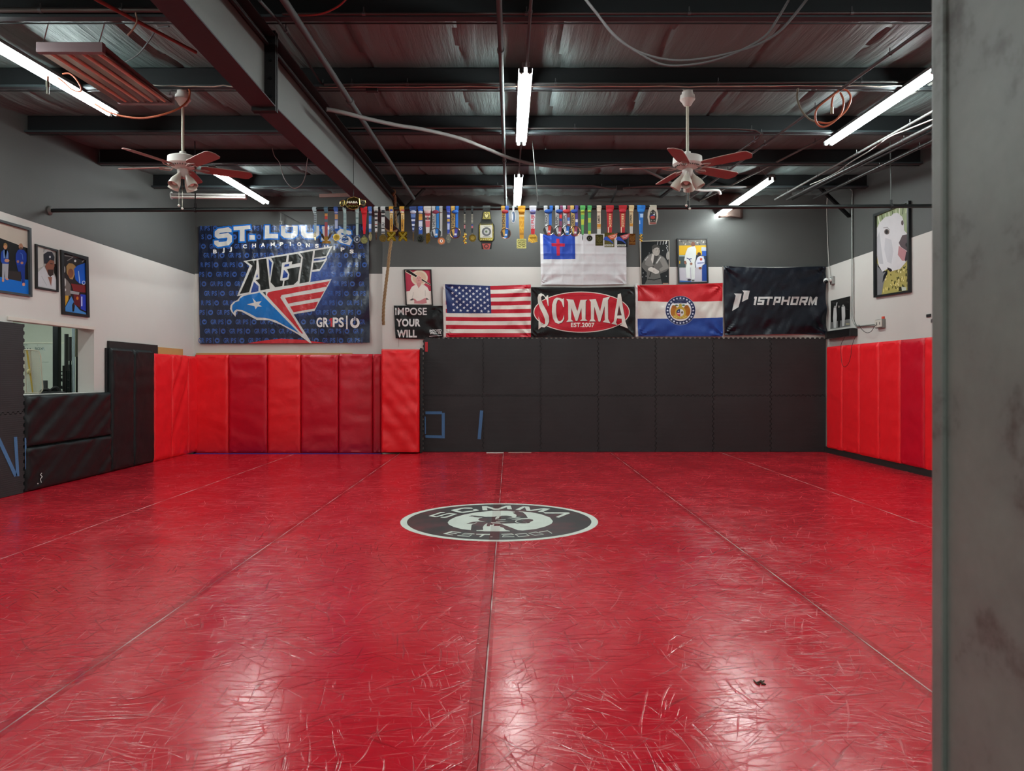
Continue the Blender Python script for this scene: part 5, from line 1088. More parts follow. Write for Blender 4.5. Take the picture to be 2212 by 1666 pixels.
def d_gi(A):
    A.poly([(1250, 95), (2035, 95), (2040, 270), (1255, 275)], '#6d6c66', 1)
    for k in range(14): A.ell(1270 + 56 * k % 760, 120 + (k * 37) % 130, 30, 14, ('#c9c5ba', '#3e3d39', '#9a9486')[k % 3], 2, 10, rot=k * 40)
    A.poly([(1250, 270), (2040, 262), (2042, 520), (1255, 540)], '#d3a81e', 2); A.poly([(1255, 540), (1440, 540), (1440, 880), (1260, 880)], '#3c4a4c', 3); A.rect(1258, 545, 1440, 575, '#a3b7bb', 4); A.rect(1260, 700, 1290, 780, '#c9a01c', 4)
    A.poly([(1260, 900), (2045, 880), (2055, 1290), (1275, 1290)], '#b4b2bb', 2); A.poly([(1270, 1250), (1600, 1270), (1600, 1300), (1272, 1302)], '#2f5fa8', 3); A.poly([(1890, 310), (2040, 320), (2040, 420), (1880, 420)], '#a9b4c0', 3); A.rect(1900, 420, 2035, 560, '#2350a5', 3)
    A.poly([(1740, 540), (1880, 540), (1880, 660), (1740, 820)], '#1f2a3a', 3); A.poly([(1960, 560), (2045, 560), (2045, 820), (1960, 820)], '#22304a', 3)
    A.ell(1820, 510, 50, 52, '#33241f', 5, 20); A.poly([(1720, 760), (1770, 610), (1850, 560), (1930, 580), (1975, 680), (1970, 790), (1900, 830), (1880, 880), (1740, 890)], '#c9ccda', 5); A.ell(1875, 655, 34, 40, '#b5502f', 6, 20); A.line([(1770, 765), (1960, 755)], 20, '#2c3a7c', 6); A.ell(1850, 905, 45, 35, '#8a5238', 6, 14)
    A.poly([(1900, 900), (1930, 810), (2045, 800), (2050, 1270), (1900, 1265)], '#1f3f86', 6)
    A.poly([(1440, 480), (1500, 340), (1600, 300), (1700, 290), (1740, 380), (1735, 560), (1690, 740), (1700, 860), (1700, 1200), (1610, 1220), (1590, 880), (1560, 900), (1570, 1180), (1460, 1180), (1440, 900), (1480, 760), (1400, 690)], '#cfd5d2', 7)
    A.ell(1650, 235, 60, 70, '#7a4f3c', 6, 20); A.line([(1470, 620), (1540, 655), (1610, 640)], 26, '#33396e', 8); A.line([(1540, 655), (1585, 730)], 20, '#33396e', 8); A.ell(1430, 745, 32, 50, '#8a5a48', 8, 14); A.ell(1595, 785, 38, 36, '#8a5a48', 8, 14); A.ell(1545, 1235, 55, 26, '#1d1d22', 8, 14); A.ell(1650, 1255, 42, 20, '#55554c', 8, 14)
    A.line([(1590, 860), (1585, 760)], 6, '#a5aba8', 8); A.line([(1620, 900), (1650, 1180)], 6, '#b5bbb8', 8)
framed('black framed photo of a person in a white gi with a purple belt', 'framed_picture', fnw, NW, (1370, 510, 13.01), [(1205, 65), (2060, 52), (2082, 1322), (1225, 1335)], (40, 36), '#0f0f10', d_gi)
fl_ = lambda x, y: WX(x, y, XL)
TL_ = (0, 460, 6.94)
def d_two(A):
    A.poly([(-520, 20), (403, 260), (405, 530), (0, 380), (-520, 230)], '#b3aa9c', 1); A.poly([(-520, 230), (0, 380), (405, 530), (415, 1010), (-520, 900)], '#12110f', 1); A.poly([(-520, 900), (0, 960), (415, 1005), (418, 1220), (0, 1160), (-520, 1070)], '#0a5fb4', 2)
    A.poly([(105, 870), (300, 880), (310, 1030), (110, 990)], '#2b2321', 2)
    A.ell(68, 500, 30, 46, '#b5835f', 5, 20); A.poly([(38, 500), (42, 460), (68, 448), (95, 470), (92, 500), (70, 478)], '#8a6a3c', 6); A.poly([(0, 640), (10, 580), (45, 550), (90, 560), (118, 600), (120, 770), (30, 775), (0, 720)], '#1c3f94', 4)
    A.poly([(35, 560), (55, 555), (70, 700), (95, 555), (110, 600), (110, 680), (40, 680)], '#5d7cab', 5); A.ell(90, 715, 38, 24, '#b07f66', 6, 16); A.poly([(22, 760), (118, 765), (105, 985), (65, 985), (62, 860), (50, 1000), (18, 995)], '#8f8f94', 4); A.ell(33, 1015, 18, 22, '#b57f6a', 5, 12); A.ell(92, 992, 28, 14, '#b57f6a', 5, 12, rot=25)
    A.ell(300, 505, 32, 48, '#9a7058', 5, 20); A.ell(298, 535, 24, 22, '#5a4236', 6, 16); A.poly([(225, 620), (255, 560), (290, 545), (350, 560), (388, 610), (388, 720), (360, 790), (240, 780), (222, 720)], '#0f338f', 4); A.ell(255, 730, 18, 22, '#a5705a', 6, 12); A.ell(316, 750, 22, 20, '#a5705a', 6, 12); A.line([(290, 600), (320, 620), (330, 700)], 8, '#5f7fbe', 6)
    A.poly([(235, 780), (362, 790), (360, 1050), (320, 1050), (300, 880), (260, 880)], '#0d2a76', 4); A.ell(342, 1072, 22, 26, '#b98070', 5, 14)
    A.ell(-180, 470, 34, 50, '#a5785c', 5, 18); A.poly([(-260, 600), (-220, 530), (-130, 530), (-90, 610), (-110, 780), (-250, 770)], '#cfcfd4', 4); A.poly([(-245, 770), (-112, 780), (-130, 990), (-240, 980)], '#c3c3c8', 4)
framed('large framed photo of people in blue gis, cut by the left picture edge', 'framed_picture', fl_, (1, 0, 0), TL_, [(-560, -46), (434, 228), (450, 1262), (-560, 1120)], (30, 34), '#3a3f41', d_two, .03)
def d_cap(A):
    A.poly([(545, 495), (838, 570), (845, 1160), (550, 1100)], '#9a9a94', 1); A.poly([(545, 495), (640, 520), (640, 800), (550, 840)], '#b7b7b0', 2); A.poly([(790, 770), (840, 760), (845, 1000), (800, 900)], '#1d1b1a', 2)
    A.poly([(550, 900), (620, 830), (650, 800), (720, 930), (800, 940), (840, 1010), (842, 1155), (550, 1098)], '#b5b5b8', 4); A.poly([(650, 760), (640, 640), (640, 580), (700, 540), (770, 590), (805, 660), (800, 720), (740, 700), (690, 760)], '#23242c', 6); A.poly([(636, 590), (680, 540), (730, 545), (770, 585), (700, 580), (640, 620)], '#b0b0ae', 7)
    A.poly([(690, 750), (745, 700), (800, 715), (806, 800), (795, 830), (790, 920), (740, 955), (700, 900), (665, 800)], '#80503d', 5); A.poly([(700, 850), (790, 850), (790, 925), (740, 960), (705, 915)], '#33231e', 6); A.poly([(705, 960), (770, 960), (755, 1100)], '#8a5848', 5); A.line([(740, 760), (780, 765)], 10, '#3a241e', 7); A.ell(735, 660, 14, 18, '#b9b9b9', 8, 12); A.line([(610, 950), (690, 1090)], 5, '#8c8c90', 5)
framed('black framed portrait of a person in a knit cap on the left wall', 'framed_picture', fl_, (1, 0, 0), TL_, [(514, 466), (850, 556), (856, 1188), (520, 1135)], (24, 26), '#14110f', d_cap)
def d_ev(A):
    A.poly([(935, 600), (1275, 690), (1285, 1535), (950, 1480)], '#231d1b', 1)
    for p, q in (((960, 640), (1180, 670)), ((1000, 720), (1090, 660)), ((1220, 740), (1260, 700))): A.line([p, q], 14, '#7a7672', 2)
    A.ell(1118, 720, 16, 18, '#d0d0ce', 3, 14); A.poly([(985, 800), (1020, 755), (1080, 760), (1125, 800), (1120, 900), (1080, 1000), (1040, 990), (990, 900)], '#9a7a4a', 3); A.ell(1050, 905, 42, 70, '#7a4a30', 4, 20); A.poly([(1100, 840), (1150, 790), (1270, 750), (1282, 1060), (1180, 1060), (1120, 1000)], '#0f4fb0', 4)
    A.line([(1165, 870), (1185, 1050)], 12, '#9ab0cf', 5); A.ell(1245, 1048, 26, 30, '#c0cbe0', 5, 16, .7); A.poly([(1055, 1060), (1280, 1090), (1282, 1200), (1090, 1170)], '#6e1f20', 4); A.poly([(1040, 1165), (1180, 1190), (1170, 1230), (1045, 1210)], '#8f8f90', 5)
    A.poly([(1090, 1215), (1195, 1230), (1195, 1420), (1100, 1370)], '#5a1a22', 4); A.poly([(1195, 1220), (1283, 1230), (1285, 1480), (1200, 1440)], '#2438a8', 4); A.rect(1205, 1255, 1225, 1400, '#aab0d8', 5); A.ell(1150, 1280, 18, 26, '#c06a1c', 5, 12)
    A.poly([(950, 1240), (1020, 1240), (1015, 1300), (960, 1420)], '#b58a2c', 3); A.poly([(955, 1440), (1060, 1250), (1120, 1380), (1190, 1460), (1285, 1500), (1285, 1535), (955, 1480)], '#3f7ab8', 3); A.poly([(1070, 1380), (1090, 1340), (1112, 1390), (1100, 1480), (1075, 1480)], '#1a1512', 5)
    A.poly([(950, 960), (1000, 1010), (1050, 1080), (1050, 1240), (950, 1240)], '#6b625c', 2); A.ell(965, 1155, 16, 22, '#c9c9c6', 4, 12); A.ell(955, 850, 14, 50, '#c5c5c2', 3, 12); A.ell(965, 1040, 14, 60, '#bdbab6', 3, 12)
framed('black framed colourful competition photo, rightmost of the three on the left wall', 'framed_picture', fl_, (1, 0, 0), TL_, [(893, 552), (1303, 662), (1322, 1570), (915, 1520)], (40, 44), '#15120f', d_ev)
fr_ = lambda x, y: WX(x, y, XR)
TR_ = (1780, 380, 4.63)
def d_dog(A):
    A.poly([(535, 395), (855, 270), (860, 560), (800, 700), (535, 760)], '#8d9a72', 1); A.poly([(535, 760), (860, 540), (862, 1150), (535, 1200)], '#a59a58', 1)
    for k in range(9): A.line([(545 + k * 36, 400 - k * 13), (560 + k * 33, 470 - k * 12)], 10, ('#d0d2c0', '#4f5a35', '#b9c09c')[k % 3], 2)
    rr = random.Random(7)
    for k in range(70):
        x = rr.uniform(600, 850); y = rr.uniform(890, 1130); A.line([(x, y), (x + rr.uniform(-14, 14), y + rr.uniform(15, 40))], rr.uniform(6, 14), rr.choice(['#cdbd72', '#5e5a2e', '#8a8446', '#3f4224', '#d6cc94']), 2)
    A.poly([(535, 870), (590, 960), (640, 960), (600, 1080), (580, 1195), (538, 1205)], '#77787a', 3); A.poly([(540, 880), (590, 955), (640, 950), (600, 970), (545, 910)], '#16171a', 4); A.poly([(640, 930), (600, 1000), (590, 1070), (640, 980)], '#17181b', 4)
    A.poly([(535, 525), (560, 470), (620, 410), (680, 400), (700, 375), (740, 368), (790, 410), (805, 470), (808, 545), (850, 590), (858, 640), (856, 820), (820, 870), (770, 930), (680, 955), (640, 930), (590, 960), (555, 900), (535, 800)], '#c9c6c8', 5)
    A.poly([(535, 620), (560, 560), (580, 720), (600, 880), (560, 880), (536, 800)], '#aeacb0', 6); A.poly([(620, 620), (680, 640), (700, 760), (680, 880), (640, 860), (610, 740)], '#b9b7bb', 6)
    A.ell(635, 560, 26, 28, '#6b5b58', 7, 20, rot=-12); A.ell(634, 560, 15, 20, '#1c1616', 8, 16); A.ell(791, 470, 12, 26, '#4c3b3a', 7, 16); A.line([(600, 520), (640, 515), (665, 545)], 8, '#9c9698', 7)
    A.poly([(770, 640), (790, 595), (840, 585), (858, 600), (858, 700), (850, 760), (820, 740), (775, 710), (755, 670)], '#54464a', 7); A.ell(835, 690, 14, 20, '#241c20', 8, 14)
    A.poly([(755, 700), (830, 750), (850, 800), (830, 850), (790, 850), (745, 790)], '#b07c80', 6); A.poly([(830, 760), (856, 750), (856, 820), (825, 860), (815, 840)], '#3a2e33', 8); A.poly([(640, 915), (680, 930), (690, 950), (670, 960), (645, 940)], '#2a2226', 7)
    A.poly([(780, 1110), (830, 1115), (825, 1145), (785, 1150)], '#b9bcae', 3); A.poly([(755, 1110), (780, 1110), (785, 1150), (750, 1155)], '#30321f', 3)
framed('tall black framed close-up photo of a white dog on the right wall', 'framed_picture', fr_, (-1, 0, 0), TR_, [(516, 385), (872, 248), (880, 1165), (520, 1218)], (17, 20), '#14181a', d_dog, .04)
def d_three(A):
    A.poly([(70, 1250), (265, 1203), (262, 1435), (70, 1470)], '#111111', 1); A.poly([(68, 1465), (262, 1432), (265, 1505), (65, 1532)], '#6c6c6a', 2)
    A.poly([(100, 1320), (125, 1310), (132, 1400), (125, 1520), (100, 1522), (92, 1420)], '#bdbdbb', 3); A.line([(118, 1330), (134, 1266)], 8, '#bdbdbb', 4); A.poly([(178, 1310), (212, 1305), (216, 1400), (205, 1500), (185, 1505), (180, 1400)], '#b5b5b3', 3); A.ell(195, 1300, 10, 12, '#8d8d8a', 4, 12); A.ell(112, 1312, 9, 12, '#8d8d8a', 4, 12); A.poly([(138, 1330), (165, 1325), (168, 1420), (158, 1515), (145, 1518), (140, 1420)], '#1d1d1d', 3); A.ell(152, 1310, 9, 12, '#77746f', 4, 12)
    A.rect(222, 1478, 258, 1486, '#b9ab7c', 4); 
    for k in range(20): A.ell(80 + (k * 53) % 170, 1250 + (k * 29) % 90, 6, 4, '#3c3c3c', 2, 8)
framed('unframed black and white print of three people on the right wall above the speaker bar', 'photo_print', fr_, (-1, 0, 0), TR_, [(66, 1250), (270, 1200), (275, 1505), (64, 1535)], None, '#b5b5b2', d_three, bg='#b9b9b4')
# ================================================================ medals on the pipe
YM = 8.915
fm = lambda x, y: W(x, y, YM)
def medal(x, yb, straps, deco, disc, label, loop=None, name='medal'):
    """straps: (x_top, x_bottom, w_top, w_bottom, colour, [colour bands (y0, y1, colour)]); disc: function(G, Art)"""
    py = ppy(x); root = empty(name, W(x, py, YP), label, 'medal', 'medals hanging on the pipe')
    g = G()
    for k, (xt, xb, wt, wb, c, bands) in enumerate(straps):
        yt = py - 4; d = .003 * k; w1 = max(wb, wt * .75)
        c_ = W(xt, py, YP); hw = wt / 2 * YP / F
        g.tube([c_ + Vector((-hw, 0, 0)), c_ + Vector((-hw * .4, 0, 0)), c_ + Vector((hw * .4, 0, 0)), c_ + Vector((hw, 0, 0))], [.0265, .0285, .0285, .0265], M(c, 'wovn'), 16)
        ym = py + 6; q = [(xt - wt / 2, py + 1), (xt - wt * .42, ym), (xb - w1 * .5, ym + 5), (xb - wb / 2, yb), (xb + wb / 2, yb), (xb + w1 * .5, ym + 5), (xt + wt * .42, ym), (xt + wt / 2, py + 1)]
        g.ext([fm(*p) + Vector((0, -d, 0)) for p in q], (0, 1, 0), .0022, M(c, 'wovn'))
        A = Art(lambda a, b_: W(a, b_, YM - d), NW, (0, 0, 1), .0004, .0006); A.kind = 'wovn'
        def xw(y): t = (y - ym - 5) / max(1, yb - ym - 5); t = min(1, max(0, t)); return xb, w1 + (wb - w1) * t
        for y0, y1, cc in bands:
            a, wa = xw(y0); b_, w_b = xw(y1); A.poly([(a - wa / 2 + .2, y0), (a + wa / 2 - .2, y0), (b_ + w_b / 2 - .2, y1), (b_ - w_b / 2 + .2, y1)], cc, 1)
        if deco and k == 0: deco(A)
        if A.q: A.into(g)
    kn = straps[0]; mx = sum(s_[0] for s_ in straps) / len(straps); kw = (max(s_[0] + s_[2] / 2 for s_ in straps) - min(s_[0] - s_[2] / 2 for s_ in straps)) * .5
    if loop: g.sphere(W(mx, py + 7.5, YM - .006), kw * .9 * YP / F, M(loop, 'wovn'), 12, (1, .35, .55))
    g.build('ribbon', root, fix=True)
    g = G(); A = Art(fm, NW, (0, 0, 1), .0007, .0066); A.kind = 'gold'; disc(g, A)
    if A.q: A.into(g)
    g.build('medallion', root); return root
GO, SI, BZ, RO, PW = '#b9923f', '#a8a8a4', '#7d5527', '#b98468', '#7f7f79'
def px(p): return p * YM / F
def dsc(cx, cy, r, col, fn=None, ring=None, n=28, ry=None, tab=True):
    def f(g, A):
        ry_ = ry or r
        pts = [(cx + r * math.cos(2 * PI * k / n + PI / n), cy + ry_ * math.sin(2 * PI * k / n + PI / n)) for k in range(n)]
        hole = [[fm(cx + r * ring * math.cos(2 * PI * k / n), cy + ry_ * ring * math.sin(2 * PI * k / n)) + Vector((0, -.006, 0)) for k in range(n)]] if ring else None
        g.ext([fm(*p) + Vector((0, -.006, 0)) for p in pts], (0, 1, 0), .005, M(col, 'gold'), hole)
        if tab: g.tube([fm(cx - 1.6, cy - ry_), fm(cx - 1.6, cy - ry_ - 1.6), fm(cx + 1.6, cy - ry_ - 1.6), fm(cx + 1.6, cy - ry_)], px(.5), M(col, 'gold'), 6)
        if fn: fn(A)
    return f
def plq(x0, y0, x1, y1, col, fn=None, cut=0, pts=None):
    def f(g, A):
        q = pts or [(x0 + cut, y0), (x1 - cut, y0), (x1, y0 + cut), (x1, y1), (x0, y1), (x0, y0 + cut)] if cut or pts else [(x0, y0), (x1, y0), (x1, y1), (x0, y1)]
        g.ext([fm(*p) + Vector((0, -.006, 0)) for p in q], (0, 1, 0), .005, M(col, 'gold'))
        if fn: fn(A)
    return f
def tx(s, x, y, h, c, rot=-90, w_=None): return lambda A: A.text(s, x, y, h, c, 2, w_, rot=rot, bold=.04)
K1 = '#22252a'
def rim(cx, cy, r, c, c2=None):
    def f(A):
        A.kind = 'gold'; A.ell(cx, cy, r, r, c, 1, 24, .86)
        if c2: A.ell(cx, cy, r * .62, r * .62, c2, 1, 20)
    return f
# 1-11
medal(679.5, 505, [(679.5, 681, 8, 4.5, '#a9b9bd', [(456 + 4 * k, 458 + 4 * k, '#3a4448') for k in range(7)] + [(486, 500, '#8fb6cf')])], None, dsc(681, 512, 2.3, '#c2b08c', ry=8), 'medal with pale silver blue ribbon seen edge on, leftmost of all on the pipe', '#a9b9bd')
def trophy(g, A):
    g.ext([fm(x, y) + Vector((0, -.008, 0)) for x, y in [(701, 511), (708, 511), (710, 516), (707, 520), (714, 521), (715, 526), (696, 526), (697, 521), (702, 520), (699.5, 516)]], (0, 1, 0), .008, M('#6b4a22', 'gold'))
    for s_ in (-1, 1):
        for k in range(5): g.tube([fm(704.5 + s_ * 4, 518 - k), fm(704.5 + s_ * (9 - k * .3), 512 - k * 1.8), fm(704.5 + s_ * (13.5 - k), 500 + k * 1.6)], px(.8), M('#7e746c', 'gold'), 5)
medal(704.5, 512, [(704.5, 704.5, 8.5, 6.5, '#4b6474', [(461, 467, '#c28a4a'), (467, 474, '#b8443c'), (480, 511, '#9c4a50')])], None, trophy, 'medal with bronze trophy cup and spread wings', '#37525c')
medal(726, 500, [(726, 726.5, 9, 6.5, '#3a5aa0', [(463, 474, '#b9895a'), (476, 494, '#a9b4cf'), (495, 499, '#2050a0')])], None, dsc(727, 513, 7.6, GO, rim(727, 513, 7.4, '#d8bd7a', '#8b6c2c')), 'round gold medal on a blue ribbon with orange letters', '#8c8fb4')
medal(744.5, 507, [(744.5, 745, 7, 6.2, '#a9bfbd', [(462 + 3 * k, 463.4 + 3 * k, '#6f8b8c') for k in range(13)])], None, dsc(745.5, 517.5, 8, '#8a8a94', lambda A: (setattr(A, 'kind', 'gold'), A.ell(745.5, 517.5, 6.6, 6.6, '#2c4474', 1, 20), A.line([(740, 515), (744, 513), (748, 515), (751, 513)], 1.6, '#c9c9c9', 2), A.line([(740, 520.5), (745, 522), (751, 520)], 1.6, '#c9c9c9', 2))), 'silver medal with a blue centre on a pale mint ribbon', '#a9bfbd')
medal(772, 508, [(771.5, 771.5, 8.5, 4.8, '#9db2b0', [(470, 473, '#6c8583'), (482, 484, '#6c8583')])], None, dsc(771.5, 517.5, 7.2, '#9b9ba0', lambda A: (setattr(A, 'kind', 'gold'), A.ell(771.5, 517.5, 5.4, 5.4, '#2b3350', 1, 16, .45), A.star(771.5, 517.5, 4.4, '#c9c9cc', 2))), 'silver cut-out medal on a pale ribbon left of the plain red ribbon', '#9db2b0')
medal(786, 506, [(786.5, 787, 14, 4.2, '#c0101e', [])], None, dsc(787, 519, 8.2, '#9c9664', rim(787, 519, 7.6, '#857f50'), n=8), 'octagonal pale gold medal on a plain bright red ribbon', '#c0101e')
medal(799.5, 502, [(799.5, 799.5, 8, 5.5, '#4669ac', [(462, 466, '#1f2530'), (470, 478, '#3a78c0'), (484, 494, '#b9c4d8')])], None, dsc(800, 512, 3.6, '#b3a67e', ry=8.8), 'narrow oval turned medal on a blue and white ribbon right of the red ribbon', '#8fa0c4')
medal(812.5, 502, [(812.5, 812.5, 9, 5, '#b8b8b6', [(455, 460, K1), (464, 469, K1), (474, 478, K1), (484, 486, '#a04038'), (490, 493, K1)])], None, dsc(812.8, 511, 1.3, '#7b5a4a', ry=9), 'edge-on medal on a black and white ribbon beside the blue one', '#3a3a3c')
medal(827.6, 505, [(827.5, 827.5, 10, 7, '#bdbdbb', [(454, 458, K1), (464, 469, K1), (492, 495, K1), (500, 504, '#55555a')])], lambda A: tx('JIU', 830, 490, 4.5, K1)(A), dsc(827.5, 515, 8.4, '#8a6c38', rim(827.5, 515, 7.6, '#a3864c'), n=8), 'bronze octagonal medal on a black and white ribbon', '#2a2a2c')
def xsq(cx, cy, bent=False):
    def f(g, A):
        q = [(cx - 9.5, cy - 10), (cx + 9, cy - 10), (cx + 9, cy - 3), (cx + 6.5, cy), (cx + 9, cy + 3), (cx + 9.5, cy + 10.5), (cx + 5, cy + 10.5), (cx, cy + 5), (cx - 5, cy + 10.5), (cx - 9.5, cy + 10), (cx - 9.5, cy + 3), (cx - 7, cy), (cx - 9.5, cy - 3)]
        g.ext([fm(*p) + Vector((0, -.008, 0)) for p in q], (0, 1, 0), .006, M('#b98e1c', 'gold')); A.z0 = .0086; A.kind = 'gold'
        A.line([(cx - 7, cy - 8), (cx + 7, cy + 8)], 4, '#d9b840', 1); A.line([(cx + 7, cy - 8), (cx - 7, cy + 8)], 4, '#e3c75c', 2)
        for s_ in (-1, 1): A.line([(cx + s_ * 9, cy - 4.5), (cx + s_ * 4.5, cy), (cx + s_ * 9, cy + 4.5)], 1.4, '#6e4e0c', 1)
        A.line([(cx - 4, cy - 9), (cx, cy - 4.5), (cx + 4, cy - 9)], 1.2, '#6e4e0c', 1)
    return f
medal(845.3, 500, [(845.3, 845.3, 9, 6.3, '#c08c32', [(452, 456, '#2f4aa0'), (456, 460, '#b04c52'), (462, 472, '#c9b07a')])], lambda A: tx('AMERICAN', 846.8, 495, 3.2, '#5c3a10', w_=29)(A), xsq(845.7, 511), 'left of two square gold medals with a raised X', '#c9c4b9')
medal(868.8, 500, [(868.5, 869.8, 10, 6.3, '#c08c32', [(453, 457, '#b04c52'), (462, 474, '#c9b07a')])], lambda A: tx('AMERICAN', 870.6, 495, 3.2, '#5c3a10', w_=29)(A), xsq(870.5, 511), 'right of two square gold medals with a raised X', '#c0b59a')
# 12-20
medal(892.4, 502, [(892.4, 892.6, 15, 3, '#273a6c', [(461, 470, '#5c74a8'), (474, 478, '#b9bfd0'), (484, 488, '#b9bfd0'), (492, 497, '#8c9cc4')])], None, dsc(893, 512, 1.4, '#a98a60', ry=10), 'thin edge-on medal on a navy V shaped ribbon', '#b4b8c8')
medal(908.3, 506, [(908.3, 908.5, 11, 8.2, '#1f4fa6', [(462, 468, '#a8792c'), (468, 476, '#c08c32'), (478, 490, '#c0c6d4')])], lambda A: A.ell(908.5, 494, 3, 3, '#c0c6d4', 2, 12, .6), dsc(908.5, 516, 9.4, '#6f726a', lambda A: (setattr(A, 'kind', 'gold'), A.ell(908.5, 516, 9, 9, '#8f9188', 1, 24, .88), A.ell(908.5, 514, 3.5, 3.2, '#4a4c48', 1, 14, .5), A.text('NG', 904, 522.5, 4, '#1f201e', 1, 9, bold=.05))), 'round pewter medal on a royal blue ribbon with gold letters', '#b4b8c4')
medal(923.3, 504, [(923.3, 924, 16, 7, '#c3bdb8', [(458, 466, '#a53c44'), (470, 475, '#3a4a4a'), (477, 491, '#c0656a')])], lambda A: tx('2021', 926, 476, 4, '#a53c44', w_=14)(A), plq(0, 0, 0, 0, '#b9923f', None, pts=[(920, 508), (925, 503), (929, 505), (929.5, 520), (922, 528), (920.5, 522)]), 'angular gold medal turned sideways on a wide white and red ribbon', '#c3a4a4')
def strap2(xa, xb, ca, cb, bot, dx=8): return [(xa, xa - 1.5, 7, 7, ca, []), (xb, xb + 1.5, 6, 6, cb, [])]
def ringm(x, bot, ca, cb, cx, cy, r, col, label, word, cc=None, loop=None, fill='#2a55a4', dx=4.5, lean=0):
    cc = cc or []
    straps = [(x - dx, cx - 4.5 + lean, 8, 7, ca, []), (x + dx, cx + 3.5 + lean, 7, 5.5, cb, cc)]
    def disc(g, A):
        n = 30; e = [fm(cx + r * .93 * math.cos(2 * PI * k / n), cy + r * .93 * math.sin(2 * PI * k / n)) + Vector((0, -.008, 0)) for k in range(n)]; g.tube(e, px(.95), M(col, 'gold'), 8, closed=True)
        g.ext([fm(cx + r * .84 * math.cos(2 * PI * k / n), cy + r * .84 * math.sin(2 * PI * k / n)) + Vector((0, -.002, 0)) for k in range(n)], (0, 1, 0), .0012, M('#35373a', 'wovn'))
        A.kind = 'wovn'; A.z0 = .005; A.poly([(cx - 8, cy - 7), (cx - 2, cy - 9), (cx - 1, cy + 6), (cx - 4, cy + 6)], ca, 1); A.poly([(cx - .5, cy - 9.5), (cx + 5.5, cy - 8.5), (cx + 3.5, cy + 9), (cx - 3, cy + 9.5)], fill, 2)
        A.rect(cx - 1.6, cy + 1, cx + 3, cy + 5, '#c9c9cf', 3)
    return medal(x, cy - r + 2, straps, tx(word, cx - 2.4 + lean, cy - r - 1, 5, '#3a3a3c', w_=(cy - r - 465)), disc, label, loop)
ringm(941, 0, '#b4b4b2', '#1f6cae', 942, 504, 11.5, '#8a8c8c', 'silver ring medal with AMERIC ribbon, left of the orange disc', 'AMERIC', loop='#7d2c44', fill='#1c6cb4')
medal(952.6, 511, [(952.6, 953, 7, 4.6, '#a7a5a2', [])], None, dsc(953.6, 521, 8.9, '#a39f98', lambda A: (setattr(A, 'kind', 'plastic'), A.ell(953.6, 521, 7.4, 7.4, '#b9693a', 1, 24), A.ell(953.6, 521, 3.4, 3.6, '#ded6cc', 2, 16), A.poly([(952.6, 519), (954.8, 519), (955, 523), (953, 523)], '#241c18', 3))), 'round silver and orange medal with a small figure, on a plain grey ribbon', '#a7a5a2')
medal(968.5, 506, [(968.5, 968.8, 8.5, 4.6, '#2f48a4', [(456, 460, '#b9903c'), (464, 470, '#c4c8d8'), (473, 479, '#b9903c'), (483, 496, '#a4b0d4')])], None, dsc(969, 516, 5, '#c0c2b4', rim(969, 516, 3.6, '#8c8e84'), ry=9.5), 'oval silver medal turned sideways on a narrow blue and gold ribbon', '#4c5cb0')
ringm(983, 0, '#b9954e', '#1f62b4', 983.4, 503.6, 12, '#a37a58', 'rose gold ring medal on gold and blue straps, left of the two thin black ribbons', 'NOIGI', loop='#1c58a8', fill='#3f3a90')
def fig(cx, cy, w_, h_):
    def f(g, A):
        for k in range(5): g.sphere(fm(cx + (-1) ** k * w_ * .22, cy - h_ / 2 + h_ * (k + .5) / 5), px(w_ * .42), M(GO, 'gold'), 8, (1, .4, 1.1))
        g.tube([fm(cx, cy - h_ / 2 - 2), fm(cx, cy + h_ / 2)], px(.9), M(GO, 'gold'), 6)
    return f
medal(1003.8, 503, [(1003.8, 1003.8, 5, 2.8, '#1d2224', [(463 + 3 * k, 464.6 + 3 * k, '#a5a08e') for k in range(7)] + [(486, 494, '#a8666a')])], None, fig(1004, 516, 6.5, 22), 'gold figure medal on a thin black ribbon, left of the round one with a flag', '#1d2224')
medal(1020, 503, [(1020, 1020, 5, 4, '#1d2426', [(463 + 3 * k, 464.6 + 3 * k, '#a5a08e') for k in range(7)] + [(485, 493, '#a8565c'), (485, 488, '#3a4a84')])], None, dsc(1021, 514.6, 8, '#8f7438', rim(1021, 514.6, 7, '#6a5424', '#b0924c'), ring=None), 'round gold medal on a thin black ribbon with a small flag, beside the big belt', '#1d2426')
# 22-29
ringm(1091, 0, '#b48a3a', '#2a4fa0', 1092.4, 504.6, 11.5, '#b08a7a', 'rose gold ring medal with a red knot on the pipe, right of the big belt', 'TION', loop='#9c2c34', fill='#1d62b4')
medal(1109, 456, [(1109, 1109, 4.5, 3, '#c9ccd0', [])], None, lambda g, A: (g.tube([fm(1108.8 + 5.0 * math.cos(2 * PI * k / 24), 469 + 12.6 * math.sin(2 * PI * k / 24)) for k in range(24)], px(1.0), M('#c4c4c8', 'satin'), 6, closed=True), g.ext([fm(1108.8 + 4.2 * math.cos(2 * PI * k / 24), 469 + 11.6 * math.sin(2 * PI * k / 24)) for k in range(24)], (0, 1, 0), .003, M('#3f5c80', 'satin')), setattr(A, 'kind', 'satin'), A.ell(1107, 469, 1.6, 8, '#d8dadd', 1, 14)), 'small oval white rimmed tag hanging close under the pipe by the bright tube')
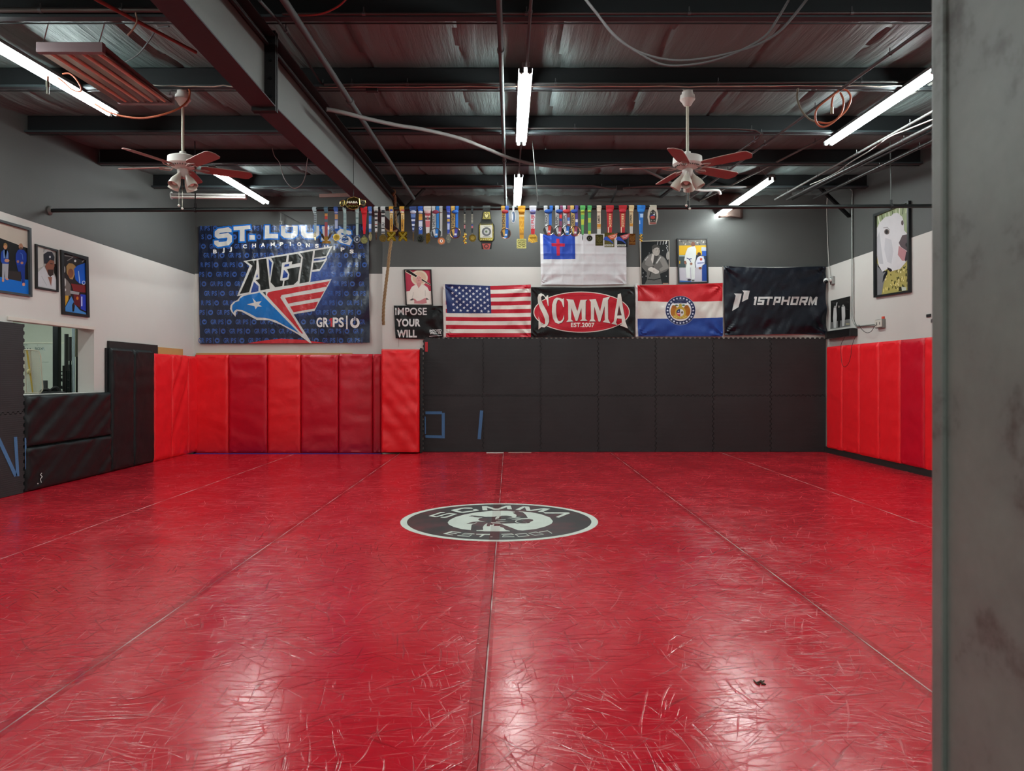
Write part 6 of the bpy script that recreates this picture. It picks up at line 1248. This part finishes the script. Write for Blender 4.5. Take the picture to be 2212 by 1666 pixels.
medal(1126.7, 517, [(1126.7, 1127, 16, 8.4, '#c58d1c', [(464, 468, '#d9c28c'), (474, 478, '#d8a434'), (490, 494, '#d8a434'), (503, 508, '#9c6c18')])], lambda A: A.line([(1124, 470), (1129, 480), (1124, 490), (1129, 500)], 1.2, '#d8b04c', 2), plq(1116, 516, 1137, 537, '#8c8454', lambda A: (setattr(A, 'kind', 'gold'), [A.line([(1118.5, 519 + k * 4), (1123, 521 + k * 4), (1127, 519 + k * 4), (1131, 521 + k * 4), (1134.5, 519 + k * 4)], 1.1, '#5c5430', 1) for k in range(4)]), cut=1.5), 'big square antique gold medal on a golden yellow ribbon', '#c58d1c')
medal(1151, 506, [(1151, 1151, 15, 8, '#bdbcc4', [(457, 463, '#4a4c94'), (478, 481, '#bdbcc4'), (494, 506, '#b81e28')])], lambda A: (tx('FUJI', 1153, 483, 5.5, '#b0303c', w_=19)(A), A.line([(1147.5, 486), (1151, 489), (1154.5, 486)], 1.3, '#c04048', 2), A.line([(1147.5, 490), (1151, 493), (1154.5, 490)], 1.3, '#c04048', 2)), plq(0, 0, 0, 0, '#a5803a', lambda A: (setattr(A, 'kind', 'gold'), A.line([(1144, 514), (1158, 514)], 4, '#7d5c20', 1)), pts=[(1144, 507), (1157, 507), (1160.5, 512), (1161, 523), (1157, 523), (1153, 525), (1148, 525), (1145, 523), (1141, 523), (1141.5, 512)]), 'hexagonal gold medal on a white red and blue ribbon', '#7c7cac')
ringm(1184.5, 0, '#b0b2b4', '#1c5cac', 1185.4, 497.7, 12, '#9a9c9c', 'silver ring medal, leftmost of the four overlapping ring medals', 'TRANCE', loop='#1c50a0', fill='#c03a30', dx=6)
ringm(1208, 0, '#b0b2b4', '#7a3a5c', 1207.8, 499.7, 12, '#9a9c9c', 'silver ring medal, second of the four overlapping ring medals', 'RAPPLI', cc=[(464, 472, '#d0322c'), (472, 478, '#223a7c')], loop='#1c4890', fill='#98485c', dx=5)
ringm(1223.5, 0, '#b4b4b8', '#8a3844', 1224.7, 498.2, 11.5, '#9a9c9c', 'silver ring medal, third of the four overlapping ring medals', 'GRAPPL', cc=[(470, 477, '#4c6cb4'), (477, 484, '#c4c4cc')], loop='#b02c34', fill='#1c5cb0', dx=5)
ringm(1240.5, 0, '#c0a056', '#4c3a84', 1242, 499.7, 11.5, '#b08468', 'rose gold ring medal, rightmost of the four overlapping ring medals', 'DEFEN', cc=[(474, 480, '#c8c8d0'), (480, 486, '#3a4c94')], loop='#24489c', fill='#8c3a54', dx=5)
# 30-37
medal(1258, 508, [(1258.5, 1258.5, 11, 4, '#4d9a50', [(458, 464, '#9aa838'), (474, 486, '#a8ae34')])], None, dsc(1258.5, 514, 1.1, '#a8a8a4', ry=6), 'edge-on medal on the left of two green and yellow ribbons', '#8ea83c')
medal(1273, 506, [(1273.3, 1273.3, 9, 6.3, '#459050', [(471, 481, '#9fae3a'), (499, 506, '#a4ae38')])], None, dsc(1273.4, 515, 6.6, '#a9a49c', lambda A: (setattr(A, 'kind', 'gold'), A.ell(1273.4, 515, 5.2, 5.2, '#1c1c1c', 1, 20, .6), A.ell(1273.4, 515, 1.4, 2.4, '#1c1c1c', 1, 12))), 'small black and silver medal on the right of two green and yellow ribbons', '#a4ac3a')
def chev(cx, y0, c):
    def f(A):
        A.kind = 'gold'
        for k in range(4): A.line([(cx - 6, y0 + 2 + k * 3), (cx, y0 + 6.5 + k * 3), (cx + 6, y0 + 2 + k * 3)], 1.1, c, 1)
        A.line([(cx - 6.5, y0 + 19), (cx + 6.5, y0 + 19)], 1.4, c, 1)
    return f
medal(1293.8, 507, [(1293.8, 1293.8, 10, 8, '#c2b09c', [(484, 491, '#b98028'), (491, 495, '#c2a070'), (495, 507, '#bdbdba')])], lambda A: tx('AMER', 1296, 483, 5, '#3c3028', w_=18)(A), plq(1286, 507, 1303, 531, '#66643c', chev(1294.6, 508, '#a39c64')), 'olive rectangular medal with chevrons on a cream ribbon', '#c2b09c')
def eagle(cx, y0, cb, cr):
    def f(A):
        A.kind = 'plastic'
        A.poly([(cx - 9, y0 + 9), (cx - 4, y0 + 7), (cx, y0 + 10), (cx + 9, y0 + 19), (cx + 12, y0 + 24), (cx + 2, y0 + 17), (cx - 4, y0 + 16), (cx - 10.5, y0 + 15)], '#1d3f94', 1)
        A.poly([(cx - 2, y0 + 6), (cx + 20, y0), (cx + 17, y0 + 8), (cx + 12, y0 + 13), (cx + 5, y0 + 14)], cr, 2)
        for k in range(2): A.line([(cx + 3 + k, y0 + 7.5 + k * 3), (cx + 16 - k * 2, y0 + 4 + k * 3.5)], 1, '#d8cfc4', 3)
        A.rect(cx - 10, y0 + 24.5, cx + 10.5, y0 + 28.5, '#c9c9bc', 1); A.text('CHALLENGER', cx - 9, y0 + 28, 3, '#4a4a3c', 2, 18, bold=.04)
    return f
medal(1317, 504, [(1317, 1317, 17, 9.6, '#a3121c', [])], lambda A: (A.rect(1315.5, 462, 1321, 491, '#cdb488', 1), tx('CHALLE', 1320.6, 490.5, 4.6, '#a3121c', w_=27)(A), A.rect(1313.5, 491, 1315, 504, '#d8c4b0', 2)), plq(1305.5, 503, 1327, 534, '#8c8450', eagle(1314, 504, '#1d3f94', '#b9502c')), 'olive square eagle medal on a red ribbon, left one of the red pair', '#b01c30')
medal(1345, 504, [(1345, 1345, 17, 9.6, '#a3121c', [])], lambda A: (A.rect(1342.5, 462, 1348.5, 491, '#cdb488', 1), tx('CHALLE', 1348, 490.5, 4.6, '#a3121c', w_=27)(A), A.rect(1341.3, 491, 1342.8, 504, '#d8c4b0', 2)), plq(1333, 503, 1355.5, 534, '#3d4146', eagle(1341, 504, '#1d3f94', '#a53c44')), 'dark grey square eagle medal on a red ribbon, right one of the red pair', '#b01c30')
medal(1363.7, 505, [(1363.7, 1363.7, 11, 6.5, '#c4ad84', [(483, 489, '#b98028'), (489, 505, '#b4b2ae')])], lambda A: tx('OPEN', 1364.6, 482, 3.6, '#3c3028', w_=18)(A), plq(1358.5, 505, 1372.5, 529, '#7c4a22', chev(1365.5, 506, '#b08450')), 'copper rectangular medal with chevrons on a cream ribbon', '#cbb58c')
medal(1384.5, 506, [(1381, 1383.5, 10, 4.5, '#2479c8', [(476, 484, '#a9c4e0')]), (1388.5, 1386, 10, 4, '#1d69b8', [(462, 470, '#a9c4e0')])], None, fig(1384.5, 514, 5.5, 17), 'bright blue bunched ribbon with a gold medal turned edge-on', '#2479c8')
root = empty('award_buckle', W(1410.5, 450, YP), 'white rimmed award buckle on the pipe, rightmost of the hanging awards', 'award', )
g = G(); c_ = W(1410.5, ppy(1410), YP); g.tube([c_ + Vector((-.04, 0, 0)), c_ + Vector((.04, 0, 0))], .029, M('#b5ac9c', 'satin'), 16)
g.ext([fm(*p) for p in [(1403, 447), (1417.5, 447), (1421.5, 461), (1421.5, 470), (1417.5, 484), (1402, 485.5), (1399, 470), (1399.5, 460)]], (0, 1, 0), .006, M('#b9b0a2', 'satin')); g.build('strap', root)
A = Art(fm, NW, (0, 0, 1), .0007, .002); A.kind = 'satin'; A.poly([(1410.5, 453), (1416, 457), (1418, 468), (1416, 480), (1404.5, 480), (1402.5, 468), (1405, 457)], '#2c2624', 0); A.ell(1409, 468, 5, 4, '#2c3a84', 1, 14, None, 180, 360); A.ell(1410, 470, 5, 3.5, '#a5352c', 1, 14); A.poly([(1410, 464), (1415, 461), (1414, 466)], '#c9c9c9', 2)
for x, y in ((1407, 459), (1413, 459), (1407, 477), (1413, 477)): A.star(x, y, 2.2, '#8f8c86', 2)
A.rect(1403.5, 480.5, 1417, 484, '#8c4a44', 1); g = G(); A.into(g); g.build('plate', root, fix=False)
# big championship belt hanging down
BK = M('#1a1c1c', 'rubber')
root = empty('championship_belt', W(1050.5, 451, YP), 'black championship belt with a big square silver plate hanging from the pipe', 'belt')
g = G(); c_ = W(1051, ppy(1051), YP); g.tube([c_ + Vector((-.045, 0, 0)), c_ + Vector((.045, 0, 0))], .031, M('#3c403f', 'rubber'), 16)
g.ext([fm(*p) for p in [(1043.5, 449), (1058.5, 449), (1062, 478), (1068.5, 487), (1068.5, 518), (1063, 524), (1061.5, 538), (1040.5, 538), (1039, 524), (1032.5, 518), (1032.5, 487), (1039, 478)]], (0, 1, 0), .008, BK); g.build('strap', root)
def plate(nm, pts, col, kind, fn=None, th=.006, z=.001):
    g = G(); g.ext([fm(*p) + Vector((0, -z - th, 0)) for p in pts], (0, 1, 0), th, M(col, kind)); o = g.build(nm, root)
    if fn: A = Art(fm, NW, (0, 0, 1), .0007, z + th + .0006); A.kind = 'satin'; fn(A); g = G(); A.into(g); g.build('engraving', o, fix=False)
plate('top_plate', [(1045, 458), (1058, 458), (1060, 474), (1042, 474)], '#a89a58', 'gold', lambda A: (A.ell(1051, 466, 6, 6.5, '#4a4428', 1, 18, .8), A.poly([(1047, 462), (1051, 465), (1055, 462), (1053, 469), (1051, 471), (1049, 469)], '#d0c48c', 2)))
plate('main_plate', [(1037, 482.5), (1064, 482.5), (1066, 490), (1066, 515), (1064, 520.5), (1037, 520.5), (1035, 515), (1035, 490)], '#9c8c48', 'gold', lambda A: (A.rect(1037.5, 487, 1063.5, 514, '#c9c6ba', 1), A.rect(1038, 482.8, 1063, 485.5, '#2c2a20', 1), A.ell(1051, 501, 10, 9.5, '#55565a', 2, 28, .6), A.ell(1050.5, 501, 5.4, 5.2, '#a9aaac', 2, 22, .6), A.ell(1050.5, 501, 2.6, 2.6, '#55664c', 3, 14), [A.star(1040 + 4.2 * k, 517.6, 1.4, '#e0d8b0', 2) for k in range(6)], A.rect(1045, 489, 1060, 490.2, '#8a8880', 2), A.rect(1043, 511, 1059, 512.2, '#8a8880', 2)), .010)
plate('bottom_plate', [(1041.5, 526.5), (1060, 526.5), (1057, 539), (1045, 539)], '#a8443c', 'satin', lambda A: A.ell(1050.8, 532.5, 5.4, 5, '#4a1a18', 1, 18, .55))
# belt lying over the pipe at the left
root = empty('championship_belt', W(765, 452, YP), 'ornate gold championship belt draped on top of the pipe at the left', 'belt')
g = G(); pts = [W(741, 446, YM), W(747, 437, YM - .01), W(765, 433, YM - .02), W(780, 437, YM - .01), W(789, 446, YM)]; 
g.add([p + Vector((0, .012, dz)) for p in pts for dz in (-.05, .05)], [(2 * i, 2 * i + 2, 2 * i + 3, 2 * i + 1) for i in range(4)], BK); g.build('strap', root)
fq = lambda x, y: W(x, y, YM - .025)
def plate2(nm, pts, col, fn=None):
    g = G(); g.ext([fq(*p) for p in pts], (0, 1, 0), .012, M(col, 'gold')); 
    for i in range(len(pts)): a, b_ = fq(*pts[i]), fq(*pts[(i + 1) % len(pts)]); g.tube([a, b_], px(.8), M('#b8a060', 'gold'), 6)
    o = g.build(nm, root)
    if fn: A = Art(fq, NW, (0, 0, 1), .0007, .002); A.kind = 'gold'; fn(A); g = G(); A.into(g); g.build('engraving', o, fix=False)
plate2('main_plate', [(748, 438), (752, 429), (765, 425), (776, 429), (777, 443), (772, 450), (762, 453), (752, 449), (747, 443)], '#4a3c20', lambda A: (setattr(A, 'kind', 'satin'), A.text('NABA', 750, 439, 4, '#e6e0cc', 2, 23, bold=.06), A.rect(752, 440.5, 772, 441.5, '#7d2c20', 1), setattr(A, 'kind', 'gold'), [A.ell(752 + 4 * k, 446 - (1 if k % 2 else 0), 1.7, 1.5, '#c9ac5c', 1, 8) for k in range(6)], A.line([(751, 431), (757, 427), (765, 426), (773, 428)], 1.4, '#c9b070', 1)))
plate2('side_plate', [(735, 436), (742, 432), (745, 434), (743, 444), (737, 446), (734.5, 441)], '#6e6038', lambda A: A.line([(737, 438), (742, 436), (739, 442)], 1.4, '#d8cca0', 1))
plate2('side_plate', [(778, 431), (789, 433), (790, 438), (787, 444), (779, 442), (777, 436)], '#a5a294', lambda A: (A.ell(783.5, 438, 3.8, 3, '#55503c', 1, 14, .6), A.rect(779, 433, 788, 435, '#e0ddd0', 1)))
# ================================================================ weights room seen through the opening
YW2 = 12.38
g = G(); fb2 = lambda x, y: W(x, y, YW2)
root = empty('whiteboard', W(90, 800, YW2), 'whiteboard with handwriting on the wall of the weights room', 'whiteboard')
g = G(); a, b_ = W(-30, 740, YW2), W(176, 862, YW2); g.bbox((a.x, YW2 - .01, b_.z), (b_.x, YW2 + .015, a.z), M('#b9c0b4', 'satin'), .004); g.build('board', root)
g = G(); g.bbox((a.x, YW2 - .02, a.z - .02), (b_.x, YW2 + .015, a.z + .005), M('#c9cbb9', 'satin'), .003); g.build('frame', root)
A = Art(fb2, NW, (30, 690, 9.8), .0008, .0125); A.kind = 'satin'; A.text('ents', 130, 548, 26, '#3c443e', 1, 170, bold=0); A.line([(150, 565), (305, 560)], 3, '#3c443e', 1)
A.text('BJJ', 180, 645, 38, '#3f4a48', 1, 185, bold=0); A.text('BOX', 458, 650, 55, '#34504f', 1, 170, bold=0); A.line([(600, 640), (640, 600), (650, 640), (670, 660)], 6, '#4c7c98', 1); A.line([(600, 910), (640, 905), (690, 912), (750, 905)], 6, '#6d7870', 1); A.ell(513, 545, 7, 7, '#444', 1, 8) if 0 else A.ell(513, 545, 7, 7, '#444444', 1, 8)
g = G(); A.into(g); g.build('handwriting', root, fix=False)
# power rack
root = empty('power_rack', W(123, 850, 11.0), 'black steel power rack beyond the wall opening', 'rack'); RK = M('#15191a', 'steel')
for (x, Y) in ((123, 11.0), (123 + 30, 11.9)):
    p = W(x, 850, Y); g = G(); g.bbox((p.x - .04, Y - .04, -.045), (p.x + .04, Y + .04, 2.35 if Y < 11.5 else 1.5), RK, .004); g.build('upright', root)
for y, a_, b_ in ((803, 128, 158), (811, 128, 157), (820, 130, 153), (836, 130, 150)):
    g = G(); g.beam(W(a_, y, 11.2), W(b_, y + (6 if y > 815 else 0), 11.2), .03, .045 if y > 815 else .02, RK); g.build('crossbar', root)
def bar(x, y0, y1, Y, r, m, lab, sl=None, name='barbell'):
    ro = empty(name, W(x, 850, Y), lab, 'barbell', 'bars standing in the weights room'); p = W(x, y0, Y); z1 = p.z
    g = G(); g.cyl((p.x, Y, -.04), (p.x, Y, z1 - .3 if sl else z1), r, m, 14); g.build('shaft', ro)
    if sl: g = G(); g.cyl((p.x, Y, sl[0]), (p.x, Y, z1), sl[1], sl[2], 18); g.cyl((p.x, Y, sl[0] - .02), (p.x, Y, sl[0]), sl[1] * 1.35, sl[2], 18); g.build('sleeve', ro)
zb = lambda y, Y: CH - (y - VY) * Y / F
bar(143.5, 722, 850, 10.9, .014, RK, 'upright black bar with a thick sleeve, left of the chrome pole', (zb(798, 10.9), .028, M('#1b1c1d', 'satin')))
bar(152, 728, 850, 11.0, .013, RK, 'upright dark bar just left of the chrome pole', (zb(777, 11.0), .028, M('#2b292b', 'satin')))
bar(158.5, 700, 850, 10.7, .020, M('#a9bac4', 'metal'), 'bright chrome pole standing in the weights room', None, 'chrome_pole')
bar(166, 700, 850, 10.8, .014, M('#1e1d19', 'steel'), 'upright bar with olive grey sleeve next to the opening edge', (zb(768, 10.8), .030, M('#5c5a4c', 'steel')))
bar(138.5, 790, 850, 10.6, .022, M('#222', 'steel') if 0 else M('#222222', 'steel'), 'short dark upright bar in front of the rack', None, 'steel_post')
bar(98, 822, 850, 10.6, .030, M('#3a3f40', 'satin'), 'short grey bar end standing beside the white mesh panel', None, 'steel_post')
# white mesh fan guard / chair back
root = empty('mesh_panel', W(68, 850, 9.95), 'white mesh panel with rounded corners and a yellow strap beyond the opening', 'mesh panel'); WP = M('#cfc6b4', 'paint'); Ym = 9.95
out = smooth([W(38, 756, Ym), W(62, 756, Ym), W(80, 758, Ym), W(86, 764, Ym), W(88, 775, Ym), W(90, 810, Ym), W(92, 838, Ym), W(89, 846, Ym), W(82, 849, Ym), W(40, 849, Ym)], 4)
g = G(); g.tube(out, .009, WP, 8); g.tube([W(52, 757, Ym), W(57, 849, Ym)], .008, WP, 6); g.tube([W(65, 757, Ym), W(70, 849, Ym)], .008, WP, 6); g.build('frame', root)
g = G(); x = 30.0
while x < 125:
    for s_ in (-1, 1):
        n0 = (x, 757); n1 = (x + s_ * 47, 848); a = []
        for k in range(25):
            t = k / 24; qx = n0[0] + (n1[0] - n0[0]) * t; qy = n0[1] + (n1[1] - n0[1]) * t
            if 46 < qx < 86 + 3 * t: a.append(W(qx, qy, Ym))
            elif a: break
        if len(a) > 1: g.tube([a[0], a[-1]], .0022, WP, 4, cap=False)
    x += 2.4
g.build('mesh', root)
g = G(); g.ext([W(56, 757, Ym - .02), W(60, 757, Ym - .02), W(72, 848, Ym - .02), W(69, 848, Ym - .02)], (0, 1, 0), .004, M('#c9a94c', 'cloth')); g.sphere(W(62, 803, Ym - .03), .028, M('#cfc08c', 'cloth'), 10, (1, .5, 1.3)); g.build('yellow_strap', root)
g = G(); bk = M('#111213', 'wovn'); 
g.tube(smooth([W(86, 850, 10.05), W(92, 844, 10.05), W(100, 842, 10.05), W(108, 845, 10.05), (W(112, 851, 10.05))]), .022, bk, 8); g.tube(smooth([W(108, 850, 10.1), W(113, 842, 10.1), W(121, 838, 10.1), W(127, 842, 10.1), W(130, 850, 10.1)]), .026, bk, 8); g.tube([W(88, 850, 10.0), W(140, 849, 10.0)], .02, bk, 8)
tag(g.build('battle_rope'), 'coil of thick black rope just beyond the opening sill', 'rope')
